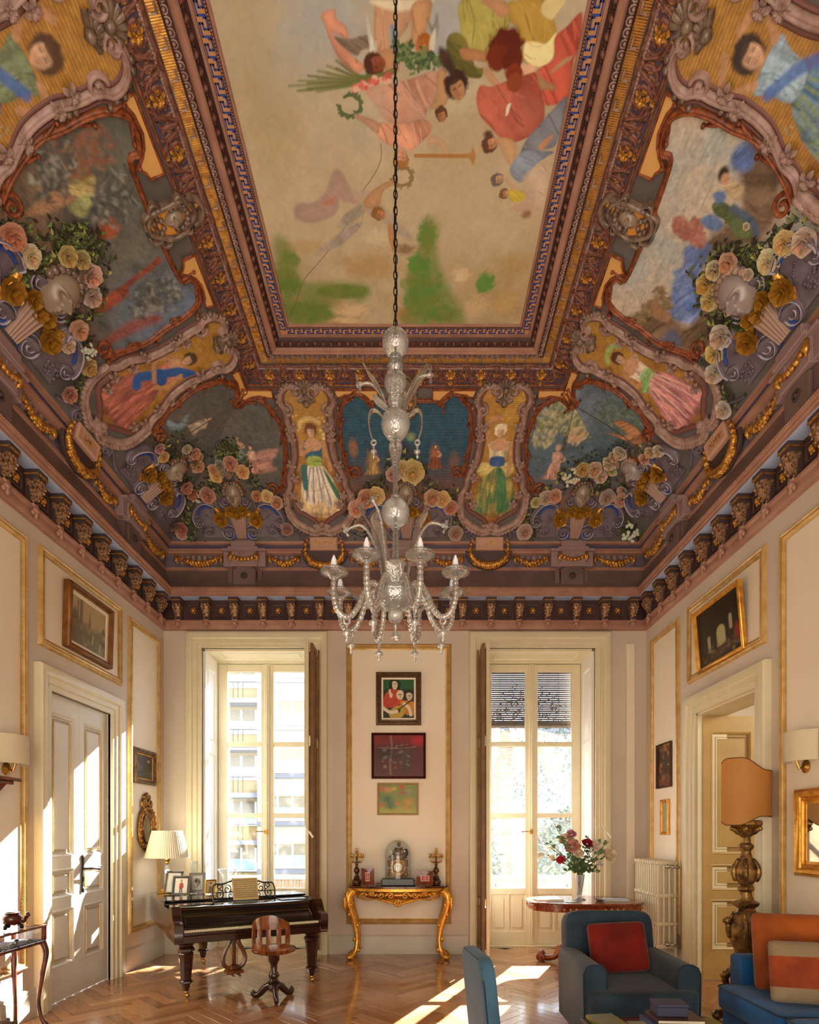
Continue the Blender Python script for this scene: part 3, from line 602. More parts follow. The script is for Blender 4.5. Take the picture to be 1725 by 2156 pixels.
# small repeated work on the frame
for sd in 'BLR':
    m = MB()
    for u in along(sd, 1.956, .0165): m.ball(room(sd, u, 1.965, 6.149), .006, 5, 3)
    O('bead_row', m, PINKM, fpart['bead_band', sd], kind='stuff', smooth=180)
    m = MB()
    for u in along(sd, 1.612, .02): m.ball(room(sd, u, 1.614, 6.05), (.008, .008, .007), 5, 3)
    O('bead_row', m, MAUVE, fpart['rope', sd], kind='stuff', smooth=180)
    m = MB()
    for u in along(sd, 1.76, .047):
        q = [room(sd, u+.019*math.cos(a), 1.752+.021*math.sin(a), 6.062) for a in np.linspace(-.6, PI+.6, 7)]; m.tube(q, .0055, 4); m.ball(room(sd, u, 1.75, 6.062), (.011, .011, .012), 6, 4)
    O('egg_row', m, MAUVE, fpart['ovolo', sd], kind='stuff', smooth=180)
    me = None
    for u in along(sd, 1.70, .142):
        bm = MB(); P = [room(sd, u-.022, 1.70, 6.085), room(sd, u+.022, 1.70, 6.085), room(sd, u+.022, 1.668, 6.075)]; bm.tube(P, [.008, .009, .007], 5); O('bracket', bm, MAUVE, fpart['ribbed_band', sd])
    m = MB()
    for u in along(sd, 1.71, .0125): m.tube([room(sd, u, 1.64, 6.086), room(sd, u, 1.715, 6.1)], .0035, 3)
    O('rib_row', m, GOLDP, fpart['ribbed_band', sd], kind='stuff', smooth=0)
    # meander
    m = MB(); L = .088; f = lambda p, q, h: room(sd, p, q, 6.1575-h)
    for u in along(sd, 1.94, L):
        for a0, t0, a1, t1 in ((-.044, 1.944, .012, 1.952), (.004, 1.92, .012, 1.952), (-.02, 1.918, .012, 1.926), (-.02, 1.9, -.012, 1.926), (-.02, 1.9, .044, 1.908), (.036, 1.9, .044, 1.952), (-.044, 1.93, -.036, 1.952)):
            m.prism([(u+a0, t0), (u+a1, t0), (u+a1, t1), (u+a0, t1)], 0, .004, f)
    O('meander', m, NAVY, fpart['key_band', sd], kind='stuff', smooth=0)
    m = MB()
    for k, u in enumerate(along(sd, 1.86, .075)):
        z = 6.105; m.ball(room(sd, u, 1.85, z), (.018, .018, .02), 6, 4)
        for d in (-1, 1): m.tube([room(sd, u, 1.846, z-.02), room(sd, u+d*.02, 1.848, z+.015), room(sd, u+d*.032, 1.852, z-.01)], [.008, .007, .003], 4)
    O('carved_leaves', m, BROWNL, fpart['cavetto', sd], kind='stuff', smooth=180)
# carved lace band between cove and frame, with blue ground and gilt florets
def arch(c, r, a0, a1, n=9, k=1): return [(c[0]+r*math.cos(a0+(a1-a0)*i/(n-1))*(k if not callable(k) else 1), c[1]+r*math.sin(a0+(a1-a0)*i/(n-1))) for i in range(n)]
def spiral(c, r0, r1, a0, turns, n=20):
    return [(c[0]+(r0+(r1-r0)*i/(n-1))*math.cos(a0+2*PI*turns*i/(n-1)), c[1]+(r0+(r1-r0)*i/(n-1))*math.sin(a0+2*PI*turns*i/(n-1))) for i in range(n)]
def rib(mb, fn, pts, w, h, mi=0, closed=False, lift=0):
    """half-round ridge laid along pts on the surface fn(p, q, h)"""
    P = np.array(pts, float); n = len(P); T = (np.roll(P, -1, 0)-np.roll(P, 1, 0)) if closed else np.gradient(P, axis=0)
    T /= np.linalg.norm(T, axis=1)[:, None]+1e-9; N = np.c_[-T[:, 1], T[:, 0]]; W = np.broadcast_to(np.array(w, float), (n,)); H = np.broadcast_to(np.array(h, float), (n,)); G = []
    for a, b in ((-1, -.02), (-.75, .62), (0, 1), (.75, .62), (1, -.02)):
        Q = P+N*(a*W/2)[:, None]; r = fn(Q[:, 0], Q[:, 1], b*H+lift); G.append(np.stack(np.broadcast_arrays(*r), -1) if isinstance(r, tuple) else r)
    return mb.grid(np.array(G).transpose(1, 0, 2), cu=closed, mi=mi)
def on(sd): return lambda p, q, h: cove(sd, p, q, h)
def rosette(n=6, r=1, h=.35, lay=2):
    m = MB()
    for l in range(lay):
        rr = r*(1-.42*l)
        for k in range(n):
            a = 2*PI*(k+.5*l)/n; c, s = math.cos(a), math.sin(a); G = []
            for i, (x, wd, z) in enumerate(((.12, .1, .15), (.5, .34, .3+.1*l), (.85, .3, .22+.2*l), (1.0, .1, .08+.25*l))):
                G.append([((x*c-y*s)*rr, (x*s+y*c)*rr, (z+.18*l-(.12 if y == 0 else 0))*h/.35*r) for y in (-wd, 0, wd)])
            m.grid(G)
    m.ball((0, 0, .3*r), .2*r, 6, 4); return m
FLORET = rosette(6, 1, .4).mesh('floret', GOLDP, 180); BLOSSOM = rosette(5, 1, .45).mesh('blossom', MAUVE, 180)
def frame_at(fn, p, q, r, spin=0, h=0):
    o = fn(p, q, h); z = fn(p, q, h+.02)-o; z /= np.linalg.norm(z); y = fn(p, q+.01, h)-o; y -= z*(y@z); y /= np.linalg.norm(y); x = np.cross(y, z)
    M = Matrix([list(v) for v in np.c_[x*r, y*r, z*r, o]]+[[0, 0, 0, 1]]); return M@Matrix.Rotation(spin, 4, 'Z')
for sd in 'BLR':
    fn = on(sd); a, b, c = limits(1.7); lo, hi = (a, b) if sd == 'B' else (2.9, c)
    m = MB(); P = []
    for s in (1.62, 1.795):
        a, b, c = limits(s); P.append([fn(u, s, .004) for u in (np.linspace(a, b, 12) if sd == 'B' else np.linspace(2.9, c, 12))])
    m.grid(P); band = O('lace_band', m, AM('dusky_blue_ground', '#3a3a4c', .5, '#4a3028', noise=9), ceiling, label='blue ground of the carved band')
    n = int(round((hi-lo)/.30)); m = MB()
    for k in range(n):
        u = lo+(k+.5)*(hi-lo)/n
        m2 = MB()
        for d in (-1, 1):
            rib(m2, fn, spiral((u+d*.045, 1.71), .05, .012, PI/2*(1-d)+.6*d, -1.1*d), .02, .02)
            rib(m2, fn, crom([(u+d*.02, 1.64), (u+d*.075, 1.655), (u+d*.1, 1.71), (u+d*.13, 1.77), (u+d*.155, 1.71), (u+d*.135, 1.655), (u+d*.1, 1.645)], 4, False), .022, .022)
            rib(m2, fn, spiral((u+d*.12, 1.73), .035, .01, 0, .9*d, 12), .015, .018)
        rib(m2, fn, [(u-.15, 1.785), (u, 1.775), (u+.15, 1.785)], .03, .018); rib(m2, fn, arch((u, 1.66), .055, PI*1.05, PI*1.95), .022, .022); [rib(m2, fn, [(u+d*a, 1.63), (u+d*(a+.02), 1.70), (u+d*a, 1.78)], .03, .012) for d in (-1, 1) for a in (.03, .085)]
        lo_ = O('lace_ornament', m2, BROWNL, band, smooth=180)
        O('floret', FLORET, None, band, M=frame_at(fn, u, 1.70, .052, k)); O('floret', FLORET, None, band, M=frame_at(fn, u+.149, 1.70, .03, k)); O('floret', FLORET, None, band, M=frame_at(fn, u, 1.625, .026, k))
# slate, russet and ochre upper bands
    for w_, s0, s1, mt, nm in ((0, 1.598, 1.618, RUST, 'russet_fillet'), (0, 1.577, 1.584, RUST, 'russet_fillet')):
        m = MB(); q = []
        for s in np.linspace(s0, s1, 4):
            a, b, c = limits(s); h = .012 if s0 < s < s1 else 0; q.append([fn(u, s, h+.003) for u in (np.linspace(a, b, 10) if sd == 'B' else np.linspace(2.9, c, 10))])
        m.grid(q); O(nm, m, mt, ceiling, smooth=180)
# ---- painted sky
mirror_u = lambda pts: [(-a, b) for a, b in pts]
ZF = 6.165
def fz(x, y): Y = (ZF-EYE)*F/(CY-y); return ((x-CX)*Y/F, Y)
FX0, FX1 = XL+1.985, XR-1.985+.055
def fresco():
    nx = 420; X = np.linspace(FX0, FX1, nx); Yv = np.r_[np.arange(YB-1.985, 3.2, -.0052), 2.4, 1.2, -.4]
    U, V = np.meshgrid(X, Yv); P = Paint(U.ravel(), V.ravel(), A('#b9a47f')); u, v = P.U, P.V
    def m(f): return np.clip(f, 0, 1)
    n1, n2, n3 = fbm(u*1.6, v*1.6, 1), fbm(u*4, v*4, 2, 5), fbm(u*14, v*9, 3, 4)
    P.mix(m((n1-.42)*3)*.55, A('#a98b58')); P.mix(m((n2-.55)*4)*.35, A('#c9b48e'))
    P.mix(m((4.3-v)*1.2)*.5, A('#a89a82')); P.mix(m((v-4.7)*2)*m((n2-.35)*3)*.6, A('#8f7040'))
    b = lambda x, y, rx, ry, c, a=.7, rag=.5, s=.5, sd=4: P.blob(fz(x, y), rx, ry, A(c), s, a, rag, seed=sd)
    b(560, 220, .16, .4, '#a08a55', .4); b(690, 40, .25, .2, '#9aa0a0', .6); b(940, 60, .2, .2, '#9ba4a8', .6); b(620, 120, .25, .2, '#a39c88', .5); b(760, 270, .12, .1, '#a3a08c', .4)
    for x, y, rx, ry, k in ((640, 655, .3, .11, 1), (600, 590, .12, .14, 2), (720, 615, .22, .06, 3), (610, 545, .08, .07, 4), (890, 620, .16, .24, 5), (900, 500, .07, .12, 6), (930, 660, .16, .08, 7), (1022, 595, .08, .09, 8), (880, 560, .09, .12, 9)):
        b(x, y, rx, ry, '#5d7a30' if k < 5 else '#5a8638', .95, .45, .22, k)
    for x, y, rx, ry, c, a in ((740, 655, .14, .06, '#cfb183', .9), (730, 675, .12, .03, '#cdb080', .9), (780, 560, .2, .12, '#a8854f', .7), (640, 520, .15, .05, '#b0935c', .6), (1000, 650, .1, .1, '#c5a878', .8), (970, 580, .06, .06, '#d3ba8e', .8), (1060, 640, .1, .12, '#b7985f', .8), (1080, 560, .12, .1, '#a88a55', .6), (850, 660, .07, .05, '#a3793f', .8), (800, 500, .1, .06, '#cdb892', .7), (960, 200, .2, .12, '#bfb08c', .6)):
        b(x, y, rx, ry, c, a, .6, .4, int(x))
    def q(pts, c, **k): P.poly([fz(*p) for p in pts], A(c), **k)
    for pts, c in (([(575, 520), (600, 500), (625, 540), (640, 590), (700, 592), (775, 600), (765, 635), (720, 630), (690, 660), (675, 684), (612, 684)], '#62782f'), ([(888, 470), (905, 455), (925, 480), (920, 520), (930, 570), (955, 620), (975, 684), (850, 684), (860, 640), (855, 580), (880, 540)], '#5c8038')): q(pts, c, soft=.035, a=.75, c2=A('#7a7a3c'))
    def l(pts, w, c, **k): P.line([fz(*p) for p in pts], w, A(c), **k)
    def head(x, y, r, hair, skin, ang): P.face(fz(x, y), r*.0024, ang, A(hair), A(skin))
    SK, SK2 = '#bd8a60', '#c9a07c'
    # putti at the top
    q([(790, 0), (800, 0), (870, 0), (862, 50), (835, 90), (832, 118), (822, 140), (800, 150), (790, 120), (788, 60)], '#b58a68', fold=(1.5, 5, .25), edge=.3)
    q([(785, 0), (905, 0), (900, 8), (845, 24), (800, 14)], '#d8c9a4', soft=.01); q([(868, 10), (908, 0), (905, 40), (895, 75), (880, 95), (850, 108), (848, 92), (865, 75)], '#b3865c', edge=.3, fold=(1.2, 5, .3))
    q([(686, 22), (704, 20), (710, 40), (728, 55), (735, 80), (724, 80), (700, 68), (730, 105), (752, 125), (768, 140), (755, 155), (735, 150), (712, 122), (695, 85), (684, 55), (676, 35)], '#c08468', fold=(1.0, 9, .35), edge=.3)
    q([(704, 78), (735, 82), (775, 74), (780, 100), (762, 105), (752, 118), (730, 105)], '#6a5a48', fold=(.5, 14, .4)); q([(773, 32), (779, 60), (786, 85), (794, 90), (790, 122), (782, 120), (776, 80)], '#b9b09c', fold=(1.5, 16, .4)); q([(820, 60), (836, 55), (838, 110), (826, 120)], '#8a9298', fold=(1.5, 14, .3))
    q([(800, 110), (830, 105), (840, 150), (815, 150)], SK, edge=.3); head(790, 136, 26, '#4e2a1c', '#8a4c30', -.2)
    head(892, 95, 20, '#9c5a20', '#b9703a', 2.6); q([(902, 40), (912, 55), (920, 28), (925, 60), (915, 85), (905, 62)], '#7f7a70', fold=(1.5, 16, .4)); q([(905, 85), (918, 60), (914, 110), (905, 112)], '#c8bfa4')
    # palm branch, garlands, wreaths
    for k in range(15):
        a = k/14; l([(830, 152-6*a), (760, 160+a*16), (608+70*abs(a-.72)*2+(30 if k % 2 else 0), 182+14*a-abs(a-.9)*60)], .0045, '#6e7038' if k % 3 else '#4f5630', soft=.008)
    g = np.random.default_rng(2)
    for k in range(150):
        t = g.random(); x, y = 835+85*t+g.normal()*8, 112+26*t+g.normal()*12-30*(t-.5)**2; a = g.uniform(0, 6.3); l([(x, y), (x+9*math.cos(a), y+7*math.sin(a))], .007, ('#4f6236', '#6d7d4c', '#3f5030')[k % 3], soft=.004)
    for k in range(46):
        x, y = 740+80*g.random(), 0; y = 190-.33*(x-740)+g.normal()*5; b(x, y, .018, .014, ('#c96a58', '#dcae94', '#b95048')[k % 3], .9, .2, .3, k)
    for cx, cy_, r, n in ((737, 222, 22, 60), (848, 372, 19, 46)):
        for k in range(n):
            a = -2.2+k/n*5.2; x, y = cx+r*math.cos(a), cy_+r*.95*math.sin(a); a2 = a+1.3+g.normal()*.5; l([(x, y), (x+8*math.cos(a2), y+8*math.sin(a2))], .006, '#56613a' if cx < 800 else '#8b6c46', soft=.004)
    # rose-draped figure upside down with a trumpet
    q([(770, 190), (815, 178), (870, 165), (920, 150), (922, 205), (900, 232), (893, 255), (860, 263), (820, 258), (803, 240), (788, 215)], '#c98e70', fold=(.9, 6, .35), edge=.25, c2=A('#d9a588')); q([(780, 188), (808, 190), (814, 252), (800, 240), (786, 212)], '#b9987e', soft=.015, a=.7)
    q([(800, 258), (835, 262), (895, 252), (910, 268), (902, 285), (880, 305), (866, 318), (848, 312), (815, 303), (795, 285)], '#cf9272', fold=(1.1, 7, .35), edge=.25)
    q([(748, 240), (762, 243), (796, 258), (795, 282), (770, 262), (748, 248)], '#b98c6c', edge=.25); q([(905, 287), (925, 290), (942, 310), (948, 328), (940, 330), (925, 305), (900, 305)], SK2, edge=.25)
    q([(922, 150), (935, 145), (946, 180), (942, 215), (925, 228), (905, 228), (918, 205)], '#b98e62', edge=.3); head(930, 241, 17, '#5a3a26', '#a8744c', 1.2); head(845, 333, 22, '#9c6c34', '#c89070', -1.4)
    l([(875, 328), (990, 329)], .012, '#a5723a'); q([(975, 325), (990, 322), (996, 312), (1002, 330), (996, 348), (990, 336)], '#a87840'); l([(802, 303), (803, 330), (795, 355), (780, 380), (766, 400), (764, 420), (757, 440), (735, 465), (712, 500), (690, 530), (665, 560), (640, 590), (626, 630), (612, 665)], .003, '#5d4c34', soft=.002, a=.8)
    l([(766, 445), (758, 475), (735, 500), (705, 520)], .0025, '#7a6748', soft=.002, a=.6)
    # floating veiled figure
    q([(703, 360), (718, 362), (735, 390), (745, 408), (765, 404), (768, 430), (745, 428), (725, 425), (716, 418), (710, 445), (690, 460), (655, 470), (625, 462), (620, 440), (632, 428), (660, 426), (685, 405)], '#ad8c7c', soft=.014, a=.9, fold=(.5, 5, .15), edge=.2)
    q([(680, 425), (705, 415), (702, 428), (683, 433)], '#b5744f', soft=.012, a=.8); q([(740, 405), (775, 402), (785, 412), (770, 440), (755, 425)], '#b39b80', soft=.012); q([(762, 430), (772, 440), (735, 475), (712, 478), (720, 458), (740, 440)], '#8f8572', soft=.01, a=.8, fold=(.8, 14, .3)); q([(735, 478), (765, 470), (720, 515), (675, 535), (660, 538), (690, 510)], '#97887a', soft=.012, a=.8, fold=(.8, 14, .3)); q([(765, 440), (800, 430), (875, 505), (885, 510), (850, 500), (800, 465)], '#a3937e', soft=.014, a=.8)
    q([(775, 410), (800, 390), (830, 378), (836, 384), (808, 402), (800, 430), (780, 440), (765, 430)], '#b98c60', edge=.25); head(798, 450, 21, '#8a5e30', '#b8784e', .4); q([(818, 470), (828, 480), (835, 520), (828, 528), (818, 500)], '#b8865a', edge=.2); b(852, 525, .07, .04, '#7a5a3a', .8)
    # green, yellow and red figures
    q([(972, 0), (1060, 0), (1075, 40), (1068, 62), (1050, 80), (1044, 105), (1020, 112), (990, 105), (975, 100), (968, 55)], '#8a7f3c', fold=(1.35, 5, .5), edge=.2, c2=A('#a3964e')); q([(942, 80), (960, 68), (980, 80), (990, 110), (1002, 140), (1018, 145), (1010, 165), (975, 160), (955, 150), (942, 120)], '#7d7438', fold=(.6, 5, .4), edge=.2)
    q([(1068, 10), (1090, 0), (1150, 0), (1172, 60), (1170, 100), (1160, 125), (1140, 140), (1105, 130), (1092, 100), (1090, 60), (1075, 45)], '#a9873c', fold=(.9, 4, .35), edge=.2); q([(1095, 95), (1125, 88), (1150, 92), (1172, 70), (1165, 118), (1140, 141), (1110, 130)], '#d3bf84', fold=(.4, 8, .3))
    q([(1150, 0), (1190, 0), (1175, 25), (1160, 42), (1140, 25)], '#cdbb80'); q([(1012, 0), (1050, 0), (1075, 20), (1055, 38), (1038, 22)], '#b9885e', edge=.2); q([(970, 102), (1010, 105), (1036, 118), (1035, 132), (1000, 128), (975, 125)], '#b27c50', edge=.25); q([(1018, 142), (1035, 150), (1055, 180), (1045, 184), (1025, 165)], '#bd9066', edge=.2)
    q([(1012, 180), (1035, 182), (1080, 165), (1110, 150), (1135, 160), (1145, 210), (1146, 250), (1130, 278), (1085, 300), (1060, 295), (1035, 270), (1012, 245), (1003, 208)], '#b25542', fold=(.75, 5, .45), edge=.25, c2=A('#c06a54')); q([(1168, 80), (1195, 55), (1225, 25), (1224, 70), (1216, 110), (1208, 130), (1196, 205), (1150, 222), (1140, 190), (1130, 150), (1165, 125)], '#b4523f', fold=(.9, 5, .4), edge=.2)
    q([(1068, 222), (1076, 218), (1070, 240), (1065, 243)], '#d9c9a6', soft=.004); q([(1092, 140), (1120, 135), (1125, 150), (1095, 158)], '#d6a884'); q([(1135, 145), (1142, 165), (1165, 178), (1170, 188), (1140, 188), (1133, 170)], '#a8805a', edge=.2); q([(1160, 150), (1185, 125), (1205, 118), (1200, 128), (1172, 148), (1160, 155)], '#b88a62', edge=.2)
    for x, y, r, h in ((1065, 100, 30, '#5a2012'), (1048, 122, 20, '#6d2a14'), (1080, 128, 18, '#5f2211'), (1082, 155, 16, '#7a3018'), (1084, 175, 15, '#8a4024')): b(x, y, r*.0034, r*.003, h, 1, .25, .12, int(x))
    head(962, 182, 30, '#3a241c', '#b08058', 1.1); q([(925, 100), (942, 110), (958, 140), (955, 160), (940, 150), (928, 130)], '#3f2a22', soft=.012); b(935, 118, .03, .03, '#4a3328', .9)
    q([(1052, 290), (1085, 300), (1085, 345), (1075, 350), (1055, 315)], '#c3986e', edge=.2); head(1033, 303, 22, '#5f3c28', '#bd8862', -.3); b(1028, 283, .03, .022, '#5a3826', 1, .2)
    q([(1090, 345), (1105, 300), (1130, 270), (1160, 235), (1195, 205), (1178, 285), (1165, 310), (1130, 320), (1105, 345)], '#77787a', fold=(.85, 7, .35), edge=.2); q([(1075, 352), (1100, 320), (1150, 318), (1165, 322), (1130, 345), (1112, 372), (1095, 385), (1078, 370)], '#8d949c', fold=(.5, 9, .35), edge=.2)
    q([(1135, 305), (1165, 282), (1160, 295), (1140, 316)], '#b5825a'); head(1048, 378, 18, '#6a5c50', '#b8906c', -.2); q([(1065, 375), (1085, 392), (1115, 410), (1130, 425), (1110, 415), (1075, 395)], '#c6a27c', edge=.2); head(1063, 408, 15, '#7a5230', '#c09068', 0)
    q([(1072, 400), (1100, 405), (1105, 420), (1078, 425)], '#b39a38', fold=(.5, 10, .3)); q([(1100, 375), (1140, 345), (1160, 330), (1150, 400), (1138, 450), (1115, 440), (1110, 405)], '#c0a68a', fold=(.8, 7, .2), a=.75, soft=.015); q([(1070, 440), (1100, 425), (1125, 430), (1105, 445), (1080, 447)], '#b9987a', a=.8); b(1108, 452, .035, .03, '#8a5e3e', .9, .3)
    P.C *= (1+.16*(n3-.5)+.14*(fbm(u*40, v*40, 9, 2)-.5))[:, None]
    return colmesh('painted_sky', np.c_[U.ravel(), V.ravel(), np.full(U.size, ZF)], gridfaces(*U.shape), P.C, VC)
O('painted_sky', fresco(), None, ceiling, label='pale clouded sky painting with draped floating figures')
# ================================================================ ornaments of the cove
U0 = {'c1': (-1.105, .925), 'm': (-2.09, -.09, 1.99)}
CARTS = [('B', -1.105), ('B', .925), ('L', 5.34), ('R', 5.33), ('L', 3.25), ('R', 3.25)]
MASKS = [('B', -2.09), ('B', -.09), ('B', 1.95), ('L', 6.34), ('L', 4.26), ('R', 6.34), ('R', 4.27)]
def loc1(pts): return [(inv('B', *z1(*p))[0]+1.105, inv('B', *z1(*p))[1]) for p in pts]
def loc2(pts): return [(inv('B', *z2(*p))[0]+2.09, inv('B', *z2(*p))[1]) for p in pts]
def both(pts): return [pts, [(-a, b) for a, b in pts]]
def panel_mesh(sd, poly, h, cell, paint, mat=VC, name='painted_panel', parent=None, label=None):
    P = np.array(poly); lo, hi = P.min(0), P.max(0); n, m = max(3, int((hi[0]-lo[0])/cell)), max(3, int((hi[1]-lo[1])/cell))
    U, V = np.meshgrid(np.linspace(lo[0], hi[0], n), np.linspace(lo[1], hi[1], m), indexing='ij')
    a, b, c = limits(V); ok = inside(U.ravel(), V.ravel(), P).reshape(U.shape); eps = cell*.6
    ok &= ((U > a-eps) & (U < b+eps)) if sd == 'B' else (U < c+eps)
    keep = ok[:-1, :-1] & ok[1:, 1:] & ok[1:, :-1] & ok[:-1, 1:]
    Fc = gridfaces(n, m, keep); used, ix = np.unique(Fc, return_inverse=True); u, v = U.ravel()[used], V.ravel()[used]
    pt = Paint(u, v, (0, 0, 0)); paint(pt, u, v); pt.C *= (1+.45*(fbm(u*26, v*26, 5, 3)-.5)+.45*(fbm(u*45+v*30, v*70-u*20, 8, 2)-.5))[:, None]
    return O(name, colmesh(name, cove(sd, u, v, h), ix.reshape(Fc.shape), pt.C, mat), None, parent, label=label)
def clipmit(sd, pts):
    """drop the part of a line that runs past the mitre"""
    out = []
    for p in pts:
        a, b, c = limits(p[1])
        if (a-.004 <= p[0] <= b+.004) if sd == 'B' else p[0] <= c+.004: out.append(p)
    return out
# ---------------- cartouches
PTH = loc1([(372, 262), (345, 268), (322, 240), (340, 205), (300, 188), (240, 192), (190, 232), (160, 300), (166, 380), (205, 440), (235, 500), (248, 580), (266, 650), (286, 720), (315, 800), (330, 900), (338, 1000), (332, 1100), (300, 1210), (282, 1290), (290, 1370), (275, 1430), (250, 1470)])
OUT = loc1([(248, 1462), (258, 1560), (275, 1650), (305, 1720), (355, 1790), (420, 1842), (500, 1880), (580, 1912), (640, 1902), (682, 1880)])
INN = loc1([(310, 1470), (345, 1560), (352, 1630), (405, 1690), (465, 1715), (520, 1755), (580, 1785), (630, 1850), (682, 1872)])
RIMO = loc1([(225, 1480), (235, 1580), (255, 1680), (290, 1760), (345, 1830), (420, 1885), (500, 1925), (580, 1955), (640, 1945), (682, 1925)])
FLW = loc1([(325, 668), (310, 800), (312, 1112), (350, 1275), (408, 1592), (340, 1480)]); NIB = loc1([(120, 300), (135, 370), (125, 440), (160, 240), (200, 170), (250, 150), (240, 690), (255, 745), (262, 1130)])
TOPS, BOTS = 1.575, .17
def figure(kind, u0, s0, H, sg):
    """a standing painted lady; x across, y up, in units of her height"""
    SKN = A('#b98a66')
    def fn(P, u, v):
        T = lambda pts: [(u0+sg*x*H, s0+y*H) for x, y in pts]
        k = fbm(u*6, v*6, 3); P.C[:] = A('#a07030'); P.mix(np.clip((k-.4)*3, 0, 1), A('#834e1c')); P.mix(np.clip((v-s0-.45*H)*3, 0, 1)*np.clip((k-.3)*2, 0, 1)*.8, A('#b58c3c'))
        P.C *= (1+.28*np.sin(v*2*PI/.021))[:, None]
        st = dict(w=('#d3bd9c', '#3a4a86', '#8f9c48', '#37697a'), g=('#a48c48', '#3f6a44', '#2f4f7a', '#c9b98e'), r=('#a8604c', '#8d4a3a', '#24507e', '#b06a56'), p=('#bf7a74', '#d9b39c', '#8fae6e', '#cbb59a'), b=('#2f4f78', '#5a7a56', '#24407a', '#6f7a58'), t=('#4d6f8e', '#7f8a5a', '#2f4f9a', '#8fa2a8'))[kind]
        sk, ac, sash, up = st
        P.poly(T([(-.06, .56), (-.17, .4), (-.22, .15), (-.28, .02), (-.1, -.01), (.1, -.02), (.3, .03), (.26, .2), (.17, .42), (.06, .56)]), A(sk), fold=(PI/2, 34, .5), edge=.3, c2=A(ac) if kind in 'gt' else None)
        for x in ((-.12, -.05, .03, .1) if kind != 'p' else (-.15, -.1, -.02, .05, .11, .17)): P.line(T([(x*.5, .52), (x, .3), (x*1.5, .04)]), .008, A(ac), a=.75)
        if kind == 'w': P.poly(T([(-.28, .02), (-.2, .2), (-.1, .1), (0, .16), (.12, .08), (.22, .2), (.3, .03), (.12, -.03), (-.1, -.02)]), A('#c9a877'), fold=(PI/2, 30, .45)); P.poly(T([(.08, .52), (.16, .4), (.27, .2), (.22, .18), (.14, .34)]), A('#39694a')); P.poly(T([(-.1, .55), (-.17, .52), (-.17, .3), (-.12, .28), (-.1, .45)]), A('#2f6260'))
        if kind == 'g': P.poly(T([(-.05, .58), (-.2, .56), (-.22, .46), (-.12, .42), (0, .52), (.12, .42), (.2, .48), (.18, .57), (.05, .58)]), A('#b3a05c'), fold=(.3, 30, .5), edge=.3); P.poly(T([(.0, .52), (.1, .45), (.16, .1), (.06, .02), (.04, .3)]), A('#3f6a40'), fold=(PI/2, 30, .4))
        P.poly(T([(-.07, .55), (-.1, .7), (-.13, .78), (0, .8), (.13, .78), (.1, .7), (.07, .55)]), A(up), fold=(PI/2, 26, .4), edge=.25)
        if kind not in 'bt': P.poly(T([(-.075, .54), (-.07, .63), (.07, .63), (.075, .54)]), A(sash), fold=(0, 40, .4)); P.poly(T([(-.1, .74), (-.05, .7), (.06, .7), (.1, .75), (.05, .82), (-.04, .82)]), SKN)
        if kind == 'r': P.line(T([(-.16, .86), (-.05, .75), (.02, .6), (.12, .42), (.07, .36)]), .045, A('#28538a'), soft=.01)
        arms = {'w': [[(-.11, .78), (-.15, .66), (-.02, .72)], [(.11, .78), (.15, .64), (.17, .5)]], 'g': [[(-.11, .79), (-.15, .93), (-.06, 1.03), (.0, 1.02)], [(.12, .77), (.15, .62), (.14, .46)]], 'r': [[(.1, .78), (.16, .62), (.0, .52)], [(-.1, .76), (-.13, .6), (-.06, .5)]], 'p': [[(-.1, .78), (-.2, .9), (-.08, 1.0)], [(.1, .78), (.16, .64), (.02, .56)]], 'b': [[(.11, .8), (.2, .92), (.1, 1.02)], [(-.1, .8), (-.22, .76), (-.14, .62)]], 't': [[(-.1, .8), (-.2, .95), (-.06, 1.03)], [(.1, .8), (.2, .94), (.06, 1.0)]]}[kind]
        for a in arms: P.line(T(a), .024*H/1.1, A('#b08058'), soft=.005)
        hair = dict(w='#6a3a20', g='#d8c8a0', r='#4a3424', p='#4e3020', b='#4f3624', t='#33231c')[kind]; hx, hy = T([(.0, .9)])[0]; Q = H*(1.45 if kind in 'bt' else 1.1)
        P.face((hx, hy), .06*Q, -PI/2, A(hair), A('#c69a78'))
        if kind in 'wp': P.line(T([(-.12, .93), (-.08, 1.0), (.02, 1.02), (.1, .98)]), .022, A('#c9b070' if kind == 'w' else '#86ab66'), soft=.008, a=.8)
        if kind == 'w': P.spots((u0-.3*H, s0+.8*H), (u0+.3*H, s0+1.08*H), 60, .012, [A('#dcc9a4'), A('#caa860')], mask=lambda p: abs(p[0]-u0) > .08*H)
        if kind == 'p': P.poly(T([(.02, .6), (.16, .56), (.14, .5), (.04, .53)]), A('#7fa860'), fold=(0, 30, .4))
        if kind in 'bt': P.line(T([(-.1, .7), (.08, .58), (.2, .4), (.24, .2)]), .03, A('#3d62a2'), soft=.01, a=.8); P.spots((u0-.3*H, s0), (u0+.3*H, s0+.55*H), 70, .02, [A(ac), A('#8f9a7a'), A('#2a447c')], .6, el=.35, ang=PI/2, mask=lambda p: abs(p[0]-u0) < .2*H)
        P.mix(np.exp(-((v-s0)/.03)**2)*.5*(np.abs(u-u0) < .3), A('#5e2f16'))
    return fn
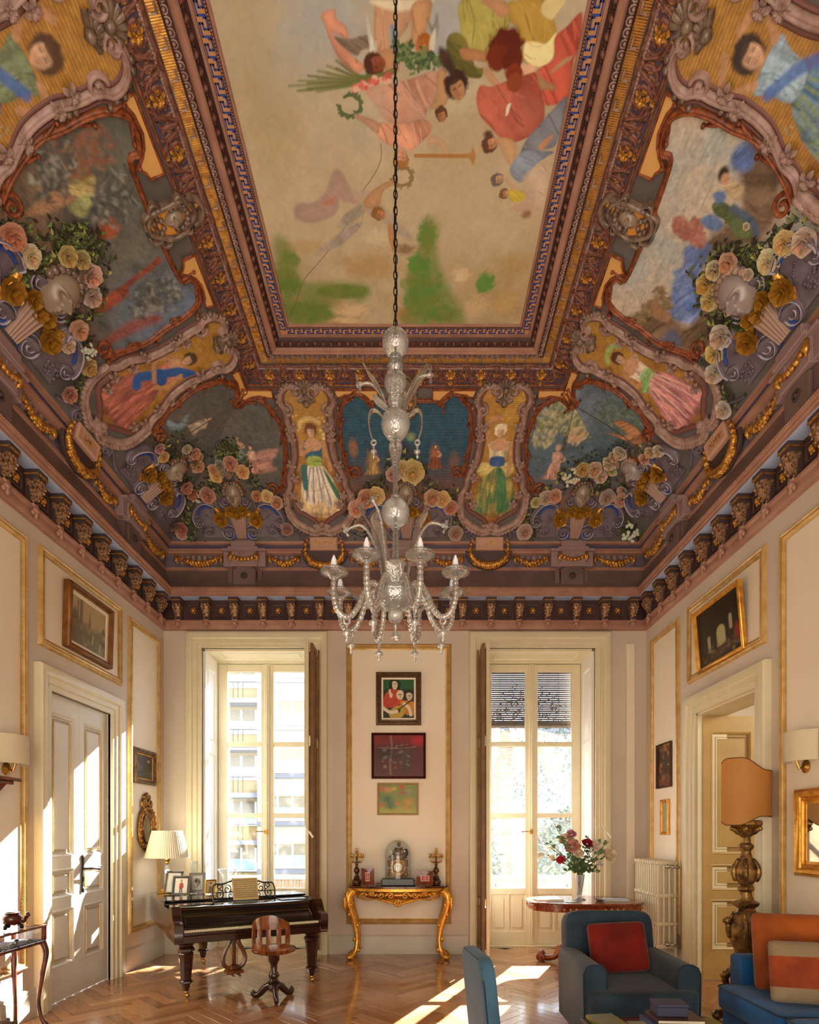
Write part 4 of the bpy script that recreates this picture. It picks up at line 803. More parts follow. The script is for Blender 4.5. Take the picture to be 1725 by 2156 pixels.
def cartouche(sd, u0, kind, sg, lab):
    fn = on(sd); sh = lambda pts: [(u0+a, b) for a, b in pts]
    fr = O('cartouche_frame', MB().grid([[fn(u0, 1, .001), fn(u0+.001, 1, .001)], [fn(u0, 1.001, .001), fn(u0+.001, 1.001, .001)]]), MAUVE, ceiling, label=lab)
    poly = crom(PTH[4:]+INN[2:], 4, False); poly = np.r_[poly, (poly*np.array((-1, 1)))[::-1]]; poly = [(u0+a, b) for a, b in poly]
    panel_mesh(sd, poly, .006, .0085, figure(kind, u0, .3, .98, sg), VCG, 'painted_figure', fr)
    m = MB(); d = MB(); e = MB()
    for q in (1, -1):
        f = lambda pts: [(u0+q*a, b) for a, b in pts]
        P = crom(f(PTH), 4, False); rib(m, fn, P, .062, .035); rib(m, fn, P, .026, .05)
        rib(d, fn, [(p[0]-q*(-.042), p[1]) for p in P[18:]], .03, .016); rib(d, fn, [(p[0]+q*(-.045), p[1]) for p in P[30:]], .022, .018)
        c0 = f(loc1([(250, 468)]))[0]; rib(m, fn, spiral(c0, .065, .012, PI/2 if q > 0 else PI/2, -1.3*q), .035, .04)
        c1 = f(loc1([(372, 240)]))[0]; rib(m, fn, spiral(c1, .055, .01, -PI/2, 1.2*q), .032, .045)
        rib(m, fn, crom(f(OUT), 4, False), .075, .04); rib(m, fn, crom(f(RIMO), 4, False), .03, .05); rib(d, fn, crom(f(INN), 4, False), .06, .03)
        for k, p in enumerate(crom(f(RIMO), 2, False)): m.ball(fn(p[0], p[1], .02), .026, 6, 4)
        for p in f(NIB): e.ball(fn(p[0], p[1], .012), (.024, .024, .026), 6, 4)
        for k, p in enumerate(f(FLW)): O('blossom', BLOSSOM, None, fr, M=frame_at(fn, p[0], p[1], .052, k, .02))
    O('scroll_border', m, MAUVE, fr, smooth=180); O('dark_moulding', d, AM('wine_brown_moulding', '#6a4238', .5) if 'wine_brown_moulding' not in bpy.data.materials else bpy.data.materials['wine_brown_moulding'], fr, smooth=180); O('leaf_buds', e, BRONZE, fr, kind='stuff', smooth=180)  # wine-brown ribs run beside and inside the scroll border
    for s, r, up in ((TOPS, .085, -1), (TOPS-.12, .075, -1), (BOTS+.03, .085, 1)):
        m = MB()
        for k in range(7):
            a = -PI/2*up+(k-3)*.42; e1 = (u0+r*1.25*math.cos(a)*1.0, s+up*0-r*1.15*math.sin(a)*1.0*(-1) if False else s+r*1.15*math.sin(a)*-1*-1)
            rib(m, fn, [(u0, s), ((u0+e1[0])/2, (s+e1[1])/2), e1], [.026, .05, .05], [.03, .045, .03])
        m.ball(fn(u0, s, .035), .036, 8, 5); O('shell', m, BRONZE if s > 1 else MAUVE, fr, smooth=180)
for (sd, u), k, sg, lab in zip(CARTS, 'wgrpbt', (1, 1, -1, 1, -1, -1), ('cartouche of lady in white and blue skirt on window wall', 'cartouche of lady in green and gold gown on window wall', 'cartouche of lady in rose gown with blue scarf, left cove', 'cartouche of lady in pink pleated gown, right cove', 'cartouche of woman in deep blue, top left', 'cartouche of dark haired woman in blue, top right')):
    cartouche(sd, u, k, sg, lab)
# ---------------- landscapes: outlines
KB = [inv('B', *z2(*p)) for p in [(1000, 405), (1062, 428), (1120, 372), (1200, 335), (1290, 352), (1400, 440), (1480, 545), (1535, 660), (1575, 800), (1592, 950), (1588, 1080), (1600, 1190), (1570, 1300), (1545, 1400), (1500, 1460)]]
K = [(u-XL, s) for u, s in KB]
SR = [inv('R', *z8(*p)) for p in [(240, 1470), (150, 1500), (92, 1560), (72, 1650), (125, 1745), (230, 1832), (340, 1900), (450, 1990), (560, 2040), (690, 2085), (800, 2110)]]
S_ = [(u-4.265, s) for u, s in SR]
CL = [inv('B', *z9(*p)) for p in [(690, 860), (655, 895), (635, 845), (570, 795), (495, 792), (430, 820), (378, 900), (360, 980), (350, 1060), (360, 1180), (375, 1320), (400, 1430), (445, 1545), (470, 1600)]]
C_ = [(-(u+.09), s) for u, s in CL]
def border(sd, pts, parent, curl=None):
    fn = on(sd); P = crom(pts, 5, False); P = np.array(clipmit(sd, P)); m = MB(); n = len(P)
    rib(m, fn, P, .045, .026); rib(m, fn, P+(0, .0), .02, .04)
    for k in range(3, n-3, 7):
        t = P[k+2]-P[k-2]; t /= np.linalg.norm(t); nn = np.array((-t[1], t[0]))*(1 if k % 2 else -1)
        q = P[k]; rib(m, fn, [q-t*.05, q+nn*.02, q+t*.05+nn*.045], [.03, .034, .01], [.03, .036, .02]); m.ball(fn(*(q+t*.06+nn*.045), .02), .016, 5, 4)
    if curl: rib(m, fn, spiral(*curl), .026, .03)
    return O('acanthus_border', m, RUST, parent, smooth=180)
def bushes(P, pts, r, cols, n=70, seed=5, spread=1.0):
    g = np.random.default_rng(seed)
    for c in pts:
        for k in range(n):
            a = g.uniform(0, 2*PI); q = g.random()**.5; P.blob((c[0]+q*r*spread*math.cos(a), c[1]+q*r*math.sin(a)), .022*g.uniform(.5, 1.5), .012*g.uniform(.5, 1.5), cols[g.integers(len(cols))], .5, .65, ang=g.uniform(0, 3))
def small_figure(P, p, H, cols, dark='#3a2820', sg=1):
    T = lambda pts: [(p[0]+sg*x*H, p[1]+y*H) for x, y in pts]
    P.poly(T([(-.1, .5), (-.28, .1), (-.32, 0), (.3, 0), (.24, .2), (.1, .5)]), A(cols[0]), fold=(PI/2, 50, .5), edge=.3); P.poly(T([(-.1, .48), (-.14, .74), (0, .78), (.14, .74), (.1, .48)]), A(cols[1]), fold=(1, 50, .3), edge=.3)
    P.line(T([(.12, .7), (.26, .55), (.14, .5)]), .035*H, A('#b98c68')); P.blob(T([(0, .9)])[0], .085*H, .1*H, A(dark), .2); P.blob(T([(.01, .88)])[0], .055*H, .07*H, A('#bd9474'), .2)
def scene(kind, sd, u0):
    def Z(x, y, f): r = inv(sd, *f(x, y)); return r
    def fn(P, u, v):
        n = fbm(u*3, v*3, 11); n2 = fbm(u*9, v*9, 12, 5); c = lambda *h: [A(x) for x in h]
        if kind == 'night':
            P.C[:] = A('#2f4d5a'); P.mix(np.clip((.95-v)*2.4, 0, 1), A('#6a4734')); P.mix(np.clip((n2-.5)*4, 0, 1)*.3, A('#24333a')); P.C *= (1+.12*np.sin(v*2*PI/.03))[:, None]
            P.blob(Z(1050, 1210, z9), .035, .03, A('#a8a860'), .9, .7); P.poly([Z(*q, z9) for q in ((800, 1400), (900, 1260), (960, 1240), (1050, 1300), (1150, 1380), (1100, 1420))], A('#3a4048'), soft=.02)
            for x, y, h in ((1285, 1500, .2), (680, 1560, .22), (1470, 1560, .2), (490, 1400, .17)):
                p = Z(x, y, z9); P.blob((p[0], p[1]+h*.5), h*.28, h*.55, A('#8f6040' if x < 1400 else '#6f5546'), .4, .85, .25)
                if x in (1285, 680): small_figure(P, (p[0], p[1]-.02), h*1.25, ('#8a4f34', '#9a5e3e') if x > 1000 else ('#9a7a48', '#8f7440'))
        elif kind == 'dusk':
            P.C[:] = A('#59564e'); P.mix(np.clip((n-.45)*4, 0, 1)*.6, A('#6f5c54')); P.mix(np.clip((.8-v)*2, 0, 1)*.8, A('#5a3f34')); P.mix(np.clip((n2-.5)*5, 0, 1)*.4, A('#45453e'))
            if sd == 'B':
                p = Z(1240, 1230, z2); small_figure(P, p, .30, ('#b07a66', '#c29a80'), '#4a3024', -1); p = Z(1080, 1050, z2); small_figure(P, p, .22, ('#7d8474', '#b58f72'), '#9a6a3a'); P.poly([Z(*q, z2) for q in ((1230, 1000), (1500, 940), (1430, 1100), (1480, 1180), (1300, 1200))], A('#a87664'), fold=(.3, 40, .5), soft=.02, a=.8)
            else:
                p = inv(sd, *z2(460, 720)); small_figure(P, p, .26, ('#a8907c', '#b58a6a'), '#8a6a3c'); P.poly([inv(sd, *z2(*q)) for q in ((190, 590), (310, 640), (420, 520), (410, 640), (300, 720), (200, 690))], A('#7d8f92'), fold=(.5, 40, .5), soft=.015, a=.8); P.poly([inv(sd, *z2(*q)) for q in ((480, 640), (650, 580), (620, 680), (500, 720))], A('#b0a088'), fold=(.5, 40, .5), soft=.015, a=.8)
        elif kind == 'park':
            P.C[:] = A('#55636a'); P.mix(np.clip((v-1.05)*3, 0, 1)*np.clip((n-.3)*3, 0, 1), A('#7f8690')); P.mix(np.clip((.75-v)*3.4, 0, 1), A('#7a5644')); P.mix(np.clip((n2-.45)*4, 0, 1)*.5, A('#3f4a44'))
            if sd == 'B':
                P.line([Z(*q, z4) for q in ((540, 930), (560, 800), (600, 700), (640, 600))], .018, A('#4a4a3c')); P.line([Z(*q, z4) for q in ((570, 780), (480, 640), (420, 580))], .012, A('#4a4a3c'))
                bushes(P, [Z(*q, z4) for q in ((480, 500), (350, 620), (300, 740), (620, 560), (740, 500), (700, 700), (820, 640), (560, 420))], .14, c('#7a7a4a', '#a39a72', '#5c6440', '#b8a888'), 110)
                bushes(P, [Z(690, 770, z4)], .09, c('#b08a60', '#c0a280'), 60); small_figure(P, Z(410, 1270, z4), .36, ('#b98a74', '#c4977e'), '#b08e74')
            else:
                bushes(P, [inv(sd, *z4(*q)) for q in ((1250, 400), (1150, 560), (1300, 600), (1050, 500))], .16, c('#4d5a4c', '#5f6a50', '#6f7a72'), 100); P.poly([inv(sd, *z4(*q)) for q in ((1030, 720), (1200, 790), (1350, 860), (1400, 900), (1460, 850), (1440, 720), (1320, 620), (1200, 580), (1130, 610), (1220, 680), (1280, 760))], A('#a3704c'), fold=(.6, 24, .55), edge=.3)
        elif kind == 'ruin':
            P.C[:] = A('#57544a'); P.mix(np.clip((n-.42)*4, 0, 1)*.7, A('#6f6a58')); far = np.clip((u-4.35)*2.2, 0, 1); P.mix(far*np.clip((v-.45)*2, 0, 1), A('#66707c')); P.mix(np.clip((.7-v)*3, 0, 1)*far, A('#7a4030')); P.mix(np.clip((.95-v)*2.5, 0, 1)*(1-far), A('#7a5a44')); P.mix(np.clip((n2-.5)*5, 0, 1)*.5, A('#3f4038'))
            f = lambda *q: [Z(*k, z7) for k in q]
            P.poly(f((760, 1700), (1000, 1530), (1210, 1370), (1270, 1310), (1310, 1340), (1250, 1400), (1060, 1540), (1030, 1620), (900, 1720), (800, 1760)), A('#8d4630'), fold=(.8, 14, .4), soft=.015, edge=.25); P.blob(Z(885, 1075, z7), .06, .07, A('#a0502c'), .3, .9); P.poly(f((690, 1120), (820, 1080), (850, 1160), (760, 1180)), A('#7a4028'), soft=.02)
            P.poly(f((830, 2000), (1050, 1830), (1270, 1770), (1300, 1830), (1180, 1880), (900, 2010)), A('#8a4434'), soft=.025, a=.8); P.poly(f((270, 750), (480, 750), (540, 780), (600, 860), (200, 1010), (200, 940), (330, 850)), A('#8d6a4c'), fold=(.3, 20, .4), soft=.015)
            P.poly(f((540, 770), (600, 640), (700, 620), (770, 660), (760, 800), (700, 860), (620, 820)), A('#a38f5c'), fold=(.9, 26, .5), edge=.3); P.blob(Z(660, 620, z7), .05, .05, A('#7d6a40'), .3); P.poly(f((560, 900), (700, 800), (760, 830), (700, 960), (640, 980)), A('#8a8a58'), soft=.015, fold=(.9, 26, .4))
            bushes(P, f((780, 420), (620, 480), (500, 560)), .12, c('#8a5a40', '#7a4f3c', '#6d5a48'), 70); bushes(P, f((1250, 1620), (1150, 1680), (1350, 1620), (450, 480), (900, 900), (1000, 760), (400, 700)), .13, c('#4b4640', '#5d5a50', '#3f4440', '#8f8a78'), 90)
        else:
            P.C[:] = A('#b8a58c'); P.mix(np.clip((n-.45)*4, 0, 1)*.6, A('#98a09a')); w = fbm((u-v*.1)*5, v*60, 4); P.mix(np.clip((w-.55)*5, 0, 1)*.5, A('#6f7a74')); near = np.clip((4.05-u)*2.4, 0, 1)*np.clip((1.05-v)*2, 0, 1)
            f = lambda *q: [Z(*k, z8) for k in q]
            P.poly(f((1190, 420), (1300, 440), (1420, 660), (1400, 1000), (1250, 1260), (1180, 1250), (1060, 1250), (860, 1300), (850, 1200), (1100, 1000), (1130, 800), (1100, 620)), A('#6a5440'), soft=.03, fold=(1.1, 16, .4)); P.poly(f((1060, 500), (1180, 440), (1230, 560), (1170, 660), (1040, 640)), A('#5a6c94'), soft=.02, fold=(.4, 20, .3))
            P.poly(f((680, 1260), (850, 1230), (880, 1300), (800, 1450), (780, 1600), (830, 1700), (800, 1850), (680, 1850), (560, 1790), (570, 1620), (600, 1500), (580, 1450), (660, 1400)), A('#566a98'), soft=.015, fold=(.4, 16, .4), c2=A('#7a86a8')); P.poly(f((200, 1850), (400, 1760), (560, 1800), (700, 1880), (830, 1750), (900, 1850), (850, 2050), (700, 2080), (480, 2010)), A('#6d5540'), soft=.03, fold=(.4, 14, .5)); P.poly(f((560, 1900), (500, 2000), (620, 2060), (640, 1950)), A('#5a5a68'), soft=.03)
            P.poly(f((380, 1690), (440, 1660), (500, 1640), (480, 1700), (560, 1780), (540, 1850), (430, 1800)), A('#8f6a4c'), soft=.01); bushes(P, f((330, 1820), (480, 1620), (540, 1700), (380, 1750)), .05, c('#8a7450', '#6d5c40'), 40); bushes(P, f((690, 1140), (770, 1100), (780, 1190), (640, 1090)), .05, c('#9a5f50', '#a87262', '#8a5040'), 80)
            P.poly(f((800, 1040), (900, 1000), (980, 1080), (920, 1140), (830, 1100)), A('#5f7090'), soft=.01); P.poly(f((890, 930), (970, 900), (1080, 980), (1200, 1120), (1180, 1190), (1080, 1180), (1000, 1060), (920, 1010)), A('#5d6840'), fold=(.8, 18, .5), edge=.25); P.poly(f((980, 780), (1080, 740), (1140, 800), (1100, 900), (1020, 860)), A('#c0a47c'), fold=(.8, 20, .4), edge=.2); P.poly(f((900, 840), (980, 820), (1000, 880), (930, 920)), A('#5f7492'), soft=.01)
            P.blob(Z(980, 690, z8), .045, .035, A('#3a2c26'), .25); P.blob(Z(995, 725, z8), .03, .03, A('#b08462'), .25); P.line(f((1060, 960), (1200, 1060), (1240, 1150)), .025, A('#4f5a68'), soft=.01)
    return fn
def landscape(kind, sd, u0, half, mirror, lab, curl=(.62, .30)):
    q = half if not mirror else [(-a, b) for a, b in half[::-1]]
    if mirror: pts = [(u0-a, b) for a, b in half][::-1]+[(u0+a, b) for a, b in half]
    else: pts = half
    lo = min(p[0] for p in pts), max(p[0] for p in pts); P = crom(pts, 5, False); poly = [tuple(p) for p in P]
    g = panel_mesh(sd, poly+[(poly[-1][0], .22), (poly[0][0], .22)], .004, .0095, scene(kind, sd, u0), VC, 'painted_landscape', ceiling, label=lab)
    border(sd, pts, g)
    for d in ((1, -1) if mirror else (1 if sd == 'B' and u0 < 0 else -1,)):
        p = pts[-1] if (d > 0) == (pts[-1][0] > pts[0][0]) else pts[0]; fn = on(sd); m = MB(); sg = 1 if p[0] > (lo[0]+lo[1])/2 else -1
        rib(m, fn, spiral((p[0]-sg*.05, p[1]+.04), .07, .015, 0 if sg > 0 else PI, 1.25*sg), .03, .035); O('volute', m, RUST, g, smooth=180)
landscape('night', 'B', -.09, C_, True, 'dark blue night landscape, centre of window wall'); landscape('ruin', 'L', 4.265, S_, True, 'dusky landscape with red column and seated woman, left cove'); landscape('airy', 'R', 4.265, S_, True, 'pale sky landscape with figures and blue shrubs, right cove')
Kx = [(0.02, K[0][1])]+K
for kd, c1, c2, l1, l2 in (('dusk', 1, 0, 'brown dusk landscape with two ladies, left corner', 'brown dusk landscape with winged figure, left corner'), ('park', 1, 0, 'green park landscape with pale statue, right corner', 'park landscape with winged horse, right corner')):
    if kd == 'dusk':
        landscape(kd, 'B', -2.1, [(XL+d, s) for d, s in K], False, l1); landscape(kd, 'L', 6.3, [(YB-d, s) for d, s in K], False, l2)
    else:
        landscape(kd, 'B', 1.95, [(XR+.045-d, s) for d, s in K], False, l1); landscape(kd, 'R', 6.3, [(YB-d, s) for d, s in K], False, l2)
# corner panels reach the mitre below the cusp: fill with the same pigment
for sd, kd, u0, pl_ in (('B', 'dusk', -2.1, [(XL+d, s) for d, s in K]), ('L', 'dusk', 6.3, [(YB-d, s) for d, s in K]), ('B', 'park', 1.95, [(XR+.045-d, s) for d, s in K]), ('R', 'park', 6.3, [(YB-d, s) for d, s in K])):
    e = XL if (sd == 'B' and u0 < 0) else (XR+.06 if sd == 'B' else YB)
    panel_mesh(sd, [(pl_[0][0], pl_[0][1])]+[(pl_[0][0], .22), (e, .22), (e, pl_[0][1]-.02)], .0045, .0095, scene(kd, sd, u0), VC, 'painted_landscape', ceiling)
# ochre stepped fillers above the landscapes
def plate(sd, poly, name, mat, parent, h=.008, cell=.03):
    P = np.array(poly, float); n = MB(); lo, hi = P.min(0), P.max(0); nu, nv = max(2, int((hi[0]-lo[0])/cell)+1), max(2, int((hi[1]-lo[1])/cell)+1)
    n.prism(poly, 0, h, lambda p, q, hh: cove(sd, p, q, hh+.002), b=min(.004, h*.45)); return O(name, n, mat, parent, smooth=40)
FILL = [(.28, 1.572), (.28, 1.47), (.32, 1.455), (.37, 1.41), (.41, 1.47), (.45, 1.505), (.52, 1.53), (.62, 1.52), (.66, 1.50), (.71, 1.50), (.71, 1.572)]
FILK = [(1.42, 1.572), (1.36, 1.435), (1.42, 1.475), (1.47, 1.497), (1.53, 1.508), (1.57, 1.512), (1.63, 1.495), (1.70, 1.495), (1.70, 1.572)]
def filler(sd, s):
    o = plate(sd, s, 'ochre_filler', OCHRE, ceiling, .012); m = MB(); rib(m, on(sd), s, .022, .022, closed=True, lift=.008); O('russet_edge', m, RUST, o, smooth=180)
for sd, u in (('B', -.09), ('L', 4.265), ('R', 4.265)):
    for q in (1, -1): filler(sd, [(u+q*a, b) for a, b in FILL])
filler('B', [(XL+a, b) for a, b in FILK]); filler('B', [(XR+.05-a, b) for a, b in FILK]); filler('L', [(YB-a, b) for a, b in FILK]); filler('R', [(YB-a, b) for a, b in FILK])
# medallions
FACE = None
def face_mesh():
    m = MB(); n = 37; G = np.zeros((n, n, 3)); x, y = np.meshgrid(np.linspace(-1, 1, n), np.linspace(-1, 1, n), indexing='ij')
    q = np.sqrt(np.maximum(x**2, y**2)/(x**2+y**2+1e-9)); x, y = x*q, y*q; w_ = .72*(1-.16*np.maximum(-y, 0)); r = np.clip(x**2+y**2, 0, 1); z = .62*np.sqrt(np.maximum(0, 1-r))
    g = lambda cx, cy_, sx, sy, a: a*np.exp(-((x-cx)/sx)**2-((y-cy_)/sy)**2)
    z += g(0, -.08, .11, .25, .42)+g(0, -.2, .17, .09, .16)+g(0, -.48, .26, .05, .16)+g(0, -.59, .22, .05, .15)-g(0, -.535, .22, .025, .14)+g(0, -.82, .2, .12, .08)
    for d in (-1, 1): z += g(d*.33, .05, .18, .10, -.34)+g(d*.33, .04, .1, .05, .2)+g(d*.33, .22, .24, .05, .16)+g(d*.42, -.3, .2, .18, .06)
    G[..., 0] = x*w_; G[..., 1] = y; G[..., 2] = z; m.grid(G); return m.mesh('mask_face', BRONZE, 180)
FACE = face_mesh(); FACE.materials[0] = AM('bronze_face', '#86705a', .34, spec=.8); FACE2 = FACE.copy(); FACE2.materials[0] = AM('silver_stucco', '#8c7a70', .3, spec=.9)
def medallion(sd, u, s, k=1):
    fn = on(sd); poly = [(u+.105*k*math.cos(a)*(1+.16*math.cos(3*a)), s+.18*k*math.sin(a)) for a in np.linspace(0, 2*PI, 29)[:-1]]
    o = plate(sd, poly, 'medallion', M_('orange_gold_ground', A('#b97a2c', 1.2), .4) if 'orange_gold_ground' not in bpy.data.materials else bpy.data.materials['orange_gold_ground'], ceiling, .012); m = MB(); rib(m, fn, poly, .045, .05, closed=True)
    for d in (-1, 1):
        for a in (-1, 1): rib(m, fn, spiral((u+d*.10*k, s+a*.1*k), .05, .012, PI/2, 1.1*d*a), .028, .05)
        rib(m, fn, crom([(u+d*.02, s-a*.0-.2*k), (u+d*.08, s-.19*k), (u+d*.1, s-.12*k)], 4, False), .03, .05)
    rib(m, fn, arch((u, s+.15*k), .09*k, 0, PI), .05, .055); O('medallion_rim', m, BRONZE, o, smooth=180)
    O('mask_face', FACE, None, o, M=frame_at(fn, u, s+.02, .075*k, 0, .012)); h = MB()
    for j in range(9): a = -.3+j*.47; h.ball(fn(u+.075*k*math.cos(a), s+.045+.08*k*math.sin(a), .02), .026*k, 6, 4)
    for j in range(6): h.ball(fn(u+.05*k*math.cos(j*1.05), s-.1*k+.03*math.sin(j*1.05), .02), .022*k, 6, 4)
    O('hair_curls', h, BRONZE, o, smooth=180)
for a in (('L', 4.255, 1.50), ('R', 4.265, 1.51), ('B', -.09, 1.49, .9)): medallion(*a)
PET, PET2, PET3 = MO('rose_petals', .6, .2, 5), MO('rose_inner_petals', .6, .3, 6), MO('rose_heart', .6, .3, 6)
for _m, _k in ((PET2, (.97, .87, .78)), (PET3, (.9, .66, .5))):
    for _e in [n for n in _m.node_tree.nodes if n.type == 'VALTORGB'][0].color_ramp.elements: _e.color = (*[a*b for a, b in zip(_e.color[:3], _k)], 1)
def rose_mesh(kind):
    m = MB(); g = np.random.default_rng(4); l = 0
    if kind == 2:
        for k in range(26): a, r = g.uniform(0, 6.3), g.random()**.5; m.ball((r*math.cos(a)*.9, r*math.sin(a)*.9, .25+.35*(1-r)), .2, 5, 4)
    else:
        for l, (n, r, z, tl) in enumerate(((6, 1, .0, .5), (5, .78, .12, .9), (5, .54, .24, 1.2), (3, .3, .36, 1.6)) if kind == 0 else ((13, 1, .0, .2), (11, .78, .14, .4), (8, .52, .26, .6), (5, .3, .34, .9))):
            for k in range(n):
                a = 2*PI*k/n+l*.7+g.normal()*.06; c, s = math.cos(a), math.sin(a); wd = PI*r/n*1.25; q = r*g.uniform(.92, 1.08); G = []
                for x, w_, zz_ in ((.25, .5, 0), (.65, 1, .1*tl), (.92, .85, .34*tl), (1, .45, .42*tl)):
                    G.append([((x*q*c-y*s), (x*q*s+y*c), z+zz_+abs(y)*.25*tl) for y in (-wd*w_, 0, wd*w_)])
                m.grid(G, mi=min(l, 1) if l < 3 else 2)
        m.ball((0, 0, .45), .16, 6, 4, mi=2)
    return m.mesh('rose', [PET, PET2, PET3], 30)
ROSE = [rose_mesh(k) for k in range(3)]
# ---------------- masks with scrolls, pilaster and gilt festoon
WING = crom(loc2([(735, 1650), (742, 1608), (705, 1590), (640, 1572), (560, 1600), (512, 1680), (505, 1760), (530, 1815)]), 5, False)
WIN2 = crom(loc2([(700, 1625), (640, 1622), (585, 1655), (560, 1720)]), 5, False)
LOBE = loc2([(520, 1830), (512, 1750), (530, 1660), (600, 1590), (700, 1590), (760, 1660), (760, 1780), (840, 1840), (900, 1800), (940, 1700), (1010, 1700), (1010, 1990), (620, 1990), (640, 1850), (570, 1860)])
SCV = loc2([(570, 1810), (740, 1620), (935, 1930), (885, 1562)])
LILACL = AM('lilac_highlight', '#a3959a', .4)  # paler tone for thin ribs that draw highlights on the scrolls
GR = loc2([(832, 1765), (945, 1672), (1030, 1695)])
CROWN = loc2([(1000, 1285), (1000, 1210), (880, 1300), (860, 1380), (842, 1470)])
GROSE = ROSE[0].copy(); GROSE.name = 'gilt_rose'; [GROSE.materials.__setitem__(q, M_('bright_gilding', '#c8963c', .3, .35) if q == 0 else bpy.data.materials['bright_gilding']) for q in range(3)]
def maskgroup(sd, u0, big):
    fn = on(sd); lab = None; rt = None
    for q in (1, -1):
        f = lambda pts: [(u0+q*a, b) for a, b in pts]
        L = clipmit(sd, f(crom(LOBE, 3)))
        if q == 1:
            rt = MB(); rt.prism(f(LOBE), 0, .02, lambda p, r, h: cove(sd, p, r, h+.003), b=.006); rt = O('mask_group', rt, LILAC, ceiling, smooth=40, label=None)
        else: m = MB(); m.prism(f(LOBE), 0, .02, lambda p, r, h: cove(sd, p, r, h+.003), b=.006); O('scroll_panel', m, LILAC, rt, smooth=40)
        m = MB(); b = MB(); rib(m, fn, f(WING), .075, .05); rib(m, fn, f(WING), .03, .065); rib(b, fn, f(WIN2), .035, .045)
        for (c, r0, tn, a0) in ((f(SCV)[0], .075, 1.7, PI/2), (f(SCV)[1], .05, 1.5, -PI/2), (f(SCV)[2], .105, 2.1, 0), (f(SCV)[3], .075, 1.8, PI)):
            m.ball(fn(c[0], c[1], .01), (r0*.9, r0*.9, r0*.22), 12, 6); rib(m, fn, spiral(c, r0, .012, a0 if q > 0 else PI-a0, tn*q, 34), .026, r0*.42)
        hl = MB(); rib(hl, fn, f(WING), .014, .074); [rib(hl, fn, spiral(c, r0*.96, .014, a0 if q > 0 else PI-a0, tn*q, 34), .009, r0*.5) for c, r0, tn, a0 in zip(f(SCV), (.075, .05, .105, .075), (1.7, 1.5, 2.1, 1.8), (PI/2, -PI/2, 0, PI))]; O('scroll_highlight', hl, LILACL, rt, smooth=180); O('volute_wing', m, LILAC, rt, smooth=180); O('blue_inlay', b, NAVY, rt, smooth=180)
        e = MB()
        for k in range(12):
            x, y = f(loc2([(700+60*math.sin(k*2.4)-k*3, 1900+40*math.cos(k*1.7))]))[0]; e.ball(fn(x, y, .024), .018, 5, 4)
        for k in range(5): x, y = f(loc2([(660+18*k, 1720+12*k)]))[0]; e.ball(fn(x, y, .022), .012, 5, 4)
        O('stucco_berries', e, LILAC, rt, kind='stuff', smooth=180)
        for k, (g, r) in enumerate(zip(f(GR), (.086, .066, .074))):
            if k < 2 or q == 1: O('gilt_rose', GROSE, None, rt, M=frame_at(fn, g[0] if k < 2 else u0, g[1], r, k+q, .03))
        m = MB(); rib(m, fn, [f(SCV)[1], ((f(SCV)[1][0]+f(GR)[0][0])/2, f(GR)[0][1]+.1), (f(GR)[0][0], f(GR)[0][1])], [.03, .07, .1], .05); rib(m, fn, [f(GR)[0], f(GR)[1], (u0, f(GR)[2][1])], [.09, .06, .08], .05); rib(m, fn, [(f(GR)[0][0]-q*.02, f(GR)[0][1]-.04), (f(GR)[0][0], f(GR)[0][1]-.12)], [.12, .04], .04); O('gilt_drapery', m, GOLDP, rt, smooth=180)
        m = MB(); rib(m, fn, crom(f(CROWN[2:]), 5, False), .035, .04); O('russet_rib', m, RUST, rt, smooth=180)
        m = MB(); rib(m, fn, spiral((u0+q*.11, CROWN[0][1]+.02), .05, .012, PI/2, 1.4*q), .03, .05); rib(m, fn, spiral((u0+q*.05, CROWN[0][1]+.06), .04, .012, -PI/2, 1.2*q), .026, .05); O('crown_scroll', m, BRONZE if sd != 'R' else MAUVE, rt, smooth=180)
    m = MB()
    for k in range(5): a = PI/2+(k-2)*.35; rib(m, fn, [(u0, CROWN[0][1]), (u0+.09*math.cos(a), CROWN[0][1]+.1*math.sin(a)), (u0+.11*math.cos(a), CROWN[0][1]+.14*math.sin(a))], [.03, .04, .03], [.05, .07, .04])
    O('crown_shell', m, BRONZE, rt, smooth=180)
    s = .52; mk = O('mask_face', FACE2 if sd == 'R' else FACE, None, rt, M=frame_at(fn, u0, s, .165 if big else .13, 0, .03)); m = MB(); kf = 1.27 if big else 1
    for j in range(11): a = -.1+j*.334; m.ball(fn(u0+kf*.105*math.cos(a), s+kf*(.03+.11*math.sin(a)), .03), .027*kf, 6, 4)
    O('hair_curls', m, MAUVE if sd == 'R' else BRONZE, rt, smooth=180)
    m = MB(); b0, b1 = .045, .30
    m.prism([(u0-.055, b0), (u0+.055, b0), (u0+.095, b1), (u0-.095, b1)], 0, .05, lambda p, r, h: cove(sd, p, r, h), b=.006)
    for k in range(-2, 3): rib(m, fn, [(u0+k*.022, b0), (u0+k*.037, b1)], .016, .012, lift=.05)
    O('fluted_pilaster', m, AM('pilaster_stucco', '#9c7a66', .5) if 'pilaster_stucco' not in bpy.data.materials else bpy.data.materials['pilaster_stucco'], rt, smooth=60)
    m = MB(); [m.prism([(u0+q*.06, .04), (u0+q*.13, .04), (u0+q*.075, .16)], 0, .03, lambda p, r, h: cove(sd, p, r, h)) for q in (1, -1)]; O('blue_wedge', m, NAVY, rt, smooth=0)
    return rt
MG = [maskgroup(sd, u, abs(u-4.26) < .1) for sd, u in MASKS]
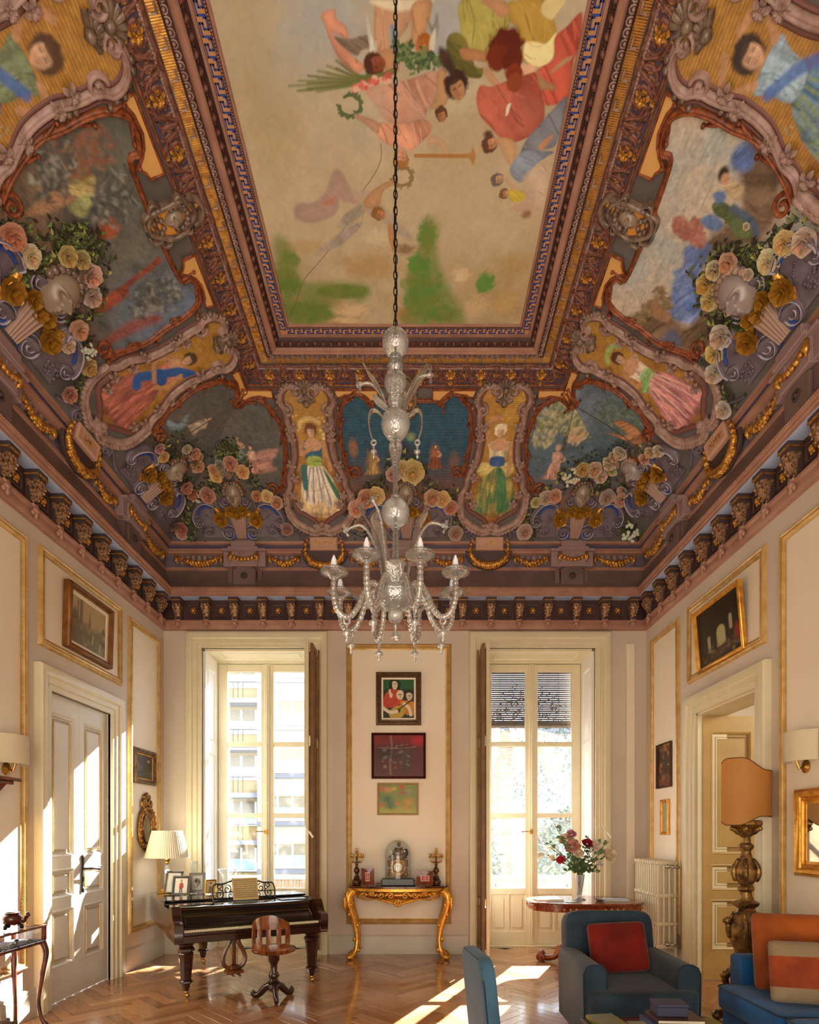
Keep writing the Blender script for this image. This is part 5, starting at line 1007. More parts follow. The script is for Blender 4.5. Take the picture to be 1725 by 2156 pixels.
# ---------------- garlands of leaves and roses
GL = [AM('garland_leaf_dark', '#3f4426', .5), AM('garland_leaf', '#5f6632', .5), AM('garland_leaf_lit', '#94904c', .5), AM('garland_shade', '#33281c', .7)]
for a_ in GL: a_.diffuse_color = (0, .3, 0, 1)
def garland(name_lab, lists, paths, n_leaf, fixed=None):
    m = MB(); g = np.random.default_rng(len(lists)+n_leaf)
    for pth in paths:
        Q = [inv_any(*p) for p in pth]
        for k in range(n_leaf):
            i = g.integers(len(Q)-1); t = g.random(); a, b = Q[i], Q[i+1]
            if a[0] != b[0]: a = b
            u, s = a[1]+(b[1]-a[1])*t+g.normal()*.055, a[2]+(b[2]-a[2])*t+g.normal()*.05; fn = on(a[0]); r = g.uniform(.016, .034); an = g.uniform(0, 6.3); c, d = math.cos(an)*r, math.sin(an)*r; h = g.uniform(.006, .026)
            lim = limits(s); 
            if a[0] == 'B' and not lim[0]+.02 < u < lim[1]-.02 or a[0] != 'B' and u > lim[2]-.02: continue
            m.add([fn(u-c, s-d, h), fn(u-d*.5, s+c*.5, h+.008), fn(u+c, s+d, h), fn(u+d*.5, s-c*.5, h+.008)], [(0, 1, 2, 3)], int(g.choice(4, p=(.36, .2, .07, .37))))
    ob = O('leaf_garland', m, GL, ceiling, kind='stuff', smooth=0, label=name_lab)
    for k, (f, x, y, c, r, kd) in enumerate(lists):
        sd, u, s = inv_any(*f(x, y)); sc = {z2: 1/5.673, z4: 1/5.565, z5: 1/5.135, z6: 1/4.687, z9: 1/4.662, z10: 1/4.662}[f]; p = cove(sd, u, s); rr = r*sc*p[1]/F
        o = O('rose', ROSE[kd], None, ob, M=frame_at(on(sd), u, s, rr*1.25, k*1.3, .034)); o.color = (*(A(c, 1.2)*.66+A('#c9bca6')*.34), 1)
    return ob
def fl(f, t): return [(f, int(a), int(b), '#'+c, int(r), int(k)) for a, b, c, r, k in (x.split() for x in t.split(','))]
garland('leaf garland with peach and pink roses, left corner', fl(z2, '60 890 b98078 55 0,115 1000 c9a050 62 1,390 905 a8a080 55 1,480 950 c98e78 62 0,530 1010 a89048 55 1,530 1120 c9905e 68 1,820 1110 7f8070 52 0,950 1090 c08068 72 0,740 1170 b8722e 52 1,780 1240 c99a40 66 1,1090 1190 c8903c 68 1,380 1360 b87060 66 0,450 1440 b0602e 60 0,680 1470 b0705c 76 0,540 1510 b8a088 48 2,1260 1480 b87830 52 0,1380 1490 c9a85c 64 1,1500 1560 c08868 62 0,240 1840 6e2a24 46 0,370 1870 a02018 56 0,360 1940 a86a5c 55 1,1620 1880 8f5848 60 0'),
        [[z2(*p) for p in q] for q in (((0, 800), (200, 830), (400, 860), (560, 980), (560, 1150), (700, 1180), (820, 1060), (1000, 1010), (1140, 1150), (1230, 1330), (1400, 1440), (1560, 1560), (1640, 1700)), ((330, 1260), (430, 1420), (620, 1480), (780, 1380)), ((400, 1560), (440, 1700), (420, 1850), (300, 1920), (500, 1980)), ((640, 850), (900, 950)), ((150, 1000), (330, 1100)))], 260)
garland('leaf garland with white and peach roses, right corner', fl(z4, '620 1230 b8b090 85 2,750 1140 b99a3c 66 0,890 1140 c9a480 72 0,970 1225 c8b0a0 60 0,1110 1040 cfc4a0 72 0,1230 920 d0c4ac 72 0,1165 970 c9a890 58 0,1130 1150 b8b47c 56 1,330 1480 a08a7c 70 1,430 1450 c8906c 66 0,210 1530 98904a 50 1,1040 1470 8a6a64 76 1,1200 1510 b8806c 70 1,1265 1380 c0a090 62 0,80 1880 9c7068 76 1,1320 1880 b8b8a0 92 2,1590 920 c9b090 60 0,1690 900 d0c0a0 62 0,1510 1010 c08a68 60 1'),
        [[z4(*p) for p in q] for q in (((150, 1700), (200, 1560), (330, 1420), (480, 1400), (560, 1250), (720, 1080), (850, 1030), (960, 1130), (1080, 1020), (1200, 880), (1330, 950), (1500, 900), (1700, 860)), ((960, 1250), (1050, 1420), (1200, 1480), (1300, 1350)), ((100, 1750), (60, 1850), (180, 1900)), ((1280, 1740), (1300, 1850), (1400, 1900)))], 260)
garland('leaf garland with orange and cream roses, left side', fl(z5, '110 260 b05c34 112 1,290 460 c0b088 100 1,690 450 b8a048 85 0,840 490 a8984c 78 0,960 680 c89080 98 1,950 880 b09890 90 0,820 1270 b8805c 92 1,690 1420 c8b0a0 70 0,920 1490 a8a488 72 2,920 1660 b08c38 76 0,710 1960 a86058 72 0,40 230 b8603c 80 1'),
        [[z5(*p) for p in q] for q in (((0, 150), (200, 180), (330, 400), (420, 560), (520, 560), (650, 380), (850, 380), (1030, 480), (1080, 750), (1040, 980), (900, 1100), (760, 1200), (900, 1380), (960, 1560), (900, 1760), (840, 1880), (740, 2040)), ((380, 420), (300, 620), (260, 760)), ((600, 280), (900, 320), (1000, 450)))], 300)
garland('leaf garland with yellow and white roses, right side', fl(z6, '985 290 c9a858 95 1,1190 270 cfae98 100 0,825 480 cfc08c 95 1,430 475 cc9878 76 0,290 550 cdbe8c 72 0,200 690 c9a838 76 0,240 860 ccb868 72 0,360 1210 c9b8a4 92 0,285 1400 d0b050 80 1,290 1580 cfc8b0 76 0,385 1940 cfcab0 70 0,625 600 d0b8a0 46 0,600 130 b0a080 30 1'),
        [[z6(*p) for p in q] for q in (((1280, 130), (1060, 100), (900, 200), (780, 420), (620, 470), (480, 400), (280, 480), (130, 620), (150, 850), (230, 980), (360, 1060), (280, 1180), (220, 1350), (220, 1560), (320, 1740), (380, 1860), (430, 2000)), ((760, 620), (800, 740), (860, 790)), ((350, 1000), (520, 1180)), ((560, 480), (700, 560)))], 300)
garland('leaf garland with yellow and pink roses, centre of window wall', fl(z9, '1070 1540 b89a40 95 1,880 1560 c09080 60 0,960 1500 b8a060 60 1,620 1800 c08058 72 0,715 1780 c9a04c 72 1,1260 1790 c09068 66 0,1360 1810 c8a048 66 1')+fl(z10, '520 180 c08060 70 1,1435 170 a8503c 60 1,560 330 8a5040 50 0,1490 420 8a5a48 60 1,600 90 b88060 60 1'),
        [[z9(*p) for p in q] for q in (((560, 1850), (680, 1720), (760, 1650), (830, 1520), (960, 1440), (1120, 1450), (1190, 1600), (1240, 1720), (1340, 1740), (1460, 1850)),)]+[[z10(*p) for p in q] for q in (((460, 250), (520, 160), (560, 300), (600, 420)), ((1480, 300), (1430, 150), (1400, 100)))], 200)
# ================================================================ entablature under the cove
EP = [((0, 4.045), (.035, 4.05), (.05, 4.075), (.05, 4.12), (.07, 4.135), (.07, 4.155), (.045, 4.165), (.02, 4.17)), ((.02, 4.17), (.02, 4.42)), ((.02, 4.42), (.152, 4.42)), ((.152, 4.42), (.152, 4.45), (.16, 4.455), (.16, 4.485), (.172, 4.49), (.172, 4.52), (.15, 4.54)),
      ((.15, 4.54), (.125, 4.58), (.07, 4.68), (.045, 4.78)), ((.045, 4.78), (.06, 4.79), (.06, 4.815), (.045, 4.82)), ((.045, 4.82), (.055, 4.965)), ((.055, 4.965), (.1, 4.975), (.105, 4.99), (.125, 4.995), (.125, 5.015)), ((.125, 5.015), (.105, 5.02), (.115, 5.06)), ((.115, 5.06), (.15, 5.066), (.155, 5.085), (.162, 5.095))]
EM = [PINKM, DARKM, BLUEM, PINKM, UMB, PINKM, LILAC, PINKM, AM('violet_band', '#463a4c', .5), PINKM]
ENT = {}
for i, sd in enumerate('BLR'):
    mb = MB()
    for k, p in enumerate(EP): strip(sd, p, k, mb)
    ENT[sd] = O(f'trim_{i+1}', mb, EM, kind='structure', smooth=40)
    m = MB()
    for u in along(sd, .172, .022): m.ball(room(sd, u, .17, 4.505), .011, 5, 3)
    O('rope_row', m, PINKM, ENT[sd], kind='stuff', smooth=180)
# modillion, coffer, drop: built at the origin, +y out of the wall
LEAFG = M_('gilt_rose_leaf', A('#a8764c', 1.2), .35, .35, noise=45); _r = [n for n in LEAFG.node_tree.nodes if n.type == 'VALTORGB'][0]; _r.color_ramp.elements[0].color = (*A('#4a2c20'), 1); _r.color_ramp.elements[1].color = (*A('#a87c56'), 1)
CAPM = AM('cap_umber', '#43302c', .5)
bd = MB(); bd.box((-.062, .02, 4.385), (.062, .14, 4.42), b=.004); bd.box((-.054, .02, 4.345), (.054, .128, 4.385), b=.004); bd.box((-.05, .02, 4.17), (.05, .055, 4.35)); cap_me = bd.mesh('modillion', CAPM, 30)
gl_ = MB().box((-.0635, .019, 4.378), (.0635, .1415, 4.386)).mesh('gilt_line', GOLDP, 0)
lf = MB(); ys, zs, ws = [.118, .128, .118, .098, .08, .07, .078], [4.345, 4.31, 4.28, 4.25, 4.22, 4.19, 4.175], [.05, .052, .048, .042, .036, .034, .03]
lf.grid([[(x*w_, y+.012*(1-x*x)-.004*(abs(x) > .8), z) for x in (-1, -.6, -.25, 0, .25, .6, 1)] for y, z, w_ in zip(ys, zs, ws)]); lf.grid([[(x*w_, y if k else .03, z) for k in (0, 1)] for y, z, w_ in zip(ys, zs, ws) for x in (1,)]); lf.grid([[(-w_, y if k else .03, z) for k in (0, 1)] for y, z, w_ in zip(ys, zs, ws)])
for k in range(6):
    for d in (-1, 1): lf.ball((d*ws[k]*.75, ys[k]+.002, zs[k]-.008), (.012, .012, .016), 5, 4)
lf.ball((0, .125, 4.33), (.03, .02, .02), 8, 5); lf_me = lf.mesh('acanthus_leaf', LEAFG, 180)
dr = MB(); dr.ball((0, .075, 4.115), (.03, .026, .03), 8, 6); [dr.ball((d*.026, .07, 4.092), (.018, .018, .024), 6, 4) for d in (-1, 1)]; dr.ball((0, .08, 4.08), (.018, .018, .034), 6, 5); dr.box((-.034, .06, 4.14), (.034, .085, 4.165), b=.004); dr_me = dr.mesh('leaf_drop', PINKM, 180)
cf = MB(); rect_sweep(cf, (-.055, 4.235, .055, 4.345), [(0, .022), (0, .028), (.01, .034), (.02, .034), (.022, .02)], lambda p, q, b: (p, b, q)); cf.lathe([(.0, .03), (.034, .03), (.036, .022)], 12, (0, 0, 0)) if False else None
cf_me = cf.mesh('coffer', CAPM, 30); bs = MB(); bs.ball((0, .03, 4.29), (.028, .026, .028), 10, 6); [bs.ball((.03*math.cos(a), .026, 4.29+.03*math.sin(a)), (.014, .012, .014), 5, 4) for a in np.linspace(0, 2*PI, 7)[:-1]]; bs_me = bs.mesh('coffer_boss', GOLDP, 180)
def wallM(sd, u): return Matrix.Translation((u, YB, 0))@Matrix.Rotation(PI, 4, 'Z') if sd == 'B' else (Matrix.Translation((XL, u, 0))@Matrix.Rotation(-PI/2, 4, 'Z') if sd == 'L' else Matrix.Translation((XR, u, 0))@Matrix.Rotation(PI/2, 4, 'Z'))
for sd in 'BLR':
    us = [-2.935+k*.3535 for k in range(17)] if sd == 'B' else [7.13-k*.338 for k in range(12)]
    for k, u in enumerate(us):
        M = wallM(sd, u); o = O('modillion', cap_me, None, ENT[sd], M=M)
        O('gilt_line', gl_, None, o); O('acanthus_leaf', lf_me, None, o); O('leaf_drop', dr_me, None, o)
        if k: M = wallM(sd, (u+us[k-1])/2); q = O('coffer', cf_me, None, ENT[sd], M=M); O('coffer_boss', bs_me, None, q)
# attic: flutes, gilt swags, plinths, plaques
def att(sd): return lambda u, z, h: room(sd, u, .046+(z-4.82)*.07+h, z)
def swag(sd, u0, u1, z, sag, parent, r=.026):
    f = att(sd); m = MB(); n = max(7, int(abs(u1-u0)/.035)); P = []
    for k in range(n+1): t = k/n; P.append((u0+(u1-u0)*t, z-sag*4*t*(1-t), r*(.55+.75*math.sin(PI*t))))
    m.tube([f(a, b, .02) for a, b, c in P], [c*.8 for a, b, c in P], 6)
    for k, (a, b, c) in enumerate(P): m.ball(f(a, b+.2*c*(-1)**k, .028), c*1.0, 6, 4); m.ball(f(a+.012, b-.9*c, .022), c*.7, 5, 4)
    for q in (u0, u1): m.tube([f(q, z, .02), f(q, z-.05, .03), f(q, z-.09, .02)], [.02, .024, .006], 5)
    return O('gilt_swag', m, GOLDP, parent, smooth=180)
def attic(sd, masks, carts, ends):
    f = att(sd); E = ENT[sd]; cuts = sorted([(u, .27) for u in masks]+[(u, .30) for u in carts]); fl_ = MB()
    edges = [ends[0]]+[e for u, w_ in cuts for e in (u-w_, u+w_)]+[ends[1]]
    for a, b in zip(edges[::2], edges[1::2]):
        if b-a < .2: continue
        n = int((b-a)/.068)
        for k in range(n): u = a+(k+.5)*(b-a)/n; fl_.box(*[f(u+d*.017, z, h) for d, z, h in ((-1, 4.855, -.005), (1, 4.95, .012))])
        for k in range(n): u = a+(k+.5)*(b-a)/n; fl_.ball(f(u, 4.952, .012), .008, 5, 3)
        if b-a > .3: swag(sd, a+.03, b-.03, 4.945, .085, E)
    O('flute_row', fl_, MAUVE, E, kind='stuff', smooth=0)
    for u in masks:
        g = lambda z, h: None; m = MB()
        for w_, z0, z1, t0 in ((.26, 4.80, 4.98, .13), (.17, 4.79, 4.985, .16), (.275, 4.97, 5.0, .18), (.185, 4.98, 5.01, .205), (.15, 5.0, 5.08, .2), (.11, 5.07, 5.10, .19)):
            m.box(room(sd, u-w_, .0, z0), room(sd, u+w_, t0, z1), b=.006)
        p = O('plinth', m, AM('plinth_stucco', '#8d7068', .5) if 'plinth_stucco' not in bpy.data.materials else bpy.data.materials['plinth_stucco'], E, smooth=30)
        m = MB(); [m.box(room(sd, u+k*.045-.012, .15, 4.86), room(sd, u+k*.045+.012, .168, 4.96), b=.004) for k in range(-3, 4)]; O('flutes', m, MAUVE, p, kind='stuff', smooth=0)
        f2 = lambda a, z, h: room(sd, a, .15+h, z); m = MB()
        for k in range(8): t = k/7; m.ball(f2(u-.15+.3*t, 4.9-.04*math.sin(PI*t), .03), .027, 6, 4)
        for q in (-1, 1): m.tube([f2(u+q*.16, 4.95, .02), f2(u+q*.17, 4.88, .03), f2(u+q*.15, 4.84, .01)], [.02, .024, .008], 5)
        O('gilt_swag', m, GOLDP, p, smooth=180)
        m = MB(); [m.box(room(sd, u+a, .04, 4.575), room(sd, u+b, .135-.02*q, 4.765), b=.006) for q, (a, b) in enumerate(((-.14, .14), (-.21, -.15), (.15, .21)))]; m.prism([(u-.12, 4.76), (u+.12, 4.76), (u+.07, 4.80), (u-.07, 4.80)], .06, .135, lambda a, z, h: room(sd, a, h, z)); w2 = O('pedestal_block', m, UMB, E, smooth=30)
        m = MB(); q = [room(sd, u+.034*math.cos(a), .142, 4.68+.034*math.sin(a)) for a in np.linspace(0, 2*PI, 15)[:-1]]; m.tube(q, .009, 5, closed=True); m.ball(room(sd, u, .142, 4.68), .018, 8, 5); O('roundel', m, CAPM, w2, smooth=180)
    for u in carts:
        pq = MB(); nrm = lambda a, z, h: room(sd, a, .12+h+(z-5.0)*.25, z); R = [(u-.17, 4.985), (u+.17, 4.985), (u+.17, 5.125), (u-.17, 5.125)]
        pq.prism(R, 0, .05, nrm, b=.006); rect_sweep(pq, (u-.145, 5.01, u+.145, 5.10), [(0, .05), (0, .06), (.012, .064), (.024, .05)], nrm); pq = O('plaque', pq, AM('plaque_stucco', '#b08468', .5) if 'plaque_stucco' not in bpy.data.materials else bpy.data.materials['plaque_stucco'], E, smooth=30)
        word = {('B', -1.105): 'PRIVANI', ('B', .925): 'DILI', ('R', 5.33): 'POVERI', ('L', 5.34): 'LARI'}.get((sd, u))
        if word:
            cu = bpy.data.curves.new('lettering', 'FONT'); cu.body = word; cu.size = .062; cu.align_x = 'CENTER'; cu.align_y = 'CENTER'; cu.extrude = .002; cu.materials.append(GOLDP)
            t = bpy.data.objects.new('lettering', cu); COL.objects.link(t); t.parent = pq; o = Vector(nrm(u, 5.055, .052)); ax = {'B': (1, 0, 0), 'L': (0, 1, 0), 'R': (0, -1, 0)}[sd]
            x = Vector(ax); zN = Vector({'B': (0, -1, -.25), 'L': (1, 0, -.25), 'R': (-1, 0, -.25)}[sd]).normalized(); t.matrix_basis = Matrix([[*c, 0] for c in (x, zN.cross(x), zN)]).transposed().to_4x4() if False else Matrix.Translation(o)@Matrix((x, zN.cross(x), zN)).transposed().to_4x4()
        m = MB(); f3 = lambda a, z, h: room(sd, a, .06+h+(z-4.8)*.22, z)
        pts = [(u+.235*math.cos(a), 4.985+.17*math.sin(a)) for a in np.linspace(PI, 2*PI, 15)]; m.prism([(u+.29*math.cos(a), 4.985+.21*math.sin(a)) for a in np.linspace(PI, 2*PI, 15)], 0, .03, f3, b=.006); O('festoon_ground', m, CAPM, E, smooth=30)
        m = MB(); P = [(u-.2, 5.13), (u-.225, 5.05)]+pts[1:-1]+[(u+.225, 5.05), (u+.2, 5.13)]
        for k, (a, z) in enumerate(crom(P, 2, False)): t = k/(2*len(P)-2); r = .016+.026*math.sin(PI*t)**.8; m.ball(f3(a, z, .05), r*1.05, 7, 5); m.ball(f3(a+.02*math.cos(k), z-.5*r, .045), r*.7, 5, 4)
        m.tube([f3(a, z, .04) for a, z in P], [.016+.022*math.sin(PI*k/(len(P)-1)) for k in range(len(P))], 6); O('gilt_festoon', m, GOLDP, E, smooth=180)
        m = MB(); fn = on(sd)
        for q in (-1, 1): rib(m, fn, spiral((u+q*.235, .075), .065, .012, -PI/2, 1.8*q, 26), .024, .035); rib(m, fn, crom([(u+q*.26, .13), (u+q*.33, .1), (u+q*.42, .05), (u+q*.5, .03)], 4, False), [.03]*13, .03)
        O('volutes', m, LILAC, E, smooth=180)
attic('B', (-2.09, -.09, 1.95), (-1.105, .925), (-2.98, 2.76)); attic('L', (6.34, 4.26), (5.34, 3.25), (3.6, 7.22)); attic('R', (6.34, 4.27), (5.33, 3.25), (3.6, 7.22))
# ================================================================ glass chandelier
CH = crystal('chandelier_glass', .2, 1.42, .16); CHW = crystal('chandelier_whitened_glass', .38, 1.45, .2); BULB = M_('frosted_bulb', '#e8ebf4', .4)  # whiter mix stands in for window light, mainly on the lower glass
cx0, cy0 = -.0975, 3.1
zc = lambda y: EYE+(CY-y)*.0025
ch = thing('chandelier', 'tall clear blown glass chandelier with eight arms hanging on a long chain', 'chandelier', (cx0, cy0, 2.5), world=True)
C3 = lambda r, a, z: (cx0+r*math.cos(a), cy0+r*math.sin(a), z)
def cl(name, prof, mat=CH, ga=0, n=28, amp=.05): return O(name, MB().lathe([(max(r, .002), z) for r, z in prof], n, (cx0, cy0, 0), mod=(lambda a, i, z: 1+amp*abs(math.cos(a*ga/2))) if ga else None), mat, ch, smooth=180)
def sph(c, r, n=10, sq=1): return [(r*math.sin(PI*i/n), c-r*sq*math.cos(PI*i/n)) for i in range(n+1)]
cl('glass_ball', sph(zc(722), .068), ga=14); cl('glass_knop', sph(zc(757), .034), ga=10, n=20); cl('glass_knop', sph(zc(773), .042), ga=14); cl('glass_ball', sph(zc(806), .058), ga=16)
cl('glass_vase', [(.02, zc(872)), (.035, zc(855)), (.04, zc(842)), (.03, zc(832))], ga=10); cl('glass_bowl', [(.012, zc(928)), (.04, zc(922)), (.068, zc(905)), (.074, zc(890)), (.062, zc(875)), (.03, zc(870))], CHW, 14)
cl('glass_baluster', [(.014, zc(1046)), (.013, zc(1010)), (.02, zc(975)), (.034, zc(948)), (.036, zc(938)), (.025, zc(928)), (.012, zc(924))]); cl('glass_ring', [(.01, zc(1052)), (.025, zc(1050)), (.025, zc(1045)), (.012, zc(1042))], ga=10)
cl('glass_ball', sph(zc(1080), .073), CHW, 20, amp=.025); cl('glass_stem', [(.022, zc(1225)), (.02, zc(1180)), (.016, zc(1140)), (.014, zc(1112))]); cl('glass_ring', [(.014, zc(1116)), (.024, zc(1114)), (.014, zc(1110))], ga=10)
cl('central_bowl', [(.01, zc(1290)), (.05, zc(1284)), (.09, zc(1268)), (.104, zc(1252)), (.098, zc(1242)), (.06, zc(1236)), (.055, zc(1222)), (.07, zc(1214))], CHW, 18, amp=.08)
cl('finial_ball', sph(zc(1297), .038), CHW, 12); cl('finial_drop', [(.003, zc(1312)), (.012, zc(1318)), (.005, zc(1322)), (.012, zc(1334)), (.026, zc(1342)), (.02, zc(1347)), (.002, zc(1349))], CHW, 8, 16)
O('steel_rod', MB().tube([(cx0, cy0, zc(1290)), (cx0, cy0, zc(690))], .004, 6), IRON, ch)
bob = MB().lathe([(.012, -.045), (.02, -.04), (.026, -.03), (.045, -.016), (.062, -.006), (.068, -.014), (.066, .0), (.05, .004), (.03, -.012), (.016, -.018)], 32, mod=lambda a, i, z: 1+(.06*abs(math.cos(8*a)) if 3 < i < 8 else 0)).mesh('bobeche', CH, 180)
blb = MB().lathe([(.012, -.02), (.014, .0), (.0165, .02), (.014, .045), (.007, .065), (.002, .074)], 12).mesh('candle_bulb', BULB, 180)
drp = MB(); drp.tube([(.016*math.cos(a), 0, .016*math.sin(a)) for a in np.linspace(0, 2*PI, 13)[:-1]], .006, 6, closed=True); drp.lathe([(.003, -.02), (.01, -.03), (.004, -.042), (.022, -.058), (.02, -.068), (.006, -.078), (.01, -.09), (.007, -.102), (.001, -.108)], 12); drp = drp.mesh('glass_drop', CHW, 180)
for k in range(8):
    a = PI/8+k*PI/4; P = crom([(.05, 2.70), (.085, 2.78), (.13, 2.80), (.175, 2.745), (.21, 2.66), (.26, 2.605), (.31, 2.63), (.332, 2.70), (.332, 2.785)], 4, False)
    m = MB(); PP = np.array([C3(r, a, z) for r, z in crom(P, 3, False)])
    m.tube(PP, [.0155*(1+.13*math.cos(i*1.9)) for i in range(len(PP))], 8); ar = O('arm', m, CH, ch, smooth=180)
    O('bobeche', bob, None, ar, M=Matrix.Translation(C3(.332, a, 2.83))); O('candle_bulb', blb, None, ar, M=Matrix.Translation(C3(.332, a, 2.835))); O('glass_drop', drp, None, ar, M=Matrix.Translation(C3(.265, a, 2.585))@Matrix.Rotation(a, 4, 'Z'))
def gleaf(P, wd, a, tw=0):
    """ribbed blade along P=(r,z) in the plane at angle a"""
    G = []; n = len(P); ca, sa = math.cos(a), math.sin(a)
    for i, (r, z) in enumerate(P):
        w_ = wd*(math.sin(PI*min(1, .12+.88*i/(n-1)))**.8); row = []
        for j in range(9): x = (j-4)/4; d = x*w_; e = .25*abs(x)*w_+.003*(-1)**j; b = tw*i/n; row.append((cx0+(r+e)*ca-(d*math.cos(b))*sa+d*math.sin(b)*ca, cy0+(r+e)*sa+d*math.cos(b)*ca+d*math.sin(b)*sa, z))
        G.append(row)
    return MB().grid(G)
fw = MB()
for k in range(6):
    c, s = math.cos(k*PI/3), math.sin(k*PI/3); fw.grid([[((x*c-y*s)*.04, (x*s+y*c)*.04, z*.04) for y in (-w_, 0, w_)] for x, w_, z in ((.15, .15, 0), (.6, .48, .25), (1, .36, .2), (1.25, .1, 0))])
fw.lathe([(.001, .02), (.012, .014), (.014, 0), (.006, -.02)], 10); fw = fw.mesh('glass_flower', CHW, 180)
def gflower(a, P):
    P = crom(P, 4, False); s = O('flower_stem', MB().tube([C3(r, a, z) for r, z in P], [.0095-.003*i/len(P) for i in range(len(P))], 6), CH, ch, smooth=180); d = Vector(C3(*[P[-1][0], a, P[-1][1]]))-Vector(C3(P[-3][0], a, P[-3][1]))
    O('glass_flower', fw, None, s, M=Matrix.Translation(C3(P[-1][0], a, P[-1][1]))@d.to_track_quat('Z', 'Y').to_matrix().to_4x4())
for a, t in ((PI, .155), (0, .135), (PI*.5, .1), (PI*1.5, .1), (PI*.78, .12)):
    O('glass_leaf', gleaf(crom([(.05, 2.78), (.06, 2.9), (.075, 3.0), (.1, 3.08), (t-.02, 3.14), (t+.02, 3.2), (t+.01, 3.25)] if t > .11 else [(.06, 2.78), (.075, 2.86), (.1, 2.9), (.12, 2.86)], 3, False), .05, a, .4), CH, ch, smooth=180)
gflower(PI, [(.05, 2.8), (.09, 2.98), (.17, 3.12), (.26, 3.10)]); gflower(0, [(.05, 2.8), (.09, 2.98), (.17, 3.13), (.26, 3.12)]); gflower(PI*1.2, [(.05, 2.8), (.07, 3.0), (.1, 3.15), (.14, 3.21)]); gflower(PI*.5, [(.05, 2.8), (.1, 2.98), (.18, 3.08), (.25, 3.04)])
for a in (PI, 0): O('glass_leaf', gleaf(crom([(.03, 3.70), (.06, 3.8), (.1, 3.88), (.14, 3.93), (.17, 3.98)], 4, False), .04, a, .3), CH, ch, smooth=180); O('drooping_leaf', gleaf(crom([(.06, 3.69), (.1, 3.73), (.13, 3.71), (.135, 3.64), (.115, 3.56)], 4, False), .018, a), CH, ch, smooth=180); O('glass_leaf', gleaf(crom([(.04, 3.72), (.09, 3.74), (.13, 3.77)], 4, False), .024, a+.5), CHW, ch, smooth=180)
for a in (PI/2, -PI/2): O('glass_leaf', gleaf(crom([(.03, 3.70), (.05, 3.78), (.06, 3.84), (.05, 3.88)], 4, False), .028, a), CH, ch, smooth=180)
for a in (PI, 0): O('pear_drop', drp, None, ch, M=Matrix.Translation(C3(.115, a, 3.56))@Matrix.Scale(.8, 4))
gflower(PI, [(.03, 3.70), (.07, 3.8), (.13, 3.87), (.19, 3.865)]); gflower(0, [(.03, 3.70), (.07, 3.82), (.12, 3.9), (.18, 3.915)])
lk = MB().tube([(.0095*math.cos(a), 0, .026*math.sin(a)) for a in np.linspace(0, 2*PI, 13)[:-1]], .0032, 5, closed=True).mesh('link', IRON, 180)
cn = O('chain', MB().tube([(cx0+.006*math.sin(z*9), cy0+.006*math.cos(z*9), z) for z in np.linspace(zc(692), 6.13, 60)], .0035, 5), IRON, ch, smooth=180)
for k in range(46): O('link', lk, None, cn, M=Matrix.Translation((cx0, cy0, zc(690)+.02+k*.0425))@Matrix.Rotation((k % 2)*PI/2+.3, 4, 'Z'))
O('ceiling_cup', MB().lathe([(.004, 6.06), (.03, 6.08), (.07, 6.13), (.08, 6.165)], 20, (cx0, cy0, 0)), BRASS, ch, smooth=180)
# ================================================================ pictures, mirrors, lights on the walls
PAINTM = MV('oil_paint', .35, bump=(80, .15), spec=.4)
def picture(name, lab, pl, r, fw_, fmat, paint, prof=None, base=(.5, .4, .3), tilt=0, liner=None, cat='picture', cell=None, depth=.03, back=.004, grp=None):
    f0 = PL[pl]; zt = r[1]
    f = lambda p, q, b: f0(p, q, b+back+(q-zt)*tilt)
    e = thing(name, lab, cat, f0((r[0]+r[2])/2, r[1], back), world=True, group=grp); a = fw_; d = depth
    pr_ = prof or [(0, d*.35), (0, d*.5), (a*.15, d*.75), (a*.35, d*.6), (a*.6, d), (a*.85, d*.9), (a, d*.6), (a, 0)]
    inn = (r[0]+a, r[1]+a, r[2]-a, r[3]-a); O('frame', rect_sweep(MB(), inn, pr_, f), fmat, e, smooth=50)
    if liner: O('liner', rect_sweep(MB(), (inn[0]+liner[0], inn[1]+liner[0], inn[2]-liner[0], inn[3]-liner[0]), [(0, d*.3), (.003, d*.42), (liner[0], d*.45)], f), liner[1], e, smooth=40)
    n = 90; c = max(inn[2]-inn[0], inn[3]-inn[1])/n; U, V = np.meshgrid(np.arange(inn[0]-.003, inn[2]+c, c), np.arange(inn[1]-.003, inn[3]+c, c), indexing='ij'); U = np.minimum(U, inn[2]+.003); V = np.minimum(V, inn[3]+.003)
    P = Paint((U.ravel()-inn[0])/(inn[2]-inn[0]), (V.ravel()-inn[1])/(inn[3]-inn[1]), base); paint(P); co = np.array([f(u, v, d*.3) for u, v in zip(U.ravel(), V.ravel())])
    O('canvas', colmesh('canvas', co, gridfaces(*U.shape), P.C, PAINTM), None, e); return e
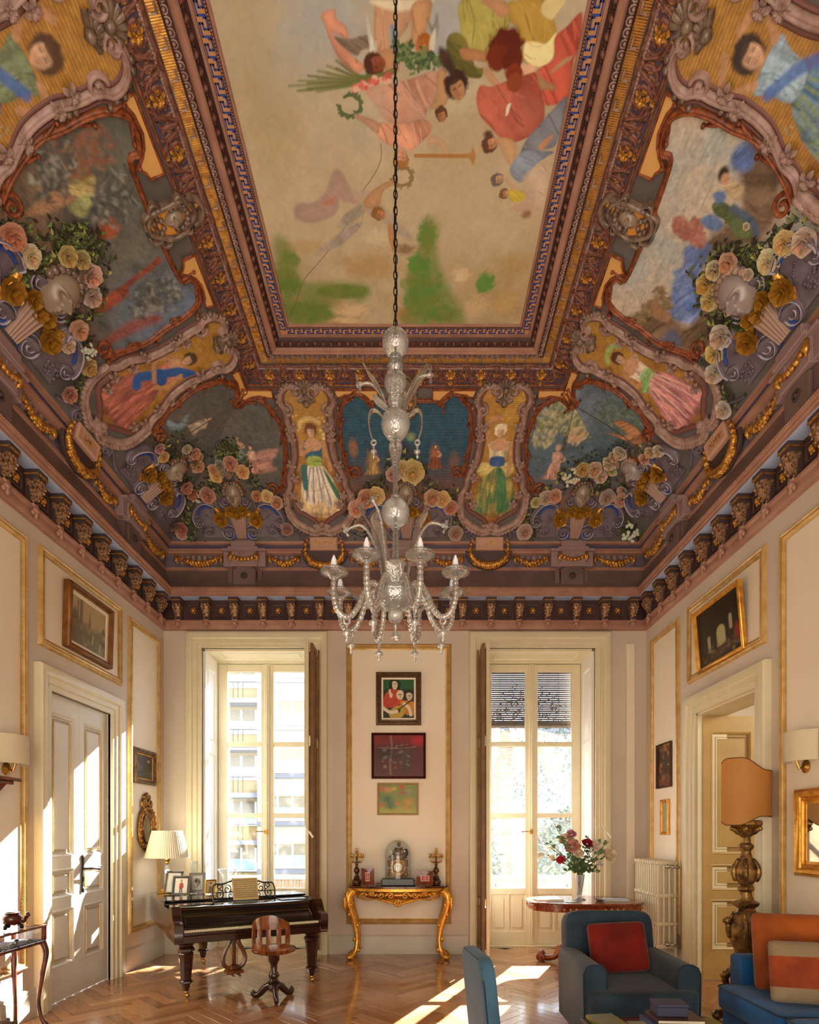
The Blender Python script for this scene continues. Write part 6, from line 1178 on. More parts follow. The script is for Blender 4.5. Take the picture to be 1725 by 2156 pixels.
def p_lute(P):
    P.C[:] = lin('#20291c'); P.mix(np.clip((P.V-.7)*20, 0, 1), lin('#1f5a2e')); q = lambda p, c, **k: P.poly(p, lin(c), soft=.008, **k)
    q([(.25, .95), (.42, .96), (.55, .9), (.52, .7), (.35, .66), (.22, .72)], '#1d140e'); q([(.02, .4), (.12, .62), (.25, .72), (.42, .74), (.55, .66), (.62, .5), (.5, .34), (.2, .28), (.05, .3)], '#b8402c', fold=(.6, 6, .3)); q([(.32, .9), (.4, .92), (.47, .86), (.45, .76), (.38, .72), (.32, .78)], '#d9cfb0')
    q([(.44, .62), (.5, .7), (.62, .68), (.64, .56), (.56, .48), (.46, .52)], '#ddd2b2'); q([(.72, .6), (.8, .65), (.9, .6), (.88, .5), (.78, .46)], '#d6c8a4'); q([(.66, .62), (.76, .7), (.92, .66), (.95, .5), (.9, .62), (.74, .66)], '#241810'); q([(.55, .42), (.7, .46), (.98, .4), (.98, .15), (.8, .1), (.62, .2)], '#c07a24', fold=(.9, 7, .3)); q([(.22, .14), (.3, .26), (.5, .34), (.66, .28), (.66, .12), (.5, .02), (.3, .02)], '#b59c3c'); P.blob((.5, .22), .06, .05, lin('#3a2c14'), .2)
    P.line([(.05, .28), (.25, .18), (.45, .2)], .04, lin('#dcd0b0')); P.line([(.66, .38), (.8, .28), (.86, .12)], .045, lin('#dcd0b0')); P.line([(.5, .24), (.8, .42), (.95, .5)], .015, lin('#3a2410')); P.line([(.24, .7), (.27, .55), (.3, .6)], .03, lin('#d9cfb0'))
    for x, y in ((.365, .85), (.425, .85), (.51, .6), (.575, .6), (.8, .57), (.85, .57)): P.line([(x-.02, y), (x+.02, y)], .008, lin('#1a1410'))
    for x, y in ((.395, .79), (.55, .535), (.82, .51)): P.line([(x-.015, y), (x+.015, y)], .008, lin('#9c3426')); P.line([(x, y+.03), (x-.005, y+.09)], .006, lin('#8a7a58'))
def p_red(P):
    P.C[:] = lin('#58181a'); n = fbm(P.U*4, P.V*4, 3, 5); P.mix(np.clip((P.V-.7)*6, 0, 1), lin('#7a1218')); P.mix(np.clip((n-.5)*4, 0, 1)*.5, lin('#3c1a18')); P.mix(np.clip((.3-P.V)*3, 0, 1)*.7, lin('#5a2c22')); P.blob((.9, .88), .12, .12, lin('#b01420'), .6, .9, .4)
    P.line([(.34, .98), (.36, .7), (.33, .4), (.34, .05)], .014, lin('#8a7a6a'), soft=.02, a=.8); P.blob((.2, .55), .13, .13, lin('#2a1c18'), .6, .9, .5); P.blob((.62, .55), .16, .13, lin('#4a3a34'), .7, .8, .6); P.blob((.66, .25), .1, .14, lin('#3e3430'), .7, .8, .6); P.line([(.1, .7), (.5, .68), (.85, .72)], .006, lin('#b0a090'), soft=.01, a=.5); P.spots((.1, .1), (.75, .8), 60, .03, [lin('#8a7c70'), lin('#1c1412')], .5)
def p_flow(P):
    P.C[:] = lin('#7f8a44'); n = fbm(P.U*3, P.V*3, 6); P.mix(np.clip((.4-P.V)*3, 0, 1), lin('#a8a048')); P.mix(np.clip((n-.5)*4, 0, 1)*.6, lin('#5f7a48'))
    for x, y, r, c in ((.1, .86, .1, '#c0603c'), (.25, .82, .09, '#c88a5c'), (.4, .86, .07, '#c8a83c'), (.6, .92, .07, '#c02c24'), (.78, .78, .1, '#8a9070'), (.62, .72, .09, '#9a5a48'), (.22, .5, .14, '#4c6a50'), (.3, .3, .16, '#56744a'), (.5, .36, .08, '#c07a3c'), (.78, .4, .14, '#c0913c'), (.08, .3, .08, '#b06a38'), (.72, .2, .08, '#c08a3c')): P.blob((x, y), r, r*.9, lin(c), .5, .85, .4, seed=int(x*99))
    P.line([(.2, .6), (.26, .35), (.32, .15)], .012, lin('#3c5440'))
picture('framed_painting', 'framed painting of red dressed figures with a lute, topmost above gilt console', 'B', (-.474, 2.86, .089, 3.517), .068, M_('walnut_silvered_frame', '#6d5038', .4, .2, noise=30, col2='#4a3524'), p_lute, liner=(.022, FIELD), depth=.05, tilt=.02)
picture('framed_painting', 'dark red abstract painting in maroon frame, middle of the three above console', 'B', (-.533, 2.19, .148, 2.765), .03, M_('maroon_frame', '#4a1a16', .35, noise=9), p_red, depth=.035)
picture('framed_painting', 'small green painting with flowers in pale wood frame, lowest above console', 'B', (-.462, 1.735, .059, 2.14), .024, M_('pale_wood_frame', '#c0a478', .45, noise=12), p_flow, depth=.03)
def p_sepia(P):
    P.C[:] = lin('#b59f7c'); n = fbm(P.U*5, P.V*5, 2, 5); P.mix(np.clip((.62-P.V+(n-.5)*.5)*4, 0, 1), lin('#6d6450')); P.mix(np.clip((n-.5)*5, 0, 1)*np.clip((.5-P.V)*4, 0, 1)*.7, lin('#9c9076'))
    for x, w_, h in ((.22, .02, .95), (.3, .035, 1.0), (.52, .02, .78), (.15, .05, .75), (.9, .06, .66)): P.poly([(x-w_, .5), (x-w_, h-.1), (x, h), (x+w_, h-.1), (x+w_, .5)], lin('#6a5e4c'), soft=.012, smooth=False, a=.85)
    P.line([(.6, .2), (.62, .36)], .012, lin('#c9bda0')); P.line([(.8, .15), (.81, .28)], .01, lin('#c9bda0'))
picture('framed_print', 'sepia town view with towers in deep gilt frame above the left door', 'L', (5.235, 3.175, 6.0, 3.77), .055, M_('honey_wood_frame', '#8a5a28', .4, .2, noise=9, col2='#6a3f18'), p_sepia, depth=.075, liner=(.03, FIELD), tilt=.03)
def p_dark(P):
    P.C[:] = lin('#241c18'); n = fbm(P.U*6, P.V*6, 4); P.mix(np.clip((n-.55)*4, 0, 1)*.4, lin('#3c3026')); a = lambda x, w_, y0, y1, c: P.poly([(x-w_, y0), (x-w_, y1-w_), (x-w_*.7, y1-w_*.3), (x, y1), (x+w_*.7, y1-w_*.3), (x+w_, y1-w_), (x+w_, y0)], lin(c), soft=.01, smooth=False)
    f = lambda x: 1-x
    a(f(.55), .1, .22, .58, '#a8a078'); a(f(.26), .035, .2, .5, '#9c9678'); a(f(.78), .035, .4, .66, '#9a947a'); P.blob((f(.9), .3), .06, .14, lin('#8a2c1e'), .3, .9, .3); P.blob((f(.5), .12), .25, .07, lin('#5a3c2c'), .6, .7, .4); P.spots((0, 0), (1, .3), 50, .03, [lin('#6a4430'), lin('#8a7458'), lin('#3a2820')], .5)
picture('framed_painting', 'dark church interior with pale arches in gilt frame above the right door', 'R', (5.12, 3.115, 5.96, 3.72), .04, GILT, p_dark, depth=.05, tilt=.09)
def p_old(P): P.C[:] = lin('#33291f'); n = fbm(P.U*4, P.V*4, 9); P.mix(np.clip((n-.5)*5, 0, 1), lin('#5c5240')); P.blob((.75, .75), .08, .05, lin('#a89c80'), .5)
picture('framed_painting', 'small dark old painting in carved wood frame between left door and corner', 'L', (6.55, 2.075, 7.08, 2.475), .055, M_('carved_walnut_frame', '#7a5a3a', .45, .1, noise=24, col2='#4c3420'), p_old, depth=.045, liner=(.012, GILT))
def p_icon(P): P.C[:] = lin('#3c261a'); n = fbm(P.U*5, P.V*8, 5); P.mix(np.clip((n-.52)*6, 0, 1), lin('#a0703c')); P.mix(np.clip((.4-P.V)*3, 0, 1)*np.clip((n-.45)*5, 0, 1), lin('#6a2c1c'))
picture('panel_painting', 'dark unframed panel painting with tarnished gold figures beside the right door', 'R', (6.62, 2.035, 7.0, 2.55), .012, M_('panel_edge', '#4a2e1c', .5), p_icon, depth=.035)
picture('narrow_mirror', 'narrow gilt framed mirror hanging low beside the radiator', 'R', (6.68, 1.49, 6.9, 1.90), .035, GILT, lambda P: P.mix(np.ones(len(P.U)), lin('#9a9a7c')), depth=.03, cat='mirror')
mi = picture('wall_mirror', 'large gilt framed mirror on the right wall beside the sofa', 'R', (3.55, 1.19, 4.44, 1.83), .11, GILT, lambda P: P.mix(np.ones(len(P.U)), lin('#c9d2d8')), depth=.06, cat='mirror', prof=[(0, .01), (0, .02), (.02, .024), (.024, .04), (.05, .03), (.06, .05), (.085, .06), (.1, .045), (.11, .04), (.11, 0)])
MIR = M_('silvered_glass', '#d0d4d6', .03, 1); [c for c in mi.children if c.name.startswith('canvas')][0].data.materials[0] = MIR
# carved gilt cartouche mirror
gm = thing('carved_mirror', 'carved gilt oval mirror hanging above the table lamp', 'mirror', (XL+.01, 6.845, 1.3), world=True); f = PL['L']
out = crom([(6.66, 1.55), (6.68, 1.42), (6.76, 1.35), (6.845, 1.30), (6.93, 1.35), (7.01, 1.42), (7.03, 1.55), (7.0, 1.70), (6.93, 1.78), (6.845, 1.80), (6.76, 1.78), (6.69, 1.70)], 4)
m = MB().prism([tuple(p) for p in out], .004, .03, f, b=.008); O('back_board', m, DGILT, gm)
O('mirror_plate', MB().prism([(6.845+.10*math.cos(a), 1.56+.16*math.sin(a)) for a in np.linspace(0, 2*PI, 25)[:-1]], .03, .034, f), M_('foxed_mirror', '#8a8470', .15, .8, noise=9, col2='#5c5644'), gm, smooth=20)
m = MB(); rib(m, f, [tuple(p) for p in out], .045, .03, closed=True, lift=.03); rib(m, f, [(6.845+.11*math.cos(a), 1.56+.17*math.sin(a)) for a in np.linspace(0, 2*PI, 25)[:-1]], .02, .02, closed=True, lift=.03)
for k in range(22): p = out[k*2 % len(out)]; m.ball(f(p[0], p[1], .05), .022, 6, 4)
for d in (-1, 1): rib(m, f, spiral((6.845+d*.06, 1.85), .06, .012, -PI/2, 1.4*d), .03, .03, lift=.02); rib(m, f, spiral((6.845+d*.03, 1.93), .035, .01, -PI/2, 1.2*d), .022, .03, lift=.02)
m.ball(f(6.845, 1.95, .03), (.025, .03, .035), 8, 5); m.ball(f(6.845, 1.31, .04), (.02, .03, .04), 8, 5); O('carved_frame', m, DGILT, gm, smooth=180)
# sconces
def sconce(pl, y, lab):
    f = PL[pl]; e = thing('wall_sconce', lab, 'wall lamp', f(y, 1.99, 0), world=True, group='pair of shaded wall sconces'); m = MB(); n = 22; G = []
    for q in (0, .004):
        pass
    for z in (2.035, 2.255): G.append([f(y-.15*math.cos(a), z, .02+.13*math.sin(a)) for a in np.linspace(0, PI, n)])
    for z in (2.255, 2.035): G.append([f(y-.146*math.cos(a), z, .02+.126*math.sin(a)) for a in np.linspace(0, PI, n)])
    m.grid(G, cu=True); O('shade', m, M_('cream_linen_shade', '#d2c6aa', .8, bump=(200, .1)) if 'cream_linen_shade' not in bpy.data.materials else bpy.data.materials['cream_linen_shade'], e, smooth=60)
    O('back_plate', MB().lathe([(.05, 0), (.05, .012), (.035, .022), (.012, .03)], 20, f(y, 2.0, 0), axis=f(0, 0, 1)-np.array(f(0, 0, 0)) if False else np.array(f(0, 0, 1.))-np.array(f(0, 0, 0.))), BRASS, e)
    O('bracket_arm', MB().tube([f(y, 2.0, .02), f(y, 1.985, .06), f(y+.0, 2.03, .075), f(y, 2.1, .075)], .009, 8), BRASS, e); O('bulb', MB().lathe([(.012, 2.1), (.026, 2.14), (.02, 2.18), (.002, 2.19)], 10, f(y, 0, .075)), BULB, e, smooth=180)
sconce('R', 4.36, 'cream half round wall sconce on brass arm above the gilt mirror'); sconce('L', 4.52, 'cream half round wall sconce at the edge beside the left door')
O_ = thing('bracket_shelf', 'small dark red wooden wall shelf below the left sconce', 'shelf', (XL, 4.30, 1.88), world=True)
O('shelf_board', MB().box((XL+.002, 3.9, 1.895), (XL+.17, 4.46, 1.92), b=.006).box((XL+.002, 3.93, 1.87), (XL+.13, 4.43, 1.895), b=.006), REDWOOD, O_)
for y in (4.0, 4.36): O('bracket', MB().prism([(.002, 1.72), (.02, 1.72), (.05, 1.80), (.11, 1.87), (.002, 1.87)], y-.01, y+.01, lambda p, q, h: (XL+p, h, q)), REDWOOD, O_)
# ================================================================ furniture
BLK = M_('ebonised_wood', '#160d0c', .14, noise=6, col2='#0c0706', coat=.7); PAPER = M_('old_paper', '#d8c28e', .7, noise=6, col2='#c4aa74'); INK = M_('ink', '#3a2c1c', .7)
def sq(mb, c, r, e1=.35, e2=.35, u=32, v=16, M=None, mi=0, pin=0):
    """rounded upholstered block"""
    P = np.zeros((v+1, u, 3)); pw = lambda x, e: math.copysign(abs(x)**e, x)
    for i in range(v+1):
        t = -PI/2+PI*i/v
        for j in range(u):
            a = 2*PI*j/u; k = 1+pin*abs(math.sin(2*a))**3; P[i, j] = (r[0]*pw(math.cos(t), e1)*pw(math.cos(a), e2)*k, r[1]*pw(math.cos(t), e1)*pw(math.sin(a), e2)*k, r[2]*pw(math.sin(t), e1))
    P = P.reshape(-1, 3)
    if M is not None: P = P@np.array(M.to_3x3()).T+np.array(M.translation)
    return mb.grid((P+np.array(c)).reshape(v+1, u, 3), cv=True, mi=mi)
# ---- grand piano (own frame: x along the keys, y towards its tail)
pn = thing('grand_piano', 'dark antique grand piano with turned legs before the left window', 'piano', (-2.13, 5.22, 0), rz=math.radians(30))
PA = Matrix.Translation((-2.13, 5.22, 0))@Matrix.Rotation(math.radians(30), 4, 'Z')
pw_ = lambda x, y, z=0: tuple(PA@Vector((x, y, z)))
OUTL = [(0, .27), (1.45, .27), (1.45, .6)]+[tuple(p) for p in crom([(1.45, .6), (1.42, .85), (1.2, 1.1), (.95, 1.32), (.86, 1.6), (.72, 1.86), (.45, 1.95)], 4, False)][1:]+[(.1, 1.95), (0, 1.9)]
xyz = lambda p, q, h: (p, q, h)
O('case', MB().prism(OUTL, .53, .79, xyz, b=.006), BLK, pn, smooth=40)
O('lid', MB().prism([(p[0]*1.012-.008, p[1]) for p in OUTL if p[1] > .5]+[(-.008, .56)] if False else [(-.01, .58), (1.46, .58)]+[(p[0]*1.01, p[1]*1.006) for p in OUTL[3:]], .795, .822, xyz, b=.005), BLK, pn, smooth=40)
O('lid_flap', MB().box((.0, .62, .824), (1.44, 1.0, .846), b=.004), BLK, pn)
yz = lambda x0, x1, pts, mb: mb.prism(pts, x0, x1, lambda p, q, h: (h, p, q), b=.006)
CH_ = [(-.02, .53), (-.03, .66), (-.015, .70), (.04, .71), (.09, .74), (.13, .80), (.16, .835), (.3, .835), (.3, .53)]
for x in (0, 1.37): O('cheek', yz(x, x+.08, CH_, MB()), REDWOOD if False else M_('rosewood_dark', '#3c1a12', .16, noise=10, col2='#1e0c09', stretch=(1, 1, 5), coat=.6) if 'rosewood_dark' not in bpy.data.materials else bpy.data.materials['rosewood_dark'], pn)
RW = bpy.data.materials['rosewood_dark']
O('key_bed', MB().box((.0, -.01, .515), (1.45, .5, .585), b=.006).box((.08, -.015, .585), (1.37, .008, .612), b=.004), RW, pn)
KEYW, KEYB = M_('ivory', '#e2d6b4', .3), M_('ebony_key', '#100d0c', .2)
wk = MB().box((-.0116, -.075, 0), (.0116, .075, .018), b=.002).mesh('white_key', KEYW, 0)
for k in range(52): O('white_key', wk, None, pn, M=Matrix.Translation((.1+k*.02455, .088, .611)))
m = MB(); m.grid([[(x, y, z) for x in (.08, 1.37)] for y, z in ((.06, .635), (.075, .655), (.16, .69), (.225, .74), (.26, .80), (.30, .815), (.56, .815), (.56, .79))]); O('fallboard', m, BLK, pn, smooth=40)
m = MB()
for y, z, d in ((.10, .656, .02), (.21, .727, .02), (.258, .79, .0)): m.tube([(.1+d, y-.002, z+.003), (1.35-d, y-.002, z+.003)], .0022, 4)
for x in (.12, 1.33): m.tube([(x, .098, .659), (x, .21, .73)], .0022, 4)
O('brass_inlay', m, BRASS, pn)
for x0, x1 in ((.1, .42), (1.08, 1.36)): O('carved_side_board', MB().box((x0, .33, .816), (x1, .52, .826), b=.003), BLK, pn)
m = MB(); D = lambda x, z: (x, .50+.32*z, .83+z)
for q in (-1, 1):
    for c, r, tn in (((.75+q*.25, .06), .05, 1.4), ((.75+q*.17, .11), .045, 1.3), ((.75+q*.25, .14), .03, 1.2), ((.75+q*.14, .05), .04, 1.2), ((.75+q*.07, .12), .04, 1.2)): m.tube([D(*p) for p in spiral(c, r, .008, PI/2, tn*q, 16)], .006, 5)
    m.tube([D(*p) for p in crom([(.75+q*.31, 0), (.75+q*.315, .1), (.75+q*.29, .16), (.75+q*.2, .165), (.75+q*.12, .19), (.75, .2)], 5, False)], .009, 6); m.tube([D(.75+q*.22, 0), D(.75+q*.21, .16)], .006, 5)
m.tube([D(.43, 0), D(1.07, 0)], .009, 5); m.tube([D(.45, .08), D(1.05, .08)], .006, 5); m.ball(D(.75, .2), .014, 6, 4); O('music_desk', m, BLK, pn, smooth=180)
legp = [(.055, .53), (.075, .50), (.06, .475), (.078, .455), (.08, .435), (.062, .42), (.07, .41), (.066, .40), (.046, .17), (.06, .16), (.062, .145), (.04, .135), (.034, .10), (.026, .075), (.018, .055)]
lg = MB().lathe(legp, 8, rot=PI/8).mesh('leg', RW, 30); cs = MB().lathe([(.02, .07), (.026, .06), (.018, .045)], 10); cs.ball((.012, 0, .024), (.024, .012, .024), 10, 6); cs = cs.mesh('caster', BRASS, 180)
for x, y in ((.12, .12), (1.32, .10), (.53, 1.56)): o = O('leg', lg, None, pn, M=Matrix.Translation((x, y, 0))); O('caster', cs, None, o)
m = MB()
for q in (-1, 1): m.tube([(.62+q*a, .42, z) for a, z in crom([(.03, .52), (.045, .42), (.085, .34), (.11, .26), (.09, .19), (.04, .16), (.0, .165)], 4, False)], [.016]*25, 6, flat=1.5)
m.box((.53, .36, .11), (.71, .48, .145), b=.01); m.box((.58, .38, .145), (.66, .46, .20), b=.01); m.box((.55, .40, .50), (.69, .46, .53)); m.box((.60, .405, .2), (.64, .435, .52), b=.004); O('pedal_lyre', m, M_('lyre_wood', '#7d4a22', .3, noise=9, col2='#512a12', coat=.4), pn)
for x in (.59, .65): O('pedal', MB().box((x-.012, .28, .10), (x+.012, .40, .112), b=.004), BRASS, pn)
for x in (.585, .655): O('pedal_rod', MB().tube([(x, .42, .15), (x, .42, .52)], .004, 5), BRASS, pn)
sh = thing('sheet_music', 'aged sheet music standing on the piano music desk', 'sheet music', pw_(.75, .47, .83), rz=math.radians(30))
G = lambda x, z, h=0: (x, .012+.30*z-.01-h, .004+z); O('page', MB().grid([[G(x, z) for z in np.linspace(0, .215, 5)] for x in np.linspace(-.125, .135, 5)]).box((-.12, -.004, .0), (.13, .004, .008)), PAPER, sh)
m = MB(); g = np.random.default_rng(5)
for r in range(9):
    for l in range(3): z = .02+r*.021+l*.004; m.box(G(-.11, z, .001), np.array(G(.12, z, .001))+(0, .0004, .0012))
    for k in range(16): x = -.1+k*.0142; z = .022+r*.021+g.uniform(0, .008); m.box(np.array(G(x, z, .0016)), np.array(G(x+.005, z+.004, .0016))+(0, .0005, 0))
O('notes', m, INK, sh, kind='stuff', smooth=0)
# ---- things on the piano
TOPZ_ = .8225
tl = thing('table_lamp', 'table lamp with pleated cream shade and glass column on the piano tail', 'lamp', (-2.83, 6.75, TOPZ_))
O('base', MB().box((-.075, -.075, 0), (.075, .075, .02), b=.004).box((-.055, -.055, .02), (.055, .055, .045), b=.006).lathe([(.05, .045), (.04, .055), (.03, .075), (.024, .08)], 20), BRASS, tl)
O('glass_column', MB().lathe([(.022+.003*(k % 2), .08+k*.0098) for k in range(26)], 16), crystal('lamp_glass', .3), tl); O('capital', MB().lathe([(.022, .335), (.03, .345), (.024, .36), (.034, .385), (.026, .40), (.012, .405), (.008, .46)], 16), BRASS, tl)
SHADE = M_('pleated_cream_silk', '#e6dcc2', .7); n = 120; G = np.zeros((8, n, 3))
for i, (r, z) in enumerate(((.24, .405), (.236, .41), (.212, .51), (.188, .61), (.163, .71), (.161, .715), (.158, .71), (.234, .405))):
    for j in range(n): a = 2*PI*j/n; q = r*(1+.018*(j % 2)); G[i, j] = (q*math.cos(a), q*math.sin(a), z)
O('pleated_shade', MB().grid(G, cv=True), SHADE, tl, smooth=0)
def photo(name, lab, x, y, w_, h, fm, pic, rz, tilt=.22, fw2=.022, z=TOPZ_, prof=None, twist=False, grp=None):
    e = thing(name, lab, 'picture frame', (x, y, z), rz=rz, group=grp); f = lambda p, q, b: (p, -b*math.cos(tilt)+q*math.sin(tilt)*1.0, q*math.cos(tilt)+b*math.sin(tilt)+.006)
    m = rect_sweep(MB(), (-w_/2+fw2, fw2, w_/2-fw2, h-fw2), prof or [(0, .004), (0, .01), (fw2*.4, .016), (fw2, .012), (fw2, 0)], f); O('frame', m, fm, e)
    if twist:
        m = MB(); c = [(-w_/2+.01, .01), (w_/2-.01, .01), (w_/2-.01, h-.01), (-w_/2+.01, h-.01)]
        for a, b in zip(c, c[1:]+c[:1]):
            for k in range(14): t = k/14; m.ball(f(a[0]+(b[0]-a[0])*t, a[1]+(b[1]-a[1])*t, .014), .0105, 5, 4)
        O('rope_rim', m, fm, e, smooth=180)
    n = 40; U, V = np.meshgrid(np.linspace(-w_/2+fw2, w_/2-fw2, n), np.linspace(fw2, h-fw2, n), indexing='ij'); P = Paint((U.ravel()+w_/2-fw2)/(w_-2*fw2), (V.ravel()-fw2)/(h-2*fw2), lin('#e6e0d2')); pic(P)
    O('photograph', colmesh('photograph', np.array([f(a, b, .005) for a, b in zip(U.ravel(), V.ravel())]), gridfaces(n, n), P.C, PAINTM), None, e)
    O('easel_back', MB().box(f(-w_/2+.01, .006, 0), f(w_/2-.01, h-.006, -.002)) if tilt == 0 else MB().add([f(-w_/2+.01, .004, -.001), f(w_/2-.01, .004, -.001), f(w_/2-.01, h-.004, -.001), f(-w_/2+.01, h-.004, -.001)], [(0, 1, 2, 3)]).tube([f(0, h*.7, -.002), (0, h*math.sin(tilt)+.06, .004)], .006, 5), BLK, e); return e
def pc_boy(P): P.C[:] = lin('#ded4c2'); P.poly([(.35, .3), (.38, .62), (.5, .72), (.66, .62), (.68, .36), (.5, .3)], lin('#a02420'), .03); P.line([(.45, .3), (.42, .05)], .05, lin('#3a3840')); P.line([(.56, .3), (.58, .05)], .05, lin('#3a3840')); P.blob((.5, .82), .08, .09, lin('#4a3428'), .2); P.blob((.5, .8), .05, .06, lin('#c09070'), .3)
def pc_crowd(P): P.C[:] = lin('#dcd8cc'); P.mix((P.U > .2)*(P.U < .8)*(P.V > .15)*(P.V < .85)*1., lin('#b8b4aa')); P.spots((.25, .2), (.75, .8), 40, .08, [lin('#2e2c2a'), lin('#f0ece2'), lin('#5a5650')], .9)
def pc_old(P): P.C[:] = lin('#b39a6c'); P.poly([(.3, .05), (.35, .5), (.5, .6), (.65, .5), (.7, .05)], lin('#6a5436'), .04); P.blob((.5, .72), .13, .15, lin('#d0b488'), .3); P.blob((.5, .8), .15, .1, lin('#5a452c'), .3)
def pc_dim(P): P.C[:] = lin('#d8d4cc'); P.blob((.6, .5), .25, .3, lin('#8f8a84'), .6)
SILV = M_('antique_silver', '#8f8c86', .3, .9, noise=30, col2='#4c4a46')
photo('photo_frame', 'silver rope edged photo frame, at the back beside the lamp', -2.70, 6.58, .21, .26, SILV, pc_dim, -.25, twist=True)
photo('photo_frame', 'dark photo frame with a standing figure in a red top', -2.555, 6.44, .195, .215, M_('pewter_frame', '#4c4a46', .4, .6), pc_boy, -.05, fw2=.026)
photo('photo_frame', 'grey metal photo frame with a black and white group picture', -2.475, 6.72, .18, .23, M_('grey_frame', '#7f7d78', .4, .7), pc_crowd, .25, fw2=.034)
photo('photo_frame', 'small gilt photo frame with a sepia portrait at the end of the row', -2.29, 6.62, .125, .16, BRASS, pc_old, .12, fw2=.016)
def vase(name, lab, cat, p, prof, mat=CLEAR, n=28): e = thing(name, lab, cat, p); O('glass_body', MB().lathe(prof, n), mat, e, smooth=180); return e
p = pw_(.74, 1.26, TOPZ_); vase('hurricane_glass', 'clear flared glass vase on the piano lid', 'vase', p, [(.07, 0), (.07, .008), (.02, .02), (.018, .05), (.05, .08), (.062, .14), (.066, .2), (.085, .25), (.11, .28), (.106, .28), (.062, .2), (.056, .14), (.02, .07)])
p = pw_(.86, 1.12, TOPZ_); vase('glass_cloche', 'low clear glass dome on the piano behind the music desk', 'dome', p, [(.002, .13), (.04, .125), (.08, .1), (.098, .05), (.1, 0), (.096, 0), (.09, .05), (.05, .11), (.002, .122)])
p = pw_(.45, 1.62, TOPZ_); vase('tall_glass_vase', 'tall slender clear glass vase at the back of the piano', 'vase', p, [(.05, 0), (.045, .01), (.012, .03), (.014, .1), (.03, .2), (.05, .3), (.055, .36), (.052, .36), (.026, .2)])
# ---- piano stool
st = thing('piano_stool', 'revolving wooden piano stool with slotted back and scroll feet', 'stool', (-1.275, 5.36, 0)); WAL = M_('polished_walnut', '#8a4f24', .2, noise=8, col2='#4e2610', stretch=(5, 1, 1), coat=.5)
O('seat', MB().lathe([(.002, .425), (.15, .42), (.19, .435), (.2, .455), (.19, .47), (.15, .478), (.002, .48)], 32), WAL, st, smooth=50)
bk_ = MB(); R = .185; A0, A1 = -PI/2-.95, -PI/2+.95
def arcb(a0, a1, z0, z1, zt=None):
    n = max(3, int((a1-a0)/.08)); G = []
    for i in range(n+1):
        a = a0+(a1-a0)*i/n; x, y = math.cos(a), math.sin(a); top = (zt(a) if zt else z1); G.append([((R+d)*x, (R+d)*y, z) for d, z in ((0, z0), (.018, z0), (.022, (z0+top)/2), (.018, top), (0, top))])
    bk_.grid(G, cv=True); bk_.f += [tuple(bk_.n-5+j for j in range(5)), tuple(bk_.n-5*(n+1)+j for j in range(5))[::-1]]; bk_.mi += [0, 0]
ztop = lambda a: .73+.055*math.cos((a+PI/2)*1.5)-.03*(abs(a+PI/2)/.95)**2
arcb(A0, A1, .465, .53); arcb(A0, A1, .66, .7, ztop)
for k in range(5): c = A0+.06+(A1-A0-.12)*k/4; arcb(c-.10, c+.10, .52, .67)
O('slotted_back', bk_, WAL, st, smooth=50); O('column', MB().lathe([(.06, .425), (.05, .40), (.05, .35), (.042, .34), (.03, .31), (.028, .26), (.045, .23), (.05, .21), (.034, .185), (.04, .17), (.05, .16), (.034, .13), (.05, .10), (.04, .07), (.01, .065)], 20), RW, st, smooth=50)
for k in range(3):
    a = -PI/2+.35+k*2*PI/3; P = [(.03, .12), (.08, .10), (.12, .06), (.155, .03), (.19, .022), (.205, .045), (.19, .062)]; O('foot', MB().tube([(r*math.cos(a), r*math.sin(a), z) for r, z in crom(P, 4, False)], [.028-.012*i/24 for i in range(25)], 8, flat=1.3), RW, st, smooth=180)
# ---- gilt console with clock, candlesticks, stamp frames
co = thing('console_table', 'carved gilt rococo console table with a marble top between the windows', 'table', (-.19, 7.15, 0))
tp = crom([(-.61, .19), (.61, .19), (.62, .05), (.58, -.06), (.46, -.12), (.3, -.17), (0, -.20), (-.3, -.17), (-.46, -.12), (-.58, -.06), (-.62, .05)], 4)
tp = np.clip(tp, (-.63, -.21), (.63, .195)); O('marble_top', MB().prism([tuple(p) for p in tp], .855, .878, xyz, b=.006), M_('brown_marble', '#6a3a26', .15, noise=7, col2='#3e2016', coat=.4), co, smooth=40)
O('gilt_edge', MB().prism([(p[0]*.985, p[1]*.97) for p in tp], .815, .855, xyz, b=.008), GILT, co, smooth=40)
ap = lambda p, q, h: (p, -.155*(1-abs(p/.62)**2.2)-.0-h+.02*abs(p), q)
pts = [(-.5, .82), (.5, .82), (.5, .74)]+[(x, .735-.02*math.sin(abs(x)*9)-.075*max(0, 1-abs(x)/.26)) for x in np.linspace(.46, -.46, 21)]+[(-.5, .74)]
m = MB(); mm = [tuple(p) for p in pts]; m.prism(mm, 0, .018, ap, b=.004); ca = O('carved_apron', m, GILT, co, smooth=50); m = MB()
for q in (-1, 1):
    for c, r, tn in (((q*.09, .765), .045, 1.3), ((q*.2, .775), .04, -1.2), ((q*.31, .78), .035, 1.2), ((q*.41, .78), .032, -1.2)): rib(m, ap, spiral(c, r, .008, 0 if q > 0 else PI, tn*q, 16), .02, .018, lift=.016)
    rib(m, ap, crom([(q*.02, .66), (q*.12, .70), (q*.25, .725), (q*.38, .715), (q*.5, .74)], 4, False), .022, .02, lift=.012)
for q in (-1, 1):
    for k in range(7): x = q*(.07+.06*k); m.ball(ap(x, .79-.012*(k % 2), .022), (.02, .014, .014), 6, 4); m.tube([ap(x, .80, .018), ap(x+q*.02, .765-.01*(k % 2), .03), ap(x+q*.045, .775, .016)], [.012, .013, .004], 5)
